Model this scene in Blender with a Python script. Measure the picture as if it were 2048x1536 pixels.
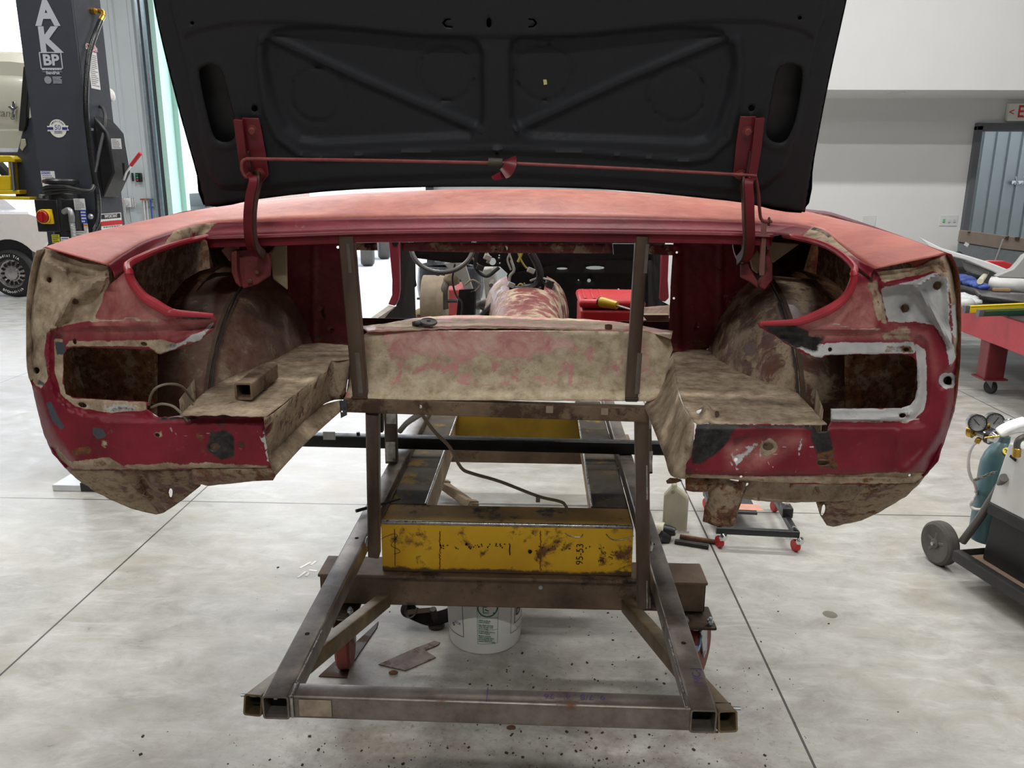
import bpy, bmesh, math, random
import numpy as np
from mathutils import Vector, Matrix
from mathutils.geometry import delaunay_2d_cdt
random.seed(7); RNG = np.random.default_rng(7)
for o in list(bpy.data.objects): bpy.data.objects.remove(o)
SC = bpy.context.scene; COL = SC.collection

# ---------------------------------------------------------------- camera
FPX = 1600.0; PITCH = math.atan(405/1600); YAW = math.atan(54/1600); HC = 1.65
cam = bpy.data.cameras.new('camera'); cam.sensor_width = 36.0; cam.sensor_fit = 'HORIZONTAL'
cam.lens = FPX*36.0/2048; cam.clip_start = .02; cam.clip_end = 300
cobj = bpy.data.objects.new('camera', cam); COL.objects.link(cobj)
cobj.location = (0, 0, HC); ROLL = .006
cobj.rotation_euler = (Matrix.Rotation(YAW, 3, 'Z') @ Matrix.Rotation(math.pi/2-PITCH, 3, 'X') @ Matrix.Rotation(ROLL, 3, 'Z')).to_euler()
SC.camera = cobj

# ---------------------------------------------------------------- sky, lamps, exposure
wd = bpy.data.worlds.new('sky'); SC.world = wd; wd.use_nodes = True
bg = wd.node_tree.nodes['Background']; bg.inputs[0].default_value = (.86, .92, 1, 1); bg.inputs[1].default_value = 8
SC.view_settings.view_transform = 'Standard'; SC.view_settings.look = 'None'
SC.view_settings.exposure = -0.75; SC.view_settings.gamma = 1
SC.view_settings.use_curve_mapping = False
def area(name, loc, rot, sx, sy, power, col=(1, .985, .955)):
    l = bpy.data.lights.new(name, 'AREA'); l.shape = 'RECTANGLE'; l.size = sx; l.size_y = sy
    l.energy = power; l.color = col
    o = bpy.data.objects.new(name, l); COL.objects.link(o); o.location = loc; o.rotation_euler = rot
    return o
for yy, pw in ((-2.6, 122), (0.3, 45), (3.1, 140), (5.7, 180)):
    for xx in (-3.6, -0.1, 3.4):
        area('ceiling_lamp', (xx, yy, 5.5), (0, 0, 0), 1.5, .22, pw*(.5 if yy < 0 and xx != -.1 else 1.9 if yy < 0 else 1))
for xx in (-7.5, -3.5): area('ceiling_lamp', (xx, 9.4, 5.5), (0, 0, 0), 1.5, .22, 150)
# daylight coming in through the two open overhead doors in the far wall (sky portals)
for x0, x1 in ((-5.86, -1.75), (-13.5, -7.75)):
    o = area('door_daylight', ((x0+x1)/2, 13.1, 2.2), (-math.pi/2, 0, 0), x1-x0, 4.3, 1); o.data.cycles.is_portal = True

# ---------------------------------------------------------------- measuring: a direction seen at a photo pixel, cut with a known plane
def ray(px, py):
    a = (px-1024)/FPX; b = (768-py)/FPX; a, b = a-ROLL*b, b+ROLL*a
    cp, sp = math.cos(PITCH), math.sin(PITCH); cy, sy = math.cos(YAW), math.sin(YAW)
    y = cp+b*sp; z = -sp+b*cp
    return (a*cy-y*sy, a*sy+y*cy, z)
def PY(px, py, Y):
    r = ray(px, py); t = Y/r[1]; return (r[0]*t, Y, HC+r[2]*t)
def PZ(px, py, z):
    r = ray(px, py); t = (z-HC)/r[2]; return (r[0]*t, r[1]*t, z)
def PX(px, py, X):
    r = ray(px, py); t = X/r[0]; return (X, r[1]*t, HC+r[2]*t)
def slope_plane(y0, z0, y1, z1):
    """plane through two (Y, z) points, level in X"""
    ny, nz = -(z1-z0), (y1-y0); d = ny*y0+nz*z0
    def f(px, py):
        r = ray(px, py); t = (d-nz*HC)/(ny*r[1]+nz*r[2]); return (r[0]*t, r[1]*t, HC+r[2]*t)
    return f
def planeY(Y): return lambda px, py: PY(px, py, Y)
def planeZ(z): return lambda px, py: PZ(px, py, z)

# ---------------------------------------------------------------- scene objects
def tag(o, label=None, cat=None, group=None, kind=None):
    if label: o['label'] = label
    if cat: o['category'] = cat
    if group: o['group'] = group
    if kind: o['kind'] = kind
    return o
def thing(name, label, cat, loc, group=None):
    o = bpy.data.objects.new(name, None); COL.objects.link(o); o.location = loc; o.empty_display_size = .1
    return tag(o, label, cat, group)
def root_loc(p):
    v = Vector((0, 0, 0))
    while p is not None: v = v+p.location; p = p.parent
    return v

class MB:
    """collects shapes given in room coordinates; build() links them as one mesh object"""
    def __init__(s): s.v = []; s.f = []; s.att = None
    def add(s, vs, fs):
        n = len(s.v); s.v += [tuple(v) for v in vs]; s.f += [tuple(i+n for i in f) for f in fs]; return s
    def box(s, c, d, rz=0, rx=0, ry=0):
        M = Matrix.Rotation(rz, 3, 'Z') @ Matrix.Rotation(ry, 3, 'Y') @ Matrix.Rotation(rx, 3, 'X')
        vs = [Vector(c)+M @ Vector((sx*d[0]/2, sy*d[1]/2, sz*d[2]/2)) for sx in (-1, 1) for sy in (-1, 1) for sz in (-1, 1)]
        return s.add(vs, [(0, 1, 3, 2), (4, 6, 7, 5), (0, 4, 5, 1), (2, 3, 7, 6), (0, 2, 6, 4), (1, 5, 7, 3)])
    def span(s, a, b):
        return s.box([(a[i]+b[i])/2 for i in range(3)], [abs(a[i]-b[i]) for i in range(3)])
    def frame(s, p0, p1, up):
        d = (Vector(p1)-Vector(p0)).normalized(); u = Vector(up); x = d.cross(u)
        if x.length < 1e-4: x = d.cross(Vector((1, 0, 0)))
        x.normalize(); z = x.cross(d).normalized(); return d, x, z
    def bar(s, p0, p1, w, h, up=(0, 0, 1), r=.006, hollow=0):
        """square tube or flat bar with rounded corners; hollow = wall thickness, open at p0"""
        d, x, z = s.frame(p0, p1, up)
        def prof(w, h, r):
            out = []
            r = min(r, w*.49, h*.49)
            for k, (cx, cz) in enumerate(((w/2-r, h/2-r), (-w/2+r, h/2-r), (-w/2+r, -h/2+r), (w/2-r, -h/2+r))):
                for j in range(4):
                    a = math.pi/2*(k+j/3); out.append((cx+r*math.cos(a), cz+r*math.sin(a)))
            return out
        po = prof(w, h, r); n = len(po)
        A = [Vector(p0)+x*a+z*b for a, b in po]; B = [Vector(p1)+x*a+z*b for a, b in po]
        fs = [(i, (i+1) % n, n+(i+1) % n, n+i) for i in range(n)]
        if hollow:
            pi_ = prof(w-2*hollow, h-2*hollow, r*.6); dep = min((Vector(p1)-Vector(p0)).length*.9, .25)
            C = [Vector(p0)+x*a+z*b for a, b in pi_]; D = [Vector(p0)+d*dep+x*a+z*b for a, b in pi_]
            vs = A+B+C+D
            fs += [(i, 2*n+i, 2*n+(i+1) % n, (i+1) % n) for i in range(n)]
            fs += [(2*n+i, 3*n+i, 3*n+(i+1) % n, 2*n+(i+1) % n) for i in range(n)]
            fs += [tuple(range(3*n, 4*n)), tuple(range(2*n-1, n-1, -1))]
            return s.add(vs, fs)
        return s.add(A+B, fs+[tuple(range(n-1, -1, -1)), tuple(range(n, 2*n))])
    def tube(s, pts, r, n=10, closed=False, cap=True, smooth=0):
        pts = [Vector(p) for p in pts]
        if smooth: pts = [Vector(p) for p in spline(pts, smooth, closed)]
        m = len(pts); rr = r if isinstance(r, (list, tuple)) else [r]*m
        if len(rr) != m: rr = list(np.interp(np.linspace(0, 1, m), np.linspace(0, 1, len(rr)), rr))
        vs = []; up = None
        for i, p in enumerate(pts):
            a = pts[(i-1) % m] if (i or closed) else pts[0]; b = pts[(i+1) % m] if (i < m-1 or closed) else pts[-1]
            d = (b-a).normalized()
            if up is None:
                up = Vector((0, 0, 1)) if abs(d.z) < .9 else Vector((1, 0, 0))
            x = d.cross(up).normalized(); up = x.cross(d).normalized()
            vs += [p+(x*math.cos(2*math.pi*k/n)+up*math.sin(2*math.pi*k/n))*rr[i] for k in range(n)]
        fs = []
        for i in range(m if closed else m-1):
            j = (i+1) % m
            fs += [(i*n+k, i*n+(k+1) % n, j*n+(k+1) % n, j*n+k) for k in range(n)]
        if cap and not closed: fs += [tuple(range(n-1, -1, -1)), tuple(range((m-1)*n, m*n))]
        return s.add(vs, fs)
    def ribbon(s, pts, w, t, side, smooth=6):
        """flat steel strip along pts, w wide along side, t thick"""
        P = [Vector(p) for p in spline(pts, smooth)] if smooth else [Vector(p) for p in pts]
        sd = Vector(side).normalized(); vs = []; m = len(P)
        for i, p in enumerate(P):
            d = (P[min(i+1, m-1)]-P[max(i-1, 0)]).normalized(); nn = d.cross(sd).normalized(); q = nn.cross(d).normalized()
            vs += [p-q*w/2-nn*t/2, p+q*w/2-nn*t/2, p+q*w/2+nn*t/2, p-q*w/2+nn*t/2]
        fs = []
        for i in range(m-1):
            fs += [(i*4+k, i*4+(k+1) % 4, i*4+4+(k+1) % 4, i*4+4+k) for k in range(4)]
        return s.add(vs, fs+[(3, 2, 1, 0), tuple(range(4*m-4, 4*m))])
    def lathe(s, prof, c, axis=(0, 0, 1), n=32, cap=True):
        """prof: (radius, distance along axis)"""
        ax = Vector(axis).normalized(); x = ax.orthogonal().normalized(); y = ax.cross(x); c = Vector(c)
        vs = []; fs = []
        for r, h in prof: vs += [c+ax*h+(x*math.cos(2*math.pi*k/n)+y*math.sin(2*math.pi*k/n))*r for k in range(n)]
        for i in range(len(prof)-1):
            fs += [(i*n+k, i*n+(k+1) % n, i*n+n+(k+1) % n, i*n+n+k) for k in range(n)]
        if cap: fs += [tuple(range(n-1, -1, -1)), tuple(range((len(prof)-1)*n, len(prof)*n))]
        return s.add(vs, fs)
    def cyl(s, p0, p1, r, n=20, r1=None):
        L = (Vector(p1)-Vector(p0)).length
        return s.lathe([(r, 0), (r if r1 is None else r1, L)], p0, Vector(p1)-Vector(p0), n)
    def prism(s, poly, nrm, t):
        """closed outline of 3-D points pushed t along nrm"""
        n = len(poly); N = Vector(nrm).normalized()*t
        return s.add([Vector(p) for p in poly]+[Vector(p)+N for p in poly],
                     [tuple(range(n-1, -1, -1)), tuple(range(n, 2*n))]+[(i, (i+1) % n, n+(i+1) % n, n+i) for i in range(n)])
    def loft(s, rows, closed=False):
        m = len(rows[0]); vs = [p for r in rows for p in r]; fs = []
        for i in range(len(rows)-1):
            for k in range(m if closed else m-1):
                j = (k+1) % m; fs.append((i*m+k, i*m+j, i*m+m+j, i*m+m+k))
        return s.add(vs, fs)
    def blob(s, c, r, n=10, jit=.25, seed=0):
        g = np.random.default_rng(seed); bm = bmesh.new(); bmesh.ops.create_icosphere(bm, subdivisions=2, radius=1)
        vs = [Vector(c)+Vector((v.co.x*r[0], v.co.y*r[1], v.co.z*r[2]))*(1+jit*(g.random()-.5)) for v in bm.verts]
        fs = [tuple(v.index for v in f.verts) for f in bm.faces]; bm.free(); return s.add(vs, fs)
    def build(s, name, m, parent=None, bevel=0, smooth=True, angle=35, thick=0, off=0, sub=0):
        L = root_loc(parent)
        me = bpy.data.meshes.new(name); me.from_pydata([(v[0]-L.x, v[1]-L.y, v[2]-L.z) for v in s.v], [], s.f)
        bm = bmesh.new(); bm.from_mesh(me); bmesh.ops.recalc_face_normals(bm, faces=bm.faces); bm.to_mesh(me); bm.free()
        me.update()
        if s.att is not None:
            for nm, arr in s.att.items():
                a = me.color_attributes.new(nm, 'FLOAT_COLOR', 'POINT'); a.data.foreach_set('color', np.asarray(arr, dtype=np.float32).ravel())
        me.materials.append(m)
        if smooth:
            me.polygons.foreach_set('use_smooth', [True]*len(me.polygons)); me.set_sharp_from_angle(angle=math.radians(angle))
        o = bpy.data.objects.new(name, me); COL.objects.link(o)
        if parent is not None: o.parent = parent
        if sub: q = o.modifiers.new('sub', 'SUBSURF'); q.levels = q.render_levels = sub
        if thick: q = o.modifiers.new('sol', 'SOLIDIFY'); q.thickness = thick; q.offset = off
        if bevel:
            q = o.modifiers.new('bev', 'BEVEL'); q.width = bevel; q.segments = 2; q.limit_method = 'ANGLE'; q.angle_limit = math.radians(40)
        return o

def spline(P, n=6, closed=False):
    P = [Vector(p) for p in P]; m = len(P); out = []
    g = lambda i: P[i % m] if closed else P[max(0, min(m-1, i))]
    for i in range(m if closed else m-1):
        a, b, c, d = g(i-1), g(i), g(i+1), g(i+2)
        for k in range(n):
            t = k/n; out.append(tuple(.5*((2*b)+(c-a)*t+(2*a-5*b+4*c-d)*t*t+(3*b-a-3*c+d)*t**3)))
    if not closed: out.append(tuple(P[-1]))
    return out
def spline2(P, n=6, closed=False): return [(q[0], q[1]) for q in spline([(p[0], p[1], 0) for p in P], n, closed)]
def resample(P, n):
    P = np.array(P, float); d = np.r_[0, np.cumsum(np.linalg.norm(np.diff(P, axis=0), axis=1))]
    t = np.linspace(0, d[-1], n); return [tuple(np.interp(x, d, P[:, k]) for k in range(P.shape[1])) for x in t]

# ---------------------------------------------------------------- outlines
def inside(pts, poly):
    x, y = pts[:, 0], pts[:, 1]; r = np.zeros(len(pts), bool); n = len(poly)
    for i in range(n):
        x0, y0 = poly[i]; x1, y1 = poly[(i+1) % n]
        if y0 == y1: continue
        c = ((y0 > y) != (y1 > y)) & (x < (x1-x0)*(y-y0)/(y1-y0)+x0); r ^= c
    return r
def pdist(pts, poly, closed=True):
    best = np.full(len(pts), 1e9); n = len(poly)
    for i in range(n if closed else n-1):
        a = np.array(poly[i], float); b = np.array(poly[(i+1) % n], float); ab = b-a; L = ab@ab+1e-9
        t = np.clip(((pts-a)@ab)/L, 0, 1); best = np.minimum(best, np.linalg.norm(pts-a-t[:, None]*ab, axis=1))
    return best
def sdf(pts, poly):
    """signed distance to a closed outline, positive inside"""
    d = pdist(pts, poly); return np.where(inside(pts, poly), d, -d)
def sst(x, a, b):
    t = np.clip((x-a)/(b-a), 0, 1); return t*t*(3-2*t)
def ell(cx, cy, rx, ry, n=14, rot=0):
    return [(cx+rx*math.cos(a)*math.cos(rot)-ry*math.sin(a)*math.sin(rot), cy+rx*math.cos(a)*math.sin(rot)+ry*math.sin(a)*math.cos(rot)) for a in [2*math.pi*k/n for k in range(n)]]
def jag(P, amp, step=4, seed=0):
    """torn / cut edge: breaks a polyline into short uneven bites"""
    g = np.random.default_rng(seed); P = [np.array(p, float) for p in P]; out = []
    for a, b in zip(P[:-1], P[1:]):
        L = np.linalg.norm(b-a); k = max(1, int(L/step)); nn = np.array([-(b-a)[1], (b-a)[0]])/(L+1e-9)
        for i in range(k): out.append(tuple(a+(b-a)*i/k+nn*(g.random()-.5)*2*amp*(0 if i == 0 else 1)))
    out.append(tuple(P[-1])); return out

def sheet(name, outline, surf, mat, parent, holes=(), step=8, relief=None, masks=(), thick=.0014, push=(0, 1, 0), rough=0.0, seed=1, smooth_angle=50, base=None):
    """pressed sheet metal: an outline with holes, laid on a surface, with relief pressed along `push` and wear masks"""
    outline = [tuple(p) for p in outline]
    xs = [p[0] for p in outline]; ys = [p[1] for p in outline]
    g = np.random.default_rng(seed)
    gx, gy = np.meshgrid(np.arange(min(xs)+step/2, max(xs), step), np.arange(min(ys)+step/2, max(ys), step))
    gx = gx+(np.arange(gx.shape[0]) % 2)[:, None]*step/2
    P = np.c_[gx.ravel(), gy.ravel()]
    ok = (sdf(P, outline) > step*.45)
    for h in holes: ok &= (sdf(P, h) < -step*.4)
    P = P[ok]
    V = []; E = []
    for loop in [outline]+list(holes):
        n0 = len(V)
        m = len(loop); L = []
        for i in range(m):
            a = np.array(loop[i]); b = np.array(loop[(i+1) % m]); k = max(1, int(np.linalg.norm(b-a)/step))
            L += [tuple(a+(b-a)*j/k) for j in range(k)]
        V += L; E += [(n0+i, n0+(i+1) % len(L)) for i in range(len(L))]
    V += [tuple(p) for p in P]
    r = delaunay_2d_cdt([Vector(v) for v in V], E, [], 0, 1e-5)
    W = np.array([tuple(v) for v in r[0]]); F = [tuple(f) for f in r[2]]
    C = np.array([W[list(f)].mean(axis=0) for f in F]); keep = inside(C, outline)
    for h in holes: keep &= ~inside(C, h)
    F = [f for f, k in zip(F, keep) if k]
    used = sorted({i for f in F for i in f}); ix = {a: b for b, a in enumerate(used)}
    W = W[used]; F = [tuple(ix[i] for i in f) for f in F]
    X = np.array([surf(px, py) for px, py in W])
    if relief is not None:
        R_ = relief(W)
        X = np.array([PY(w[0], w[1], x[1]+r) for w, x, r in zip(W, X, R_)]) if push == 'depth' else X+R_[:, None]*np.array(push)[None, :]
    if push == 'depth': push = (0, 1, 0)
    if rough:
        X = X+(lump(W, 23, seed)*rough+lump(W, 9, seed+5)*rough*.4)[:, None]*np.array(push)[None, :]
    m = MB(); m.v = [tuple(p) for p in X]; m.f = F; m.att = wear(W, masks, base)
    return m.build(name, mat, parent, thick=thick, angle=smooth_angle)
def lump(W, wl, seed):
    g = np.random.default_rng(seed); s = np.zeros(len(W))
    for k in range(7):
        a = g.random()*6.28; w = 6.28/(wl*(.6+.8*g.random())); s += np.sin((W[:, 0]*math.cos(a)+W[:, 1]*math.sin(a))*w+g.random()*6.28)
    return s/5
# wear channels: dirt, bare, burn in 'wear'; rust, fade, dark in 'stain'; rust and burn also paint the pocket shade
CH = {'dirt': (0, 0), 'bare': (0, 1), 'burn': (0, 2), 'rust': (1, 0), 'fade': (1, 1), 'grey': (1, 2)}
def wear(W, masks, base=None):
    A = [np.zeros((len(W), 4)), np.zeros((len(W), 4))]; A[0][:, 3] = 1; A[1][:, 3] = 1
    for k, v in (base or {}).items(): i, c = CH[k]; A[i][:, c] = v
    for ch, val, poly, soft in masks:
        i, c = CH[ch]; soft = soft*2.2 if soft > 0 else soft*1.1
        if soft < 0: w = 1-sst(pdist(W, poly, False), -soft*.4, -soft)
        else: w = sst(sdf(W, poly), -soft, soft)
        A[i][:, c] = A[i][:, c]*(1-w)+val*w if val < 0.01 else np.maximum(A[i][:, c], val*w)
    return {'wear': A[0], 'stain': A[1]}
# ---------------------------------------------------------------- materials
def lin(c): return tuple((x/255/12.92 if x/255 <= .04045 else ((x/255+.055)/1.055)**2.4) for x in c)
def nodes(name):
    m = bpy.data.materials.new(name); m.use_nodes = True; nt = m.node_tree; b = nt.nodes['Principled BSDF']
    return m, nt, b
def N(nt, t, **k):
    n = nt.nodes.new(t)
    for a, v in k.items():
        if a == 'op': n.operation = v
        else: setattr(n, a, v)
    return n
def noise(nt, vec, scale, detail=6, rough=.6, dist=0):
    n = N(nt, 'ShaderNodeTexNoise'); n.inputs['Scale'].default_value = scale; n.inputs['Detail'].default_value = detail
    n.inputs['Roughness'].default_value = rough; n.inputs['Distortion'].default_value = dist
    if vec is not None: nt.links.new(vec, n.inputs['Vector'])
    return n.outputs['Fac']
def ramp(nt, f, stops):
    r = N(nt, 'ShaderNodeValToRGB'); e = r.color_ramp.elements
    while len(e) < len(stops): e.new(.5)
    for i, (p, c) in enumerate(stops): e[i].position = p; e[i].color = (*c, 1)
    nt.links.new(f, r.inputs[0]); return r.outputs[0]
def rng(nt, f, a, b, c=0, d=1):
    r = N(nt, 'ShaderNodeMapRange'); r.inputs[1].default_value = a; r.inputs[2].default_value = b; r.inputs[3].default_value = c; r.inputs[4].default_value = d
    nt.links.new(f, r.inputs[0]); return r.outputs[0]
def mix(nt, f, a, b):
    n = N(nt, 'ShaderNodeMix'); n.data_type = 'RGBA'
    for s, v in ((0, f), (6, a), (7, b)):
        if hasattr(v, 'node'): nt.links.new(v, n.inputs[s])
        elif s == 0: n.inputs[0].default_value = v
        else: n.inputs[s].default_value = (*v, 1)
    return n.outputs[2]
def math_(nt, op, a, b=None):
    n = N(nt, 'ShaderNodeMath'); n.operation = op
    for i, v in enumerate((a, b)):
        if v is None: continue
        if hasattr(v, 'node'): nt.links.new(v, n.inputs[i])
        else: n.inputs[i].default_value = v
    return n.outputs[0]
def pos(nt): return N(nt, 'ShaderNodeNewGeometry').outputs['Position']
def bump(nt, b, h, s=.3, d=.002):
    n = N(nt, 'ShaderNodeBump'); n.inputs['Strength'].default_value = s; n.inputs['Distance'].default_value = d
    nt.links.new(h, n.inputs['Height']); nt.links.new(n.outputs[0], b.inputs['Normal'])
_mc = {}
def flat(name, rgb, rough=.5, metal=0, var=.12, scale=20, bmp=0, spec=.5, emit=0, coat=0):
    """plain procedural surface with a little mottling; rgb as seen in sRGB"""
    if name in _mc: return _mc[name]
    m, nt, b = nodes(name); c = lin(rgb); P = pos(nt); f = noise(nt, P, scale, 5)
    nt.links.new(ramp(nt, f, [(.3, tuple(x*(1-var) for x in c)), (.7, tuple(min(1, x*(1+var)) for x in c))]), b.inputs['Base Color'])
    b.inputs['Metallic'].default_value = metal; b.inputs['Specular IOR Level'].default_value = spec
    nt.links.new(rng(nt, noise(nt, P, scale*2.3), .3, .7, max(0, rough-.07), min(1, rough+.07)), b.inputs['Roughness'])
    if coat: b.inputs['Coat Weight'].default_value = coat
    if emit: b.inputs['Emission Color'].default_value = (*c, 1); b.inputs['Emission Strength'].default_value = emit
    if bmp: bump(nt, b, noise(nt, P, scale*4, 4), bmp, .002)
    _mc[name] = m; return m
def steel(name, lo, hi, spot=None, rough=.42, metal=.75, scale=9, stretch=(1, 1, 1), amt=.5):
    """mill-scale steel: two tones streaked along the bar, with optional rust / paint blotches"""
    m, nt, b = nodes(name); P = pos(nt)
    mp = N(nt, 'ShaderNodeMapping'); mp.inputs['Scale'].default_value = stretch; nt.links.new(P, mp.inputs[0]); V = mp.outputs[0]
    c = ramp(nt, noise(nt, V, scale, 8, .65), [(.32, lin(lo)), (.68, lin(hi))])
    if spot:
        k = rng(nt, noise(nt, P, scale*.9, 9, .7), amt, amt+.08); c = mix(nt, k, c, lin(spot))
        nt.links.new(rng(nt, k, 0, 1, metal, .1), b.inputs['Metallic']); nt.links.new(rng(nt, k, 0, 1, rough, .85), b.inputs['Roughness'])
    else:
        b.inputs['Metallic'].default_value = metal; nt.links.new(rng(nt, noise(nt, V, scale*3), .3, .7, rough-.1, rough+.12), b.inputs['Roughness'])
    nt.links.new(c, b.inputs['Base Color']); bump(nt, b, noise(nt, P, 120, 3), .12, .001); return m

def car_material(name='weathered_red_sheet_metal', red1=(98, 14, 30), red2=(130, 30, 46), fade=(190, 132, 124), dust=((104, 86, 69), (158, 139, 117), (190, 174, 150))):
    m, nt, b = nodes(name); P = pos(nt)
    A = N(nt, 'ShaderNodeVertexColor', layer_name='wear'); B = N(nt, 'ShaderNodeVertexColor', layer_name='stain')
    sa = N(nt, 'ShaderNodeSeparateColor'); sb = N(nt, 'ShaderNodeSeparateColor'); nt.links.new(A.outputs[0], sa.inputs[0]); nt.links.new(B.outputs[0], sb.inputs[0])
    n1 = noise(nt, P, 16, 10, .68, .4); n2 = noise(nt, P, 27, 9, .7); n3 = noise(nt, P, 60, 8, .7); n4 = noise(nt, P, 7, 6, .6)
    def cut(att, nz, lo=.46, hi=.54):
        """noise-broken edge of a wear mask"""
        return rng(nt, math_(nt, 'ADD', att, math_(nt, 'MULTIPLY', math_(nt, 'SUBTRACT', nz, .5), 1.25)), lo, hi)
    c = ramp(nt, n4, [(.35, lin(red1)), (.65, lin(red2))])
    c = mix(nt, math_(nt, 'MULTIPLY', rng(nt, n3, .62, .72), .35), c, lin((160, 110, 100)))
    c = mix(nt, math_(nt, 'MULTIPLY', sb.outputs[1], rng(nt, n1, .38, .66, .25, 1)), c, lin(fade))
    dirt = ramp(nt, n2, [(.3, lin(dust[0])), (.5, lin(dust[1])), (.7, lin(dust[2]))])
    dk = cut(sa.outputs[0], n1); c = mix(nt, dk, c, dirt)
    bare = ramp(nt, n4, [(.35, lin((150, 150, 150))), (.65, lin((205, 205, 204)))])
    bk = cut(sa.outputs[1], n2); c = mix(nt, bk, c, bare)
    rk = cut(sb.outputs[0], n2, .45, .6); c = mix(nt, rk, c, ramp(nt, n3, [(.35, lin((58, 34, 22))), (.65, lin((122, 82, 48)))]))
    gk = cut(sb.outputs[2], n1); c = mix(nt, gk, c, lin((66, 70, 76)))
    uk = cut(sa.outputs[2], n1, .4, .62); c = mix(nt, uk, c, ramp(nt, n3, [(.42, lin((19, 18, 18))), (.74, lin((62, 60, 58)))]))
    nt.links.new(c, b.inputs['Base Color'])
    nt.links.new(rng(nt, dk, 0, 1, .42, .9), b.inputs['Roughness'])
    b.inputs['Specular IOR Level'].default_value = .35
    h = math_(nt, 'ADD', math_(nt, 'MULTIPLY', dk, .8), math_(nt, 'ADD', math_(nt, 'MULTIPLY', n2, .7), math_(nt, 'MULTIPLY', n3, .5)))
    bump(nt, b, h, .45, .003); return m
CAR = car_material()
CARI = car_material('dark_red_sheet_metal', (74, 14, 20), (106, 28, 32))  # darker red version of the car sheet metal
WHM = car_material('dusty_wheelhouse_metal', (66, 28, 28), (94, 46, 42), (132, 112, 96))
KICK = car_material('chalky_pink_sheet_metal', (176, 88, 92), (206, 136, 130), (228, 196, 182), ((150, 132, 108), (196, 179, 150), (224, 210, 184)))

# concrete with saw-cut joints
def concrete():
    m, nt, b = nodes('polished_concrete'); P = pos(nt)
    mp = N(nt, 'ShaderNodeMapping'); mp.inputs['Scale'].default_value = (1, 1.25, 1); nt.links.new(P, mp.inputs[0]); V = mp.outputs[0]
    a = noise(nt, V, 1.6, 9, .66, .5); d = noise(nt, V, 5.5, 10, .72, .5); e = noise(nt, V, 26, 6, .6)
    c = ramp(nt, d, [(.30, lin((152, 149, 142))), (.48, lin((172, 170, 164))), (.70, lin((190, 189, 185)))])
    c = mix(nt, math_(nt, 'MULTIPLY', rng(nt, a, .5, .68), .55), c, lin((166, 154, 134)))
    c = mix(nt, math_(nt, 'MULTIPLY', rng(nt, e, .60, .72), .22), c, lin((120, 112, 100)))
    mq = N(nt, 'ShaderNodeMapping'); mq.inputs['Rotation'].default_value = (0, 0, .6); mq.inputs['Scale'].default_value = (2.2, 7, 1); nt.links.new(P, mq.inputs[0])
    s1 = noise(nt, mq.outputs[0], 1.6, 9, .7, .8); c = mix(nt, math_(nt, 'MULTIPLY', rng(nt, s1, .52, .64), .36), c, lin((210, 209, 206)))
    c = mix(nt, math_(nt, 'MULTIPLY', rng(nt, s1, .46, .36), .22), c, lin((140, 133, 120)))
    # rusty grime under and in front of the rolling frame
    sp = N(nt, 'ShaderNodeSeparateXYZ'); nt.links.new(P, sp.inputs[0]); x, y = sp.outputs[0], sp.outputs[1]
    g = noise(nt, P, 5.5, 9, .72); near = math_(nt, 'MULTIPLY', rng(nt, y, 3.0, 2.2), rng(nt, math_(nt, 'ABSOLUTE', math_(nt, 'ADD', x, .05)), 1.25, .5))
    c = mix(nt, math_(nt, 'MULTIPLY', math_(nt, 'MULTIPLY', near, rng(nt, g, .44, .62)), .6), c, lin((112, 96, 82)))
    g2 = noise(nt, P, 38, 6, .75); c = mix(nt, math_(nt, 'MULTIPLY', math_(nt, 'MULTIPLY', near, rng(nt, g2, .56, .66)), .6), c, lin((92, 74, 60)))
    def joint(v, o):
        return math_(nt, 'LESS_THAN', math_(nt, 'ABSOLUTE', math_(nt, 'SUBTRACT', math_(nt, 'FLOORED_MODULO', math_(nt, 'SUBTRACT', v, o-1.325), 2.65), 1.325)), .0042)
    j = math_(nt, 'MAXIMUM', joint(x, .822), joint(y, 3.889)); c = mix(nt, math_(nt, 'MULTIPLY', j, .95), c, lin((54, 46, 42)))
    nt.links.new(c, b.inputs['Base Color'])
    nt.links.new(rng(nt, d, .3, .7, .26, .48), b.inputs['Roughness']); b.inputs['Specular IOR Level'].default_value = .5
    bump(nt, b, math_(nt, 'ADD', math_(nt, 'MULTIPLY', e, .4), d), .12, .004); return m
CONC = concrete()
STEEL = steel('mill_scale_steel', (84, 74, 68), (146, 136, 128), (104, 72, 52), .36, .55, 8, (1, 1, 1), .6)
DSTEEL = steel('dark_oily_steel', (34, 29, 26), (72, 62, 54), (70, 50, 34), .42, .6, 9)
UPST = steel('brown_tube_steel', (74, 60, 52), (112, 96, 84), None, .42, .6, 10, (1, 1, .3))
BSTEEL = steel('rusty_channel_steel', (74, 58, 45), (132, 110, 90), (40, 28, 22), .6, .25, 4, amt=.56)
WELD = steel('ground_bright_steel', (120, 116, 112), (190, 186, 182), None, .3, .9, 30)
BLKTUBE = steel('black_tube_steel', (20, 20, 22), (38, 38, 40), None, .42, .5, 10)
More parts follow.
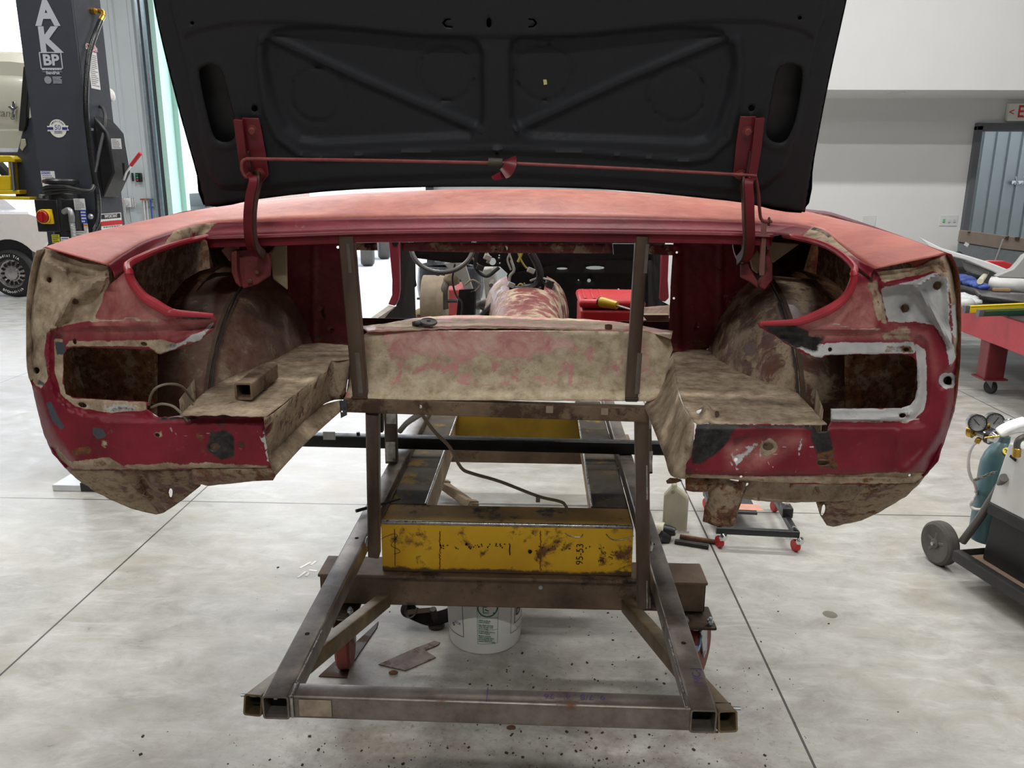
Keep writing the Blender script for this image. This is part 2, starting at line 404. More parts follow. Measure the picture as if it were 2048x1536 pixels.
def yellow_beam():
    m, nt, b = nodes('worn_yellow_paint'); P = pos(nt)
    n1 = noise(nt, P, 9, 10, .7, .3); n2 = noise(nt, P, 26, 9, .7); n3 = noise(nt, P, 3, 4)
    c = ramp(nt, n3, [(.3, lin((200, 150, 14))), (.7, lin((226, 180, 24)))])
    k = rng(nt, n1, .545, .62); c = mix(nt, k, c, ramp(nt, n2, [(.35, lin((52, 30, 18))), (.65, lin((122, 76, 30)))]))
    sp = N(nt, 'ShaderNodeSeparateXYZ'); nt.links.new(P, sp.inputs[0])
    bz = rng(nt, math_(nt, 'ADD', sp.outputs[2], math_(nt, 'MULTIPLY', n1, -.06)), .352, .360, 1, 0)
    tz = rng(nt, math_(nt, 'ADD', sp.outputs[2], math_(nt, 'MULTIPLY', n2, .02)), .549, .556)
    c = mix(nt, bz, c, lin((88, 66, 44))); nt.links.new(c, b.inputs['Base Color']); b.inputs['Roughness'].default_value = .5
    bump(nt, b, n1, .2, .002); return m
YEL = yellow_beam()
YTOP = steel('oily_yellow_top', (112, 86, 18), (168, 128, 22), (48, 38, 24), .75, 0, 7, (1, 1, 1), .55)
BLACKP = flat('black_paint', (26, 26, 28), .4)
CHARC = flat('charcoal_powder_coat', (60, 63, 72), .45, var=.05)
LIDM = flat('black_epoxy_primer', (36, 38, 43), .58, var=.06, scale=60, bmp=.05, spec=.3)
HOLE = flat('black_opening', (10, 10, 10), .9)
REDH = flat('red_hinge_paint', (106, 20, 32), .4, var=.25, scale=30)
RUBBER = flat('tyre_rubber', (28, 28, 29), .75)
GRUBBER = flat('dusty_grey_rubber', (72, 68, 64), .75)
CHROME = flat('chrome', (210, 210, 212), .15, 1, var=.03)
ZINC = flat('zinc_plate', (176, 180, 184), .35, .8)
BRASS = flat('brass', (196, 158, 74), .3, .9)
WHITE = flat('white_paint', (232, 232, 230), .4, var=.03)
WALLM = flat('white_wall_paint', (226, 227, 227), .7, var=.015, scale=3)
DIMW = flat('grey_liner_panel', (128, 130, 132), .8, var=.03, scale=3)
TAN = flat('dusty_tan_metal', (152, 134, 110), .8, var=.2)
RUSTM = flat('brown_rust', (98, 66, 46), .8, var=.35, scale=30, bmp=.3)
LABELW = flat('white_label', (226, 226, 226), .5, var=.02)
BLACKT = flat('black_print', (28, 28, 30), .6)
REDT = flat('red_print', (196, 34, 40), .5)
BLUET = flat('blue_print', (36, 72, 168), .5)
GREENT = flat('green_print', (30, 112, 74), .5)
SILVERT = flat('silver_print', (188, 194, 204), .45, var=.02)
YELP = flat('bright_yellow_paint', (234, 206, 24), .4, var=.05)
REDP = flat('glossy_red_paint', (200, 52, 58), .35, var=.08)

def text(parent, name, s, o, U, V, size, m, ext=.0008, bold=0, wid=1.0, align='CENTER'):
    """flat lettering laid on a surface: o = centre of the line, U along the line, V up"""
    c = bpy.data.curves.new(name, 'FONT'); c.body = s; c.size = 1; c.align_x = align; c.align_y = 'CENTER'; c.offset = bold; c.resolution_u = 3
    t = bpy.data.objects.new('t', c); COL.objects.link(t); dg = bpy.context.evaluated_depsgraph_get(); dg.update()
    me = t.evaluated_get(dg).to_mesh(); vs = [tuple(v.co) for v in me.vertices]; fs = [tuple(p.vertices) for p in me.polygons]
    t.evaluated_get(dg).to_mesh_clear(); bpy.data.objects.remove(t); bpy.data.curves.remove(c)
    U = Vector(U).normalized(); V = Vector(V).normalized(); W = U.cross(V); o = Vector(o)
    mb = MB(); mb.add([o+U*(x*size*wid)+V*(y*size)+W*ext for x, y, z in vs], fs)
    return mb.build(name, m, parent, smooth=False)
def lines(parent, name, o, U, V, w, h, n, m, seed=0, ext=.0009, ragged=.5):
    """rows of fine unreadable print"""
    g = np.random.default_rng(seed); U = Vector(U).normalized(); V = Vector(V).normalized(); W = U.cross(V); o = Vector(o); mb = MB()
    for i in range(n):
        y = h/2-h*(i+.5)/n; x = -w/2
        end = w/2-(g.random()*ragged*w if g.random() < .5 else 0)
        while x < end-.02*w:
            L = min(w*(.05+.12*g.random()), end-x)
            a = [(x, y-h/n*.25), (x+L, y-h/n*.25), (x+L, y+h/n*.25), (x, y+h/n*.25)]
            mb.add([o+U*p+V*q+W*ext for p, q in a], [(0, 1, 2, 3)]); x += L+w*.025
    return mb.build(name, m, parent, smooth=False)
def plate(parent, name, o, U, V, w, h, m, ext=.0004, t=.0006):
    U = Vector(U).normalized(); V = Vector(V).normalized(); W = U.cross(V); o = Vector(o)+W*ext
    return MB().prism([o+U*a*w/2+V*b*h/2 for a, b in ((-1, -1), (1, -1), (1, 1), (-1, 1))], W, t).build(name, m, parent, smooth=False)
# ---------------------------------------------------------------- the workshop
def struct(name, mb, m, bevel=0): return tag(mb.build(name, m, None, bevel=bevel, smooth=False), kind='structure')
struct('floor', MB().span((-14, -6, -.1), (10, 13, 0)), CONC)
GRND = flat('pale_outdoor_concrete', (214, 214, 214), .8, var=.04, scale=1.5)
struct('ground', MB().span((-60, 13, -.1), (50, 70, 0)), GRND)
METALW = flat('pale_metal_siding', (196, 203, 206), .5, .1, var=.03, scale=2)
def corrugated(x0, x1, y, z0, z1, pitch=.3, flip=1):
    """ribbed metal siding facing -Y"""
    prof = []; x = x0
    for i in range(int((x1-x0)/pitch)+1):
        for dx, d in ((0, 0), (.62, 0), (.70, .03), (.9, .03), (.98, 0)):
            if x+dx*pitch <= x1+1e-6: prof.append((x+dx*pitch, y-d*flip))
        x += pitch
    prof.append((x1, y))
    return MB().loft([[(a, b, z0) for a, b in prof], [(a, b, z1) for a, b in prof]])
XJ = -5.86
struct('wall_back', corrugated(-7.72, XJ-.14, 12.98, 0, 5.8).span((-7.72, 13.0, 0), (XJ-.14, 13.2, 5.8)).span((-1.7, 13, 0), (1, 13.2, 5.8))
       .span((XJ-.14, 13, 4.4), (-1.7, 13.2, 5.8)).span((-14, 13, 4.4), (-7.72, 13.2, 5.8)), METALW)
MINT = flat('mint_green_steel', (176, 214, 202), .5, var=.03)
struct('trim_1', MB().span((XJ-.06, 12.80, 0), (XJ+.02, 13.25, 4.4)).span((XJ+.02, 13.15, 0), (XJ+.10, 13.28, 4.4)), MINT)
TRK = flat('galvanised_track', (168, 180, 190), .35, .7)
struct('trim_2', MB().span((XJ-.27, 12.82, 0), (XJ-.23, 12.96, 4.5)).span((XJ-.21, 12.86, 0), (XJ-.16, 12.9, 4.5)), TRK)
struct('trim_3', MB().span((XJ-.10, 12.78, 0), (XJ-.065, 12.86, 4.5)), flat('black_weather_strip', (52, 58, 64), .7))
struct('trim_4', MB().span((-1.80, 12.78, 0), (-1.70, 13.25, 4.4)), flat('dark_door_post', (52, 58, 66), .6))
struct('wall_left', MB().span((-14.2, -6, 0), (-14, 13.2, 5.8)), DIMW)
struct('wall_right', MB().span((10, -6, 0), (10.2, 13.2, 5.8)), WALLM)
struct('wall_front', MB().span((-14, -6.2, 0), (10, -6, 5.8)), DIMW)
struct('ceiling', MB().span((-14.2, -6.2, 5.8), (10.2, 13.2, 6)), DIMW)
# office block with an overhanging upper storey; doorway in the recessed lower wall
DX0, DX1, DZ = PY(1946, 300, 9.5)[0], PY(1946, 300, 9.5)[0]+1.0, PY(1946, 252, 9.5)[2]
struct('wall_office', MB().span((1, 9.5, 0), (DX0, 9.6, 2.56)).span((DX1, 9.5, 0), (10, 9.6, 2.56)).span((DX0, 9.5, DZ), (DX1, 9.6, 2.56)), WALLM)
struct('wall_office_upper', MB().span((1, 8.6, 2.56), (10, 9.7, 5.8)).span((1, 9.7, 2.56), (1.1, 13.2, 5.8)), WALLM)
struct('wall_office_side', MB().span((1, 9.6, 0), (1.1, 13, 2.56)).span((1.1, 12.9, 0), (10, 13, 2.56)), WALLM)
DFR = flat('grey_door_frame', (92, 95, 100), .45, var=.03)
struct('door_1', MB().span((DX0-.02, 9.44, 0), (DX0+.05, 9.66, DZ)).span((DX1-.05, 9.44, 0), (DX1+.02, 9.66, DZ)).span((DX0-.02, 9.44, DZ-.05), (DX1+.02, 9.66, DZ+.03)), DFR, .006)
struct('wall_corridor', corrugated(DX0-.4, DX1+1.5, 11.4, 0, 2.56, .17), flat('galvanised_siding', (150, 157, 156), .35, .6, var=.04, scale=2))

def wallplate(name, label, cat, px0, py0, px1, py1, Y=9.5, kids=None):
    a = PY(px0, py0, Y); b = PY(px1, py1, Y); c = ((a[0]+b[0])/2, Y, (a[2]+b[2])/2)
    t = thing(name, label, cat, c); w, h = abs(b[0]-a[0]), abs(b[2]-a[2])
    MB().box((c[0], Y-.005, c[2]), (w, .008, h)).build('cover_plate', flat('plastic_plate', (216, 219, 219), .4, var=.02), t, bevel=.003)
    return t, c, w, h
wallplate('outlet_cover', 'blank square white cover plate on the white wall, left of the light switches', 'outlet cover', 1726, 431, 1750, 452)
t, c, w, h = wallplate('light_switch', 'three gang white light switch plate beside the grey door frame', 'light switch', 1881, 430, 1913, 452)
for k, col in ((-1, (110, 190, 140)), (0, (200, 204, 204)), (1, (200, 204, 204))):
    MB().box((c[0]+k*w*.3, 9.486, c[2]+(.0 if k else 0)), (w*.11, .02, h*.28)).build('toggle', flat('toggle%d' % (k < 0), col, .4), t, bevel=.002)
# recessed ceiling light in the soffit
p = PZ(1790, 185, 2.56); t = thing('recessed_light', 'round white recessed light in the soffit above the white wall', 'ceiling light', (p[0], p[1], 2.56))
MB().lathe([(.10, 0), (.10, -.006), (.075, -.008), (.07, -.002)], (p[0], p[1], 2.56), n=32, cap=False).build('trim_ring', WALLM, t)
MB().lathe([(.072, -.002), (.071, -.004)], (p[0], p[1], 2.56), n=32).build('lens', flat('lamp_lens', (214, 214, 210), .4), t)
# EXIT sign
a = PY(2013, 207, 9.5); b = PY(2090, 243, 9.5); t = thing('exit_sign', 'white exit sign with red letters above the grey door', 'exit sign', (a[0], 9.5, b[2]))
w, h = b[0]-a[0], a[2]-b[2]; cx, cz = (a[0]+b[0])/2, (a[2]+b[2])/2
MB().box((cx, 9.465, cz), (w, .06, h)).build('housing', flat('sign_face', (228, 226, 222), .4, var=.02), t, bevel=.008)
EX = flat('exit_letter_red', (206, 44, 48), .5)
text(t, 'lettering', 'EXIT', (cx+.02, 9.434, cz), (1, 0, 0), (0, 0, 1), h*.95, EX, bold=.02, wid=.8)
text(t, 'arrow', '<', (a[0]+.035, 9.434, cz-.005), (1, 0, 0), (0, 0, 1), h*.55, EX, bold=.01)
# coat hooks in the corridor
p = PY(2040, 365, 11.36); t = thing('coat_hook', 'chrome coat hook strip on the ribbed metal wall through the doorway', 'coat hook', p)
MB().box(p, (.22, .012, .05)).build('rail', CHROME, t, bevel=.003)
for k in (-.07, .03): MB().tube([(p[0]+k, p[1], p[2]), (p[0]+k-.01, p[1]-.05, p[2]-.03), (p[0]+k-.02, p[1]-.08, p[2]+.0), (p[0]+k-.05, p[1]-.09, p[2]+.08)], .007, smooth=5).build('hook', CHROME, t)

# ---------------------------------------------------------------- things on the far siding wall
def far(px, py, Y=12.93): return PY(px, py, Y)
p = far(278, 355); t = thing('door_control', 'black three button door control on the pale siding', 'push button station', p)
MB().box(p, (.085, .06, .14)).build('housing', BLACKP, t, bevel=.006)
for k, c in ((.04, (40, 150, 90)), (0, (60, 160, 110)), (-.04, (206, 50, 50))):
    MB().cyl((p[0]-.01, p[1]-.03, p[2]+k), (p[0]-.01, p[1]-.042, p[2]+k), .014, 12).build('button', flat('btn%d' % c[0], c, .4), t)
p = far(265.5, 354); tag(MB().box(p, (.02, .04, .13)).build('conduit_box', BLACKP, None, bevel=.004), 'small black box on the siding, left of the door control', 'switch')
p = far(258, 405); t = thing('safety_sign', 'striped red and white checkered sign on the pale siding with a round dial', 'sign', p)
o = (p[0], 12.90, p[2])
plate(t, 'board', o, (1, 0, 0), (0, 0, 1), .24, .14, flat('signwhite', (222, 222, 222), .5), t=.01)
st = MB(); sk = MB()
for k in range(7):
    for r in range(6):
        x = p[0]-.12+.018+k*.034; z = p[2]-.07+.012+r*.0233
        (st if (r > 3 and k < 2) else sk).prism([(x-.014, 12.888, z-.009), (x-.002, 12.888, z-.009), (x+.012, 12.888, z+.009), (x, 12.888, z+.009)], (0, -1, 0), .001) if (k+r) % 1 == 0 and (k < 2 or k > 4) else None
st.build('red_stripe', REDT, t, smooth=False); sk.build('black_stripe', BLACKT, t, smooth=False)
MB().lathe([(.05, 0), (.05, .02), (.045, .024)], (p[0]-.02, 12.89, p[2]-.0), (0, -1, 0), 24).build('dial', flat('dialgrey', (196, 198, 198), .4), t)
p = far(297, 405)
t = thing('air_manifold', 'small row of air line fittings on the pale siding beside the door track', 'air manifold', (p[0], 12.93, p[2]))
plate(t, 'back_plate', (p[0], 12.93, p[2]), (1, 0, 0), (0, 0, 1), .2, .12, flat('plategrey', (186, 188, 186), .5), t=.01)
MB().tube([(p[0]-.1, 12.88, p[2]+.05), (p[0]+.1, 12.88, p[2]+.05)], .014).build('pipe', flat('brassdull', (150, 120, 84), .4, .6), t)
for k, c in ((-.07, (196, 60, 56)), (.0, (150, 120, 84)), (.07, (60, 110, 190))):
    MB().box((p[0]+k, 12.86, p[2]+.05), (.05, .03, .02)).build('valve_handle', flat('vh%d' % c[0], c, .5), t, bevel=.004)
for k, c, l in ((-.05, (210, 210, 210), .75), (.0, (200, 204, 206), .75), (.06, (46, 92, 180), .75)):
    MB().tube([(p[0]+k, 12.88, p[2]+.04), (p[0]+k, 12.87, p[2]-.3), (p[0]+k+.01, 12.88, p[2]-l)], .012, smooth=4).build('air_hose', flat('ah%d' % c[0], c, .5), t)
p = far(247, 400); tag(MB().tube([far(248, 400, 12.86), far(252, 430, 12.86), far(262, 448, 12.86), far(285, 452, 12.8)], .014, smooth=5).build('white_cable', flat('cablegrey', (176, 178, 176), .5), None), 'thin pale cable hanging below the checkered sign on the siding', 'cable')

# ---------------------------------------------------------------- outside
FEN = flat('tan_ribbed_fence', (142, 122, 112), .7, var=.02, scale=1)
z1 = PY(350, 381, 55)[2]
tag(corrugated(-30, -3, 55, 0, z1, .5).span((-30, 55.05, 0), (-3, 55.2, z1)).build('ribbed_fence', FEN, None, smooth=False), 'low tan ribbed metal fence far beyond the open door', 'fence')
# small dark car parked outside, rear corner in view
p = PY(371, 415, 22); x1 = p[0]; t = thing('parked_car', 'dark hatchback with red tail lamp parked beyond the open door', 'car', (x1-.8, 23, 0))
DG = flat('dark_car_paint', (96, 104, 104), .35, .2)
MB().loft([[(x1-1.65, 22+a, z) for a, z in ((.05, .25), (0, .6), (.05, .86), (.35, 1.27), (2.2, 1.3), (3.9, .8), (4.0, .25))],
           [(x1-1.6, 22+a, z) for a, z in ((.0, .25), (-.05, .6), (0, .86), (.32, 1.29), (2.2, 1.33), (3.9, .82), (4.0, .25))],
           [(x1-.05, 22+a, z) for a, z in ((.0, .25), (-.05, .6), (0, .86), (.32, 1.29), (2.2, 1.33), (3.9, .82), (4.0, .25))],
           [(x1, 22+a, z) for a, z in ((.05, .25), (0, .6), (.05, .86), (.35, 1.27), (2.2, 1.3), (3.9, .8), (4.0, .25))]]).build('body', DG, t, thick=.01)
MB().prism([(x1-1.45, 21.97, .88), (x1-.16, 21.97, .88), (x1-.2, 22.28, 1.22), (x1-1.4, 22.28, 1.22)], (0, -1, .5), .01).build('rear_window', flat('dark_glass', (60, 70, 70), .1), t)
MB().box((x1-.06, 21.96, .74), (.11, .06, .24)).build('tail_lamp', flat('tail_red', (208, 40, 66), .3), t, bevel=.01)
for dx in (-1.5, -.12):
    for dy in (.7, 3.2): MB().lathe([(.2, -.09), (.3, -.09), (.31, 0), (.3, .09), (.2, .09)], (x1+dx, 22+dy, .31), (1, 0, 0), 24).build('wheel', RUBBER, t)
# pickup standing in the daylight, its tyres visible through the side window opening
p0 = PY(727, 538, 15.6); p1 = PY(763, 527, 17.2)
t = thing('pickup_truck', 'white pickup with fat tyres standing outside the open door', 'truck', (p0[0], 15.6, 0))
TW = flat('pale_truck_paint', (214, 216, 222), .4, var=.02)
xa, ya = p0[0], 15.6
for i, (px, py, Y) in enumerate(((727, 538, 15.6), (762, 527, 17.1))):
    q = PY(px, py, Y); MB().lathe([(.22, -.13), (.36, -.13), (.40, -.09), (.40, .09), (.36, .13), (.22, .13)], (q[0], Y+.4, .40), (1, .25, 0), 28).build('wheel', GRUBBER, t)
MB().box((xa-.45, ya+2.3, .78), (1.7, 4.6, .36), rz=-.24).box((xa-.5, ya+3.1, 1.3), (1.6, 2.6, .7), rz=-.24).build('body', TW, t, bevel=.06)
# ================================================================ the car shell
XC = -.085                                    # car centre line
car = thing('stripped_car', 'faded red stripped car shell with its tail cut open and black trunk lid raised', 'car', (XC, 2.6, .98))
YT = 1.50
def cl(pts): return [(40+x/2.327, 380+y/2.327) for x, y in pts]      # measurements taken on two enlargements of the tail
def cr(pts): return [(1280+x/2.259, 380+y/2.259) for x, y in pts]
def tilt(px, py):                               # the tail leans a little: its top stands further back
    q = PY(px, py, YT); return PY(px, py, YT+max(-.02, (q[2]-1.2))*.06)
# ---- left tail
capL = cl([(115, 265), (200, 305), (300, 340), (410, 352), (405, 395), (370, 500), (335, 608), (205, 632), (150, 650), (128, 662), (118, 760), (132, 880), (100, 925), (60, 895), (38, 860), (33, 760), (45, 500), (80, 330)])
lightL = cl([(203, 790), (205, 765), (222, 742), (250, 734), (430, 738), (560, 740), (600, 746), (640, 768)])
tornL = cl(jag([(905, 590), (920, 602), (905, 640), (870, 672), (838, 700), (780, 725), (720, 745), (650, 766)], 3, 16, 3))
lipL = spline2(cl([(512, 372), (518, 410), (545, 455), (585, 500), (640, 533), (690, 562), (735, 572), (905, 583)]), 4)
outL = cl([(115, 265), (200, 305), (300, 340), (410, 352), (418, 440), (450, 415), (490, 380)])+lipL+tornL \
    +cl([(620, 748), (598, 742), (430, 738), (300, 731), (245, 733), (218, 742), (203, 768), (203, 900), (212, 950), (250, 966), (330, 970), (400, 976), (580, 984)]) \
    +cl(jag([(600, 990), (590, 1020), (622, 1042), (650, 1060), (720, 1053), (830, 1044), (980, 1034), (1110, 1040), (1132, 1055)], 3, 14, 5)) \
    +cl(jag([(1132, 1055), (1142, 1150), (1155, 1250), (1170, 1290), (1150, 1300)], 3, 14, 6))+cl([(800, 1300), (480, 1305), (300, 1302), (240, 1302), (205, 1287), (150, 1222), (110, 1130), (80, 1010), (58, 910), (40, 865), (34, 820), (33, 760), (38, 620), (45, 500), (62, 400), (80, 330), (98, 283)])
hL = [ell(99, 560, 5.5, 6), ell(151, 603, 6.5, 6.5), ell(73.5, 741, 6.5, 7), ell(150, 683, 4, 6, 10), ell(288, 688, 7, 4, 10, .2), ell(165, 810, 9, 5, 12, .3),
      ell(429, 893, 12, 7.5, 16), ell(483, 890, 6, 6), ell(315, 870, 5, 4, 10, .4)]
frameL = cl([(140, 680), (165, 655), (330, 640), (640, 640), (900, 612), (905, 640), (700, 690), (610, 1010), (600, 1060), (300, 1045), (230, 1020), (170, 960), (140, 880)])
def reliefL(W):
    r = np.zeros(len(W))
    r += .010*sst(sdf(W, frameL), -4, 5)                                   # the lamp flange is pressed in
    r -= .006*np.exp(-(pdist(W, cl([(340, 630), (560, 620), (890, 600)]), False)/8)**2)
    c = sdf(W, capL); r += .012*sst(c, -3, 5)                                # quarter end cap, set back, with ridges
    r -= .028*np.exp(-(pdist(W, cl([(150, 640), (230, 520), (330, 450), (390, 410)]), False)/14)**2)*(c > 0)
    r -= .018*np.exp(-(pdist(W, cl([(120, 330), (230, 390), (330, 420), (400, 400)]), False)/9)**2)*(c > 0)
    r += .024*np.exp(-(pdist(W, cl([(235, 385), (330, 410), (390, 390)]), False)/7)**2)*(c > 0)
    for h in (hL[0], hL[1], hL[2]):
        q = np.array(h).mean(axis=0); d = np.linalg.norm(W-q, axis=1); r += .014*np.exp(-(d/13)**2)
    edge = pdist(W, [(55, 690), (58, 800), (90, 890), (128, 930)], False); r += .05*np.exp(-(edge/16)**2)     # outer edge rolls forward into the quarter
    r += .05*np.exp(-(pdist(W, [(89, 494), (74, 530), (57, 620), (55, 700)], False)/9)**2)
    r -= .007*sst(W[:, 1], 838, 846)*sst(W[:, 0], 180, 210)                # lower panel stands proud
    r += .014*sst(W[:, 1], 930, 938)
    r -= .006*np.exp(-(pdist(W, cl([(100, 930), (150, 1080), (240, 1230)]), False)/10)**2)
    return r
mL = [('dirt', 1, capL, 3), ('dirt', .75, cl([(205, 735), (230, 700), (650, 690), (780, 725), (640, 770), (600, 735), (240, 730)]), 3),
      ('dirt', .9, cl([(160, 690), (200, 690), (203, 900), (240, 970), (590, 985), (590, 1025), (420, 1040), (260, 1010), (190, 950), (160, 850)]), 3),
      ('bare', .45, cl([(270, 985), (590, 985), (590, 1030), (420, 1040), (290, 1020)]), 4), ('rust', .42, cl([(270, 990), (420, 1000), (560, 985), (600, 1040), (300, 1040)]), 6),
      ('fade', .75, cl([(410, 420), (500, 400), (600, 520), (720, 590), (900, 600), (700, 690), (360, 690), (345, 600)]), 8), ('fade', .5, cl([(150, 655), (900, 600), (800, 700), (200, 690)]), 10),
      ('bare', .5, cl(([(900, 585), (870, 665), (780, 720), (660, 760)])), 4) if False else ('bare', .62, cl([(905, 600), (910, 630), (840, 700), (650, 766), (700, 720), (850, 650)]), 3),
      ('burn', .6, cl([(690, 700), (780, 700), (760, 735), (650, 755)]), 6), ('burn', .5, cl([(720, 590), (905, 590), (905, 606), (700, 606)]), 3),
      ('grey', .8, cl([(160, 700), (215, 705), (210, 760), (165, 780)]), 6), ('grey', .6, cl([(90, 880), (125, 890), (120, 930), (75, 905)]), 4),
      ('grey', .9, cl([(120, 990), (145, 980), (180, 1060), (215, 1105), (190, 1112), (150, 1070)]), 2), ('grey', .8, cl([(340, 1105), (390, 1110), (410, 1150), (360, 1160), (342, 1140)]), 3), ('dirt', .6, cl([(375, 1150), (420, 1160), (410, 1220), (370, 1200)]), 4),
      ('dirt', .75, cl([(150, 1150), (240, 1260), (215, 1280), (170, 1240)]), 4), ('rust', .7, cl([(220, 1200), (330, 1185), (345, 1225), (250, 1245)]), 4),
      ('dirt', .8, cl([(200, 1262), (420, 1240), (480, 1275), (820, 1265), (1160, 1280), (1170, 1300), (240, 1305)]), 5), ('rust', .5, cl([(330, 1235), (420, 1240), (430, 1300), (330, 1300)]), 5),
      ('burn', .95, cl([(880, 1120), (960, 1115), (1000, 1150), (1000, 1240), (940, 1255), (870, 1210)]), 4), ('burn', .6, cl([(890, 1060), (960, 1060), (960, 1120), (900, 1120)]), 5), ('burn', .5, cl([(640, 1060), (720, 1056), (720, 1085), (650, 1082)]), 4),
      ('rust', .6, cl([(800, 1120), (870, 1130), (880, 1240), (830, 1240)]), 6), ('dirt', .55, cl([(600, 1110), (680, 1110), (670, 1170), (600, 1170)]), 5), ('grey', .5, cl([(250, 1060), (300, 1080), (280, 1120)]), 5),
      ('bare', .7, cl([(1128, 1055), (1146, 1150), (1162, 1270), (1148, 1270), (1128, 1140)]), 2), ('dirt', .9, cl([(115, 265), (250, 315), (410, 352), (408, 400), (250, 340)]), 2)]
mL += [('bare', .62, cl([(620, 1044), (650, 1062), (720, 1055), (830, 1046), (980, 1037), (1110, 1042), (1134, 1058)]), -2.6), ('burn', .7, cl([(640, 1068), (740, 1064), (850, 1056), (1000, 1046)]), -4), ('dirt', .7, cl([(410, 352), (412, 420), (380, 500), (340, 606)]), -5),
       ('bare', .55, cl([(835, 1145), (880, 1130), (950, 1122)]), -2.2), ('dirt', .62, cl([(690, 1100), (740, 1150), (780, 1140)]), -3), ('dirt', .7, cl([(345, 612), (520, 600), (640, 612)]), -4), ('burn', .6, cl([(720, 592), (830, 600), (905, 596)]), -3), ('bare', .5, cl([(1060, 1150), (1100, 1120), (1130, 1170)]), -2.4), ('dirt', .6, cl([(480, 1290), (700, 1285), (1150, 1282)]), -4)]
tail_l = sheet('tail_panel', outL, tilt, CAR, car, hL, 5, reliefL, mL, .0016, rough=.0011, seed=3, push='depth', base={'dirt': .2, 'grey': .1, 'burn': .06})
tail_l['label'] = 'left half of the cut tail panel with dirt caked end'
# ---- right tail
capR = cr([(1060, 365), (1150, 368), (1240, 350), (1330, 310), (1385, 288), (1410, 330), (1432, 400), (1446, 550), (1450, 700), (1440, 860), (1410, 890), (1345, 900), (1350, 840), (1420, 800), (1385, 690), (1340, 610), (1240, 600), (1100, 600), (1085, 470), (1062, 420)])
lipR = spline2(cr([(960, 372), (962, 400), (945, 450), (915, 492), (865, 530), (800, 562), (740, 585), (690, 596), (540, 601)]), 4)
tornR = cr(jag([(530, 602), (542, 622), (600, 650), (652, 690), (700, 716), (750, 742), (810, 760)], 3, 14, 8))
outR = cr([(1385, 285), (1230, 352), (1130, 362), (1058, 357), (1050, 420), (1020, 395), (985, 372)])+lipR+tornR \
    +cr([(850, 746), (1000, 742), (1180, 743), (1225, 750), (1245, 768), (1252, 800), (1252, 900), (1243, 945), (1220, 972), (1180, 985), (1000, 987), (862, 988), (862, 1045), (850, 1068)]) \
    +cr(jag([(850, 1068), (845, 1090), (800, 1095), (780, 1068), (700, 1062), (600, 1060), (440, 1057), (255, 1058)], 2.5, 12, 9)) \
    +cr(jag([(255, 1058), (246, 1110), (235, 1200), (207, 1240), (205, 1298)], 2.5, 12, 10))+cr([(390, 1305), (700, 1328), (1000, 1330), (1240, 1322), (1292, 1288), (1345, 1225), (1392, 1080), (1418, 1000), (1435, 900), (1448, 700), (1444, 550), (1434, 400), (1413, 330)])
hR = [ell(1874, 571, 8.5, 9), ell(1810, 617, 8.5, 8.5), ell(1895, 761, 9, 9), ell(1660, 699, 4.5, 4.5, 10), ell(1812, 699, 6, 4, 10), ell(1805, 831, 7, 5, 10),
      ell(1645, 924, 14, 6.5, 16), ell(1472, 919, 4, 4, 10), ell(1536, 893, 11, 8, 12), ell(1819, 950, 3, 3, 8), ell(1482, 953, 3, 3, 8)]
frameR = cr([(1300, 690), (1270, 660), (1100, 640), (820, 640), (560, 610), (560, 640), (820, 780), (850, 1060), (1180, 1060), (1260, 1040), (1300, 980), (1310, 850)])
def reliefR(W):
    r = .010*sst(sdf(W, frameR), -4, 5)
    r -= .007*np.exp(-(pdist(W, cr([(1220, 670), (1240, 760), (1262, 800), (1262, 920), (1240, 1000), (1180, 1030), (870, 1035)]), False)/5)**2)
    r -= .006*np.exp(-(pdist(W, cr([(540, 625), (760, 632), (1050, 632)]), False)/6)**2)
    c = sdf(W, capR); r += .010*sst(c, -3, 5)
    r -= .026*np.exp(-(pdist(W, cr([(1100, 430), (1230, 420), (1330, 380)]), False)/12)**2)*(c > 0)
    r -= .028*np.exp(-(pdist(W, cr([(1350, 380), (1250, 440), (1330, 560), (1400, 690)]), False)/7)**2)*(c > 0)
    r -= .012*np.exp(-(pdist(W, cr([(1390, 380), (1395, 550), (1420, 760)]), False)/8)**2)*(c > 0)
    for h in hR[:3]:
        q = np.array(h).mean(axis=0); d = np.linalg.norm(W-q, axis=1); r += .014*np.exp(-(d/14)**2)
    r += .05*np.exp(-(pdist(W, [(1893, 507), (1905, 530), (1917, 600), (1922, 700)], False)/9)**2)
    r += .05*np.exp(-(pdist(W, [(1922, 700), (1916, 790), (1896, 870), (1850, 950)], False)/14)**2)
    r -= .007*sst(W[:, 1], 850, 857)*(1-sst(W[:, 0], 1840, 1870)); r += .016*sst(W[:, 1], 942, 950)
    d = np.linalg.norm(W-np.array([1536, 893]), axis=1); r += .010*np.exp(-(d/26)**2)
    r -= .005*np.exp(-(pdist(W, cr([(1170, 1090), (1150, 1260)]), False)/5)**2)
    r -= .008*np.exp(-(pdist(W, cr([(1200, 1270), (1330, 1150), (1400, 960)]), False)/10)**2)
    return r
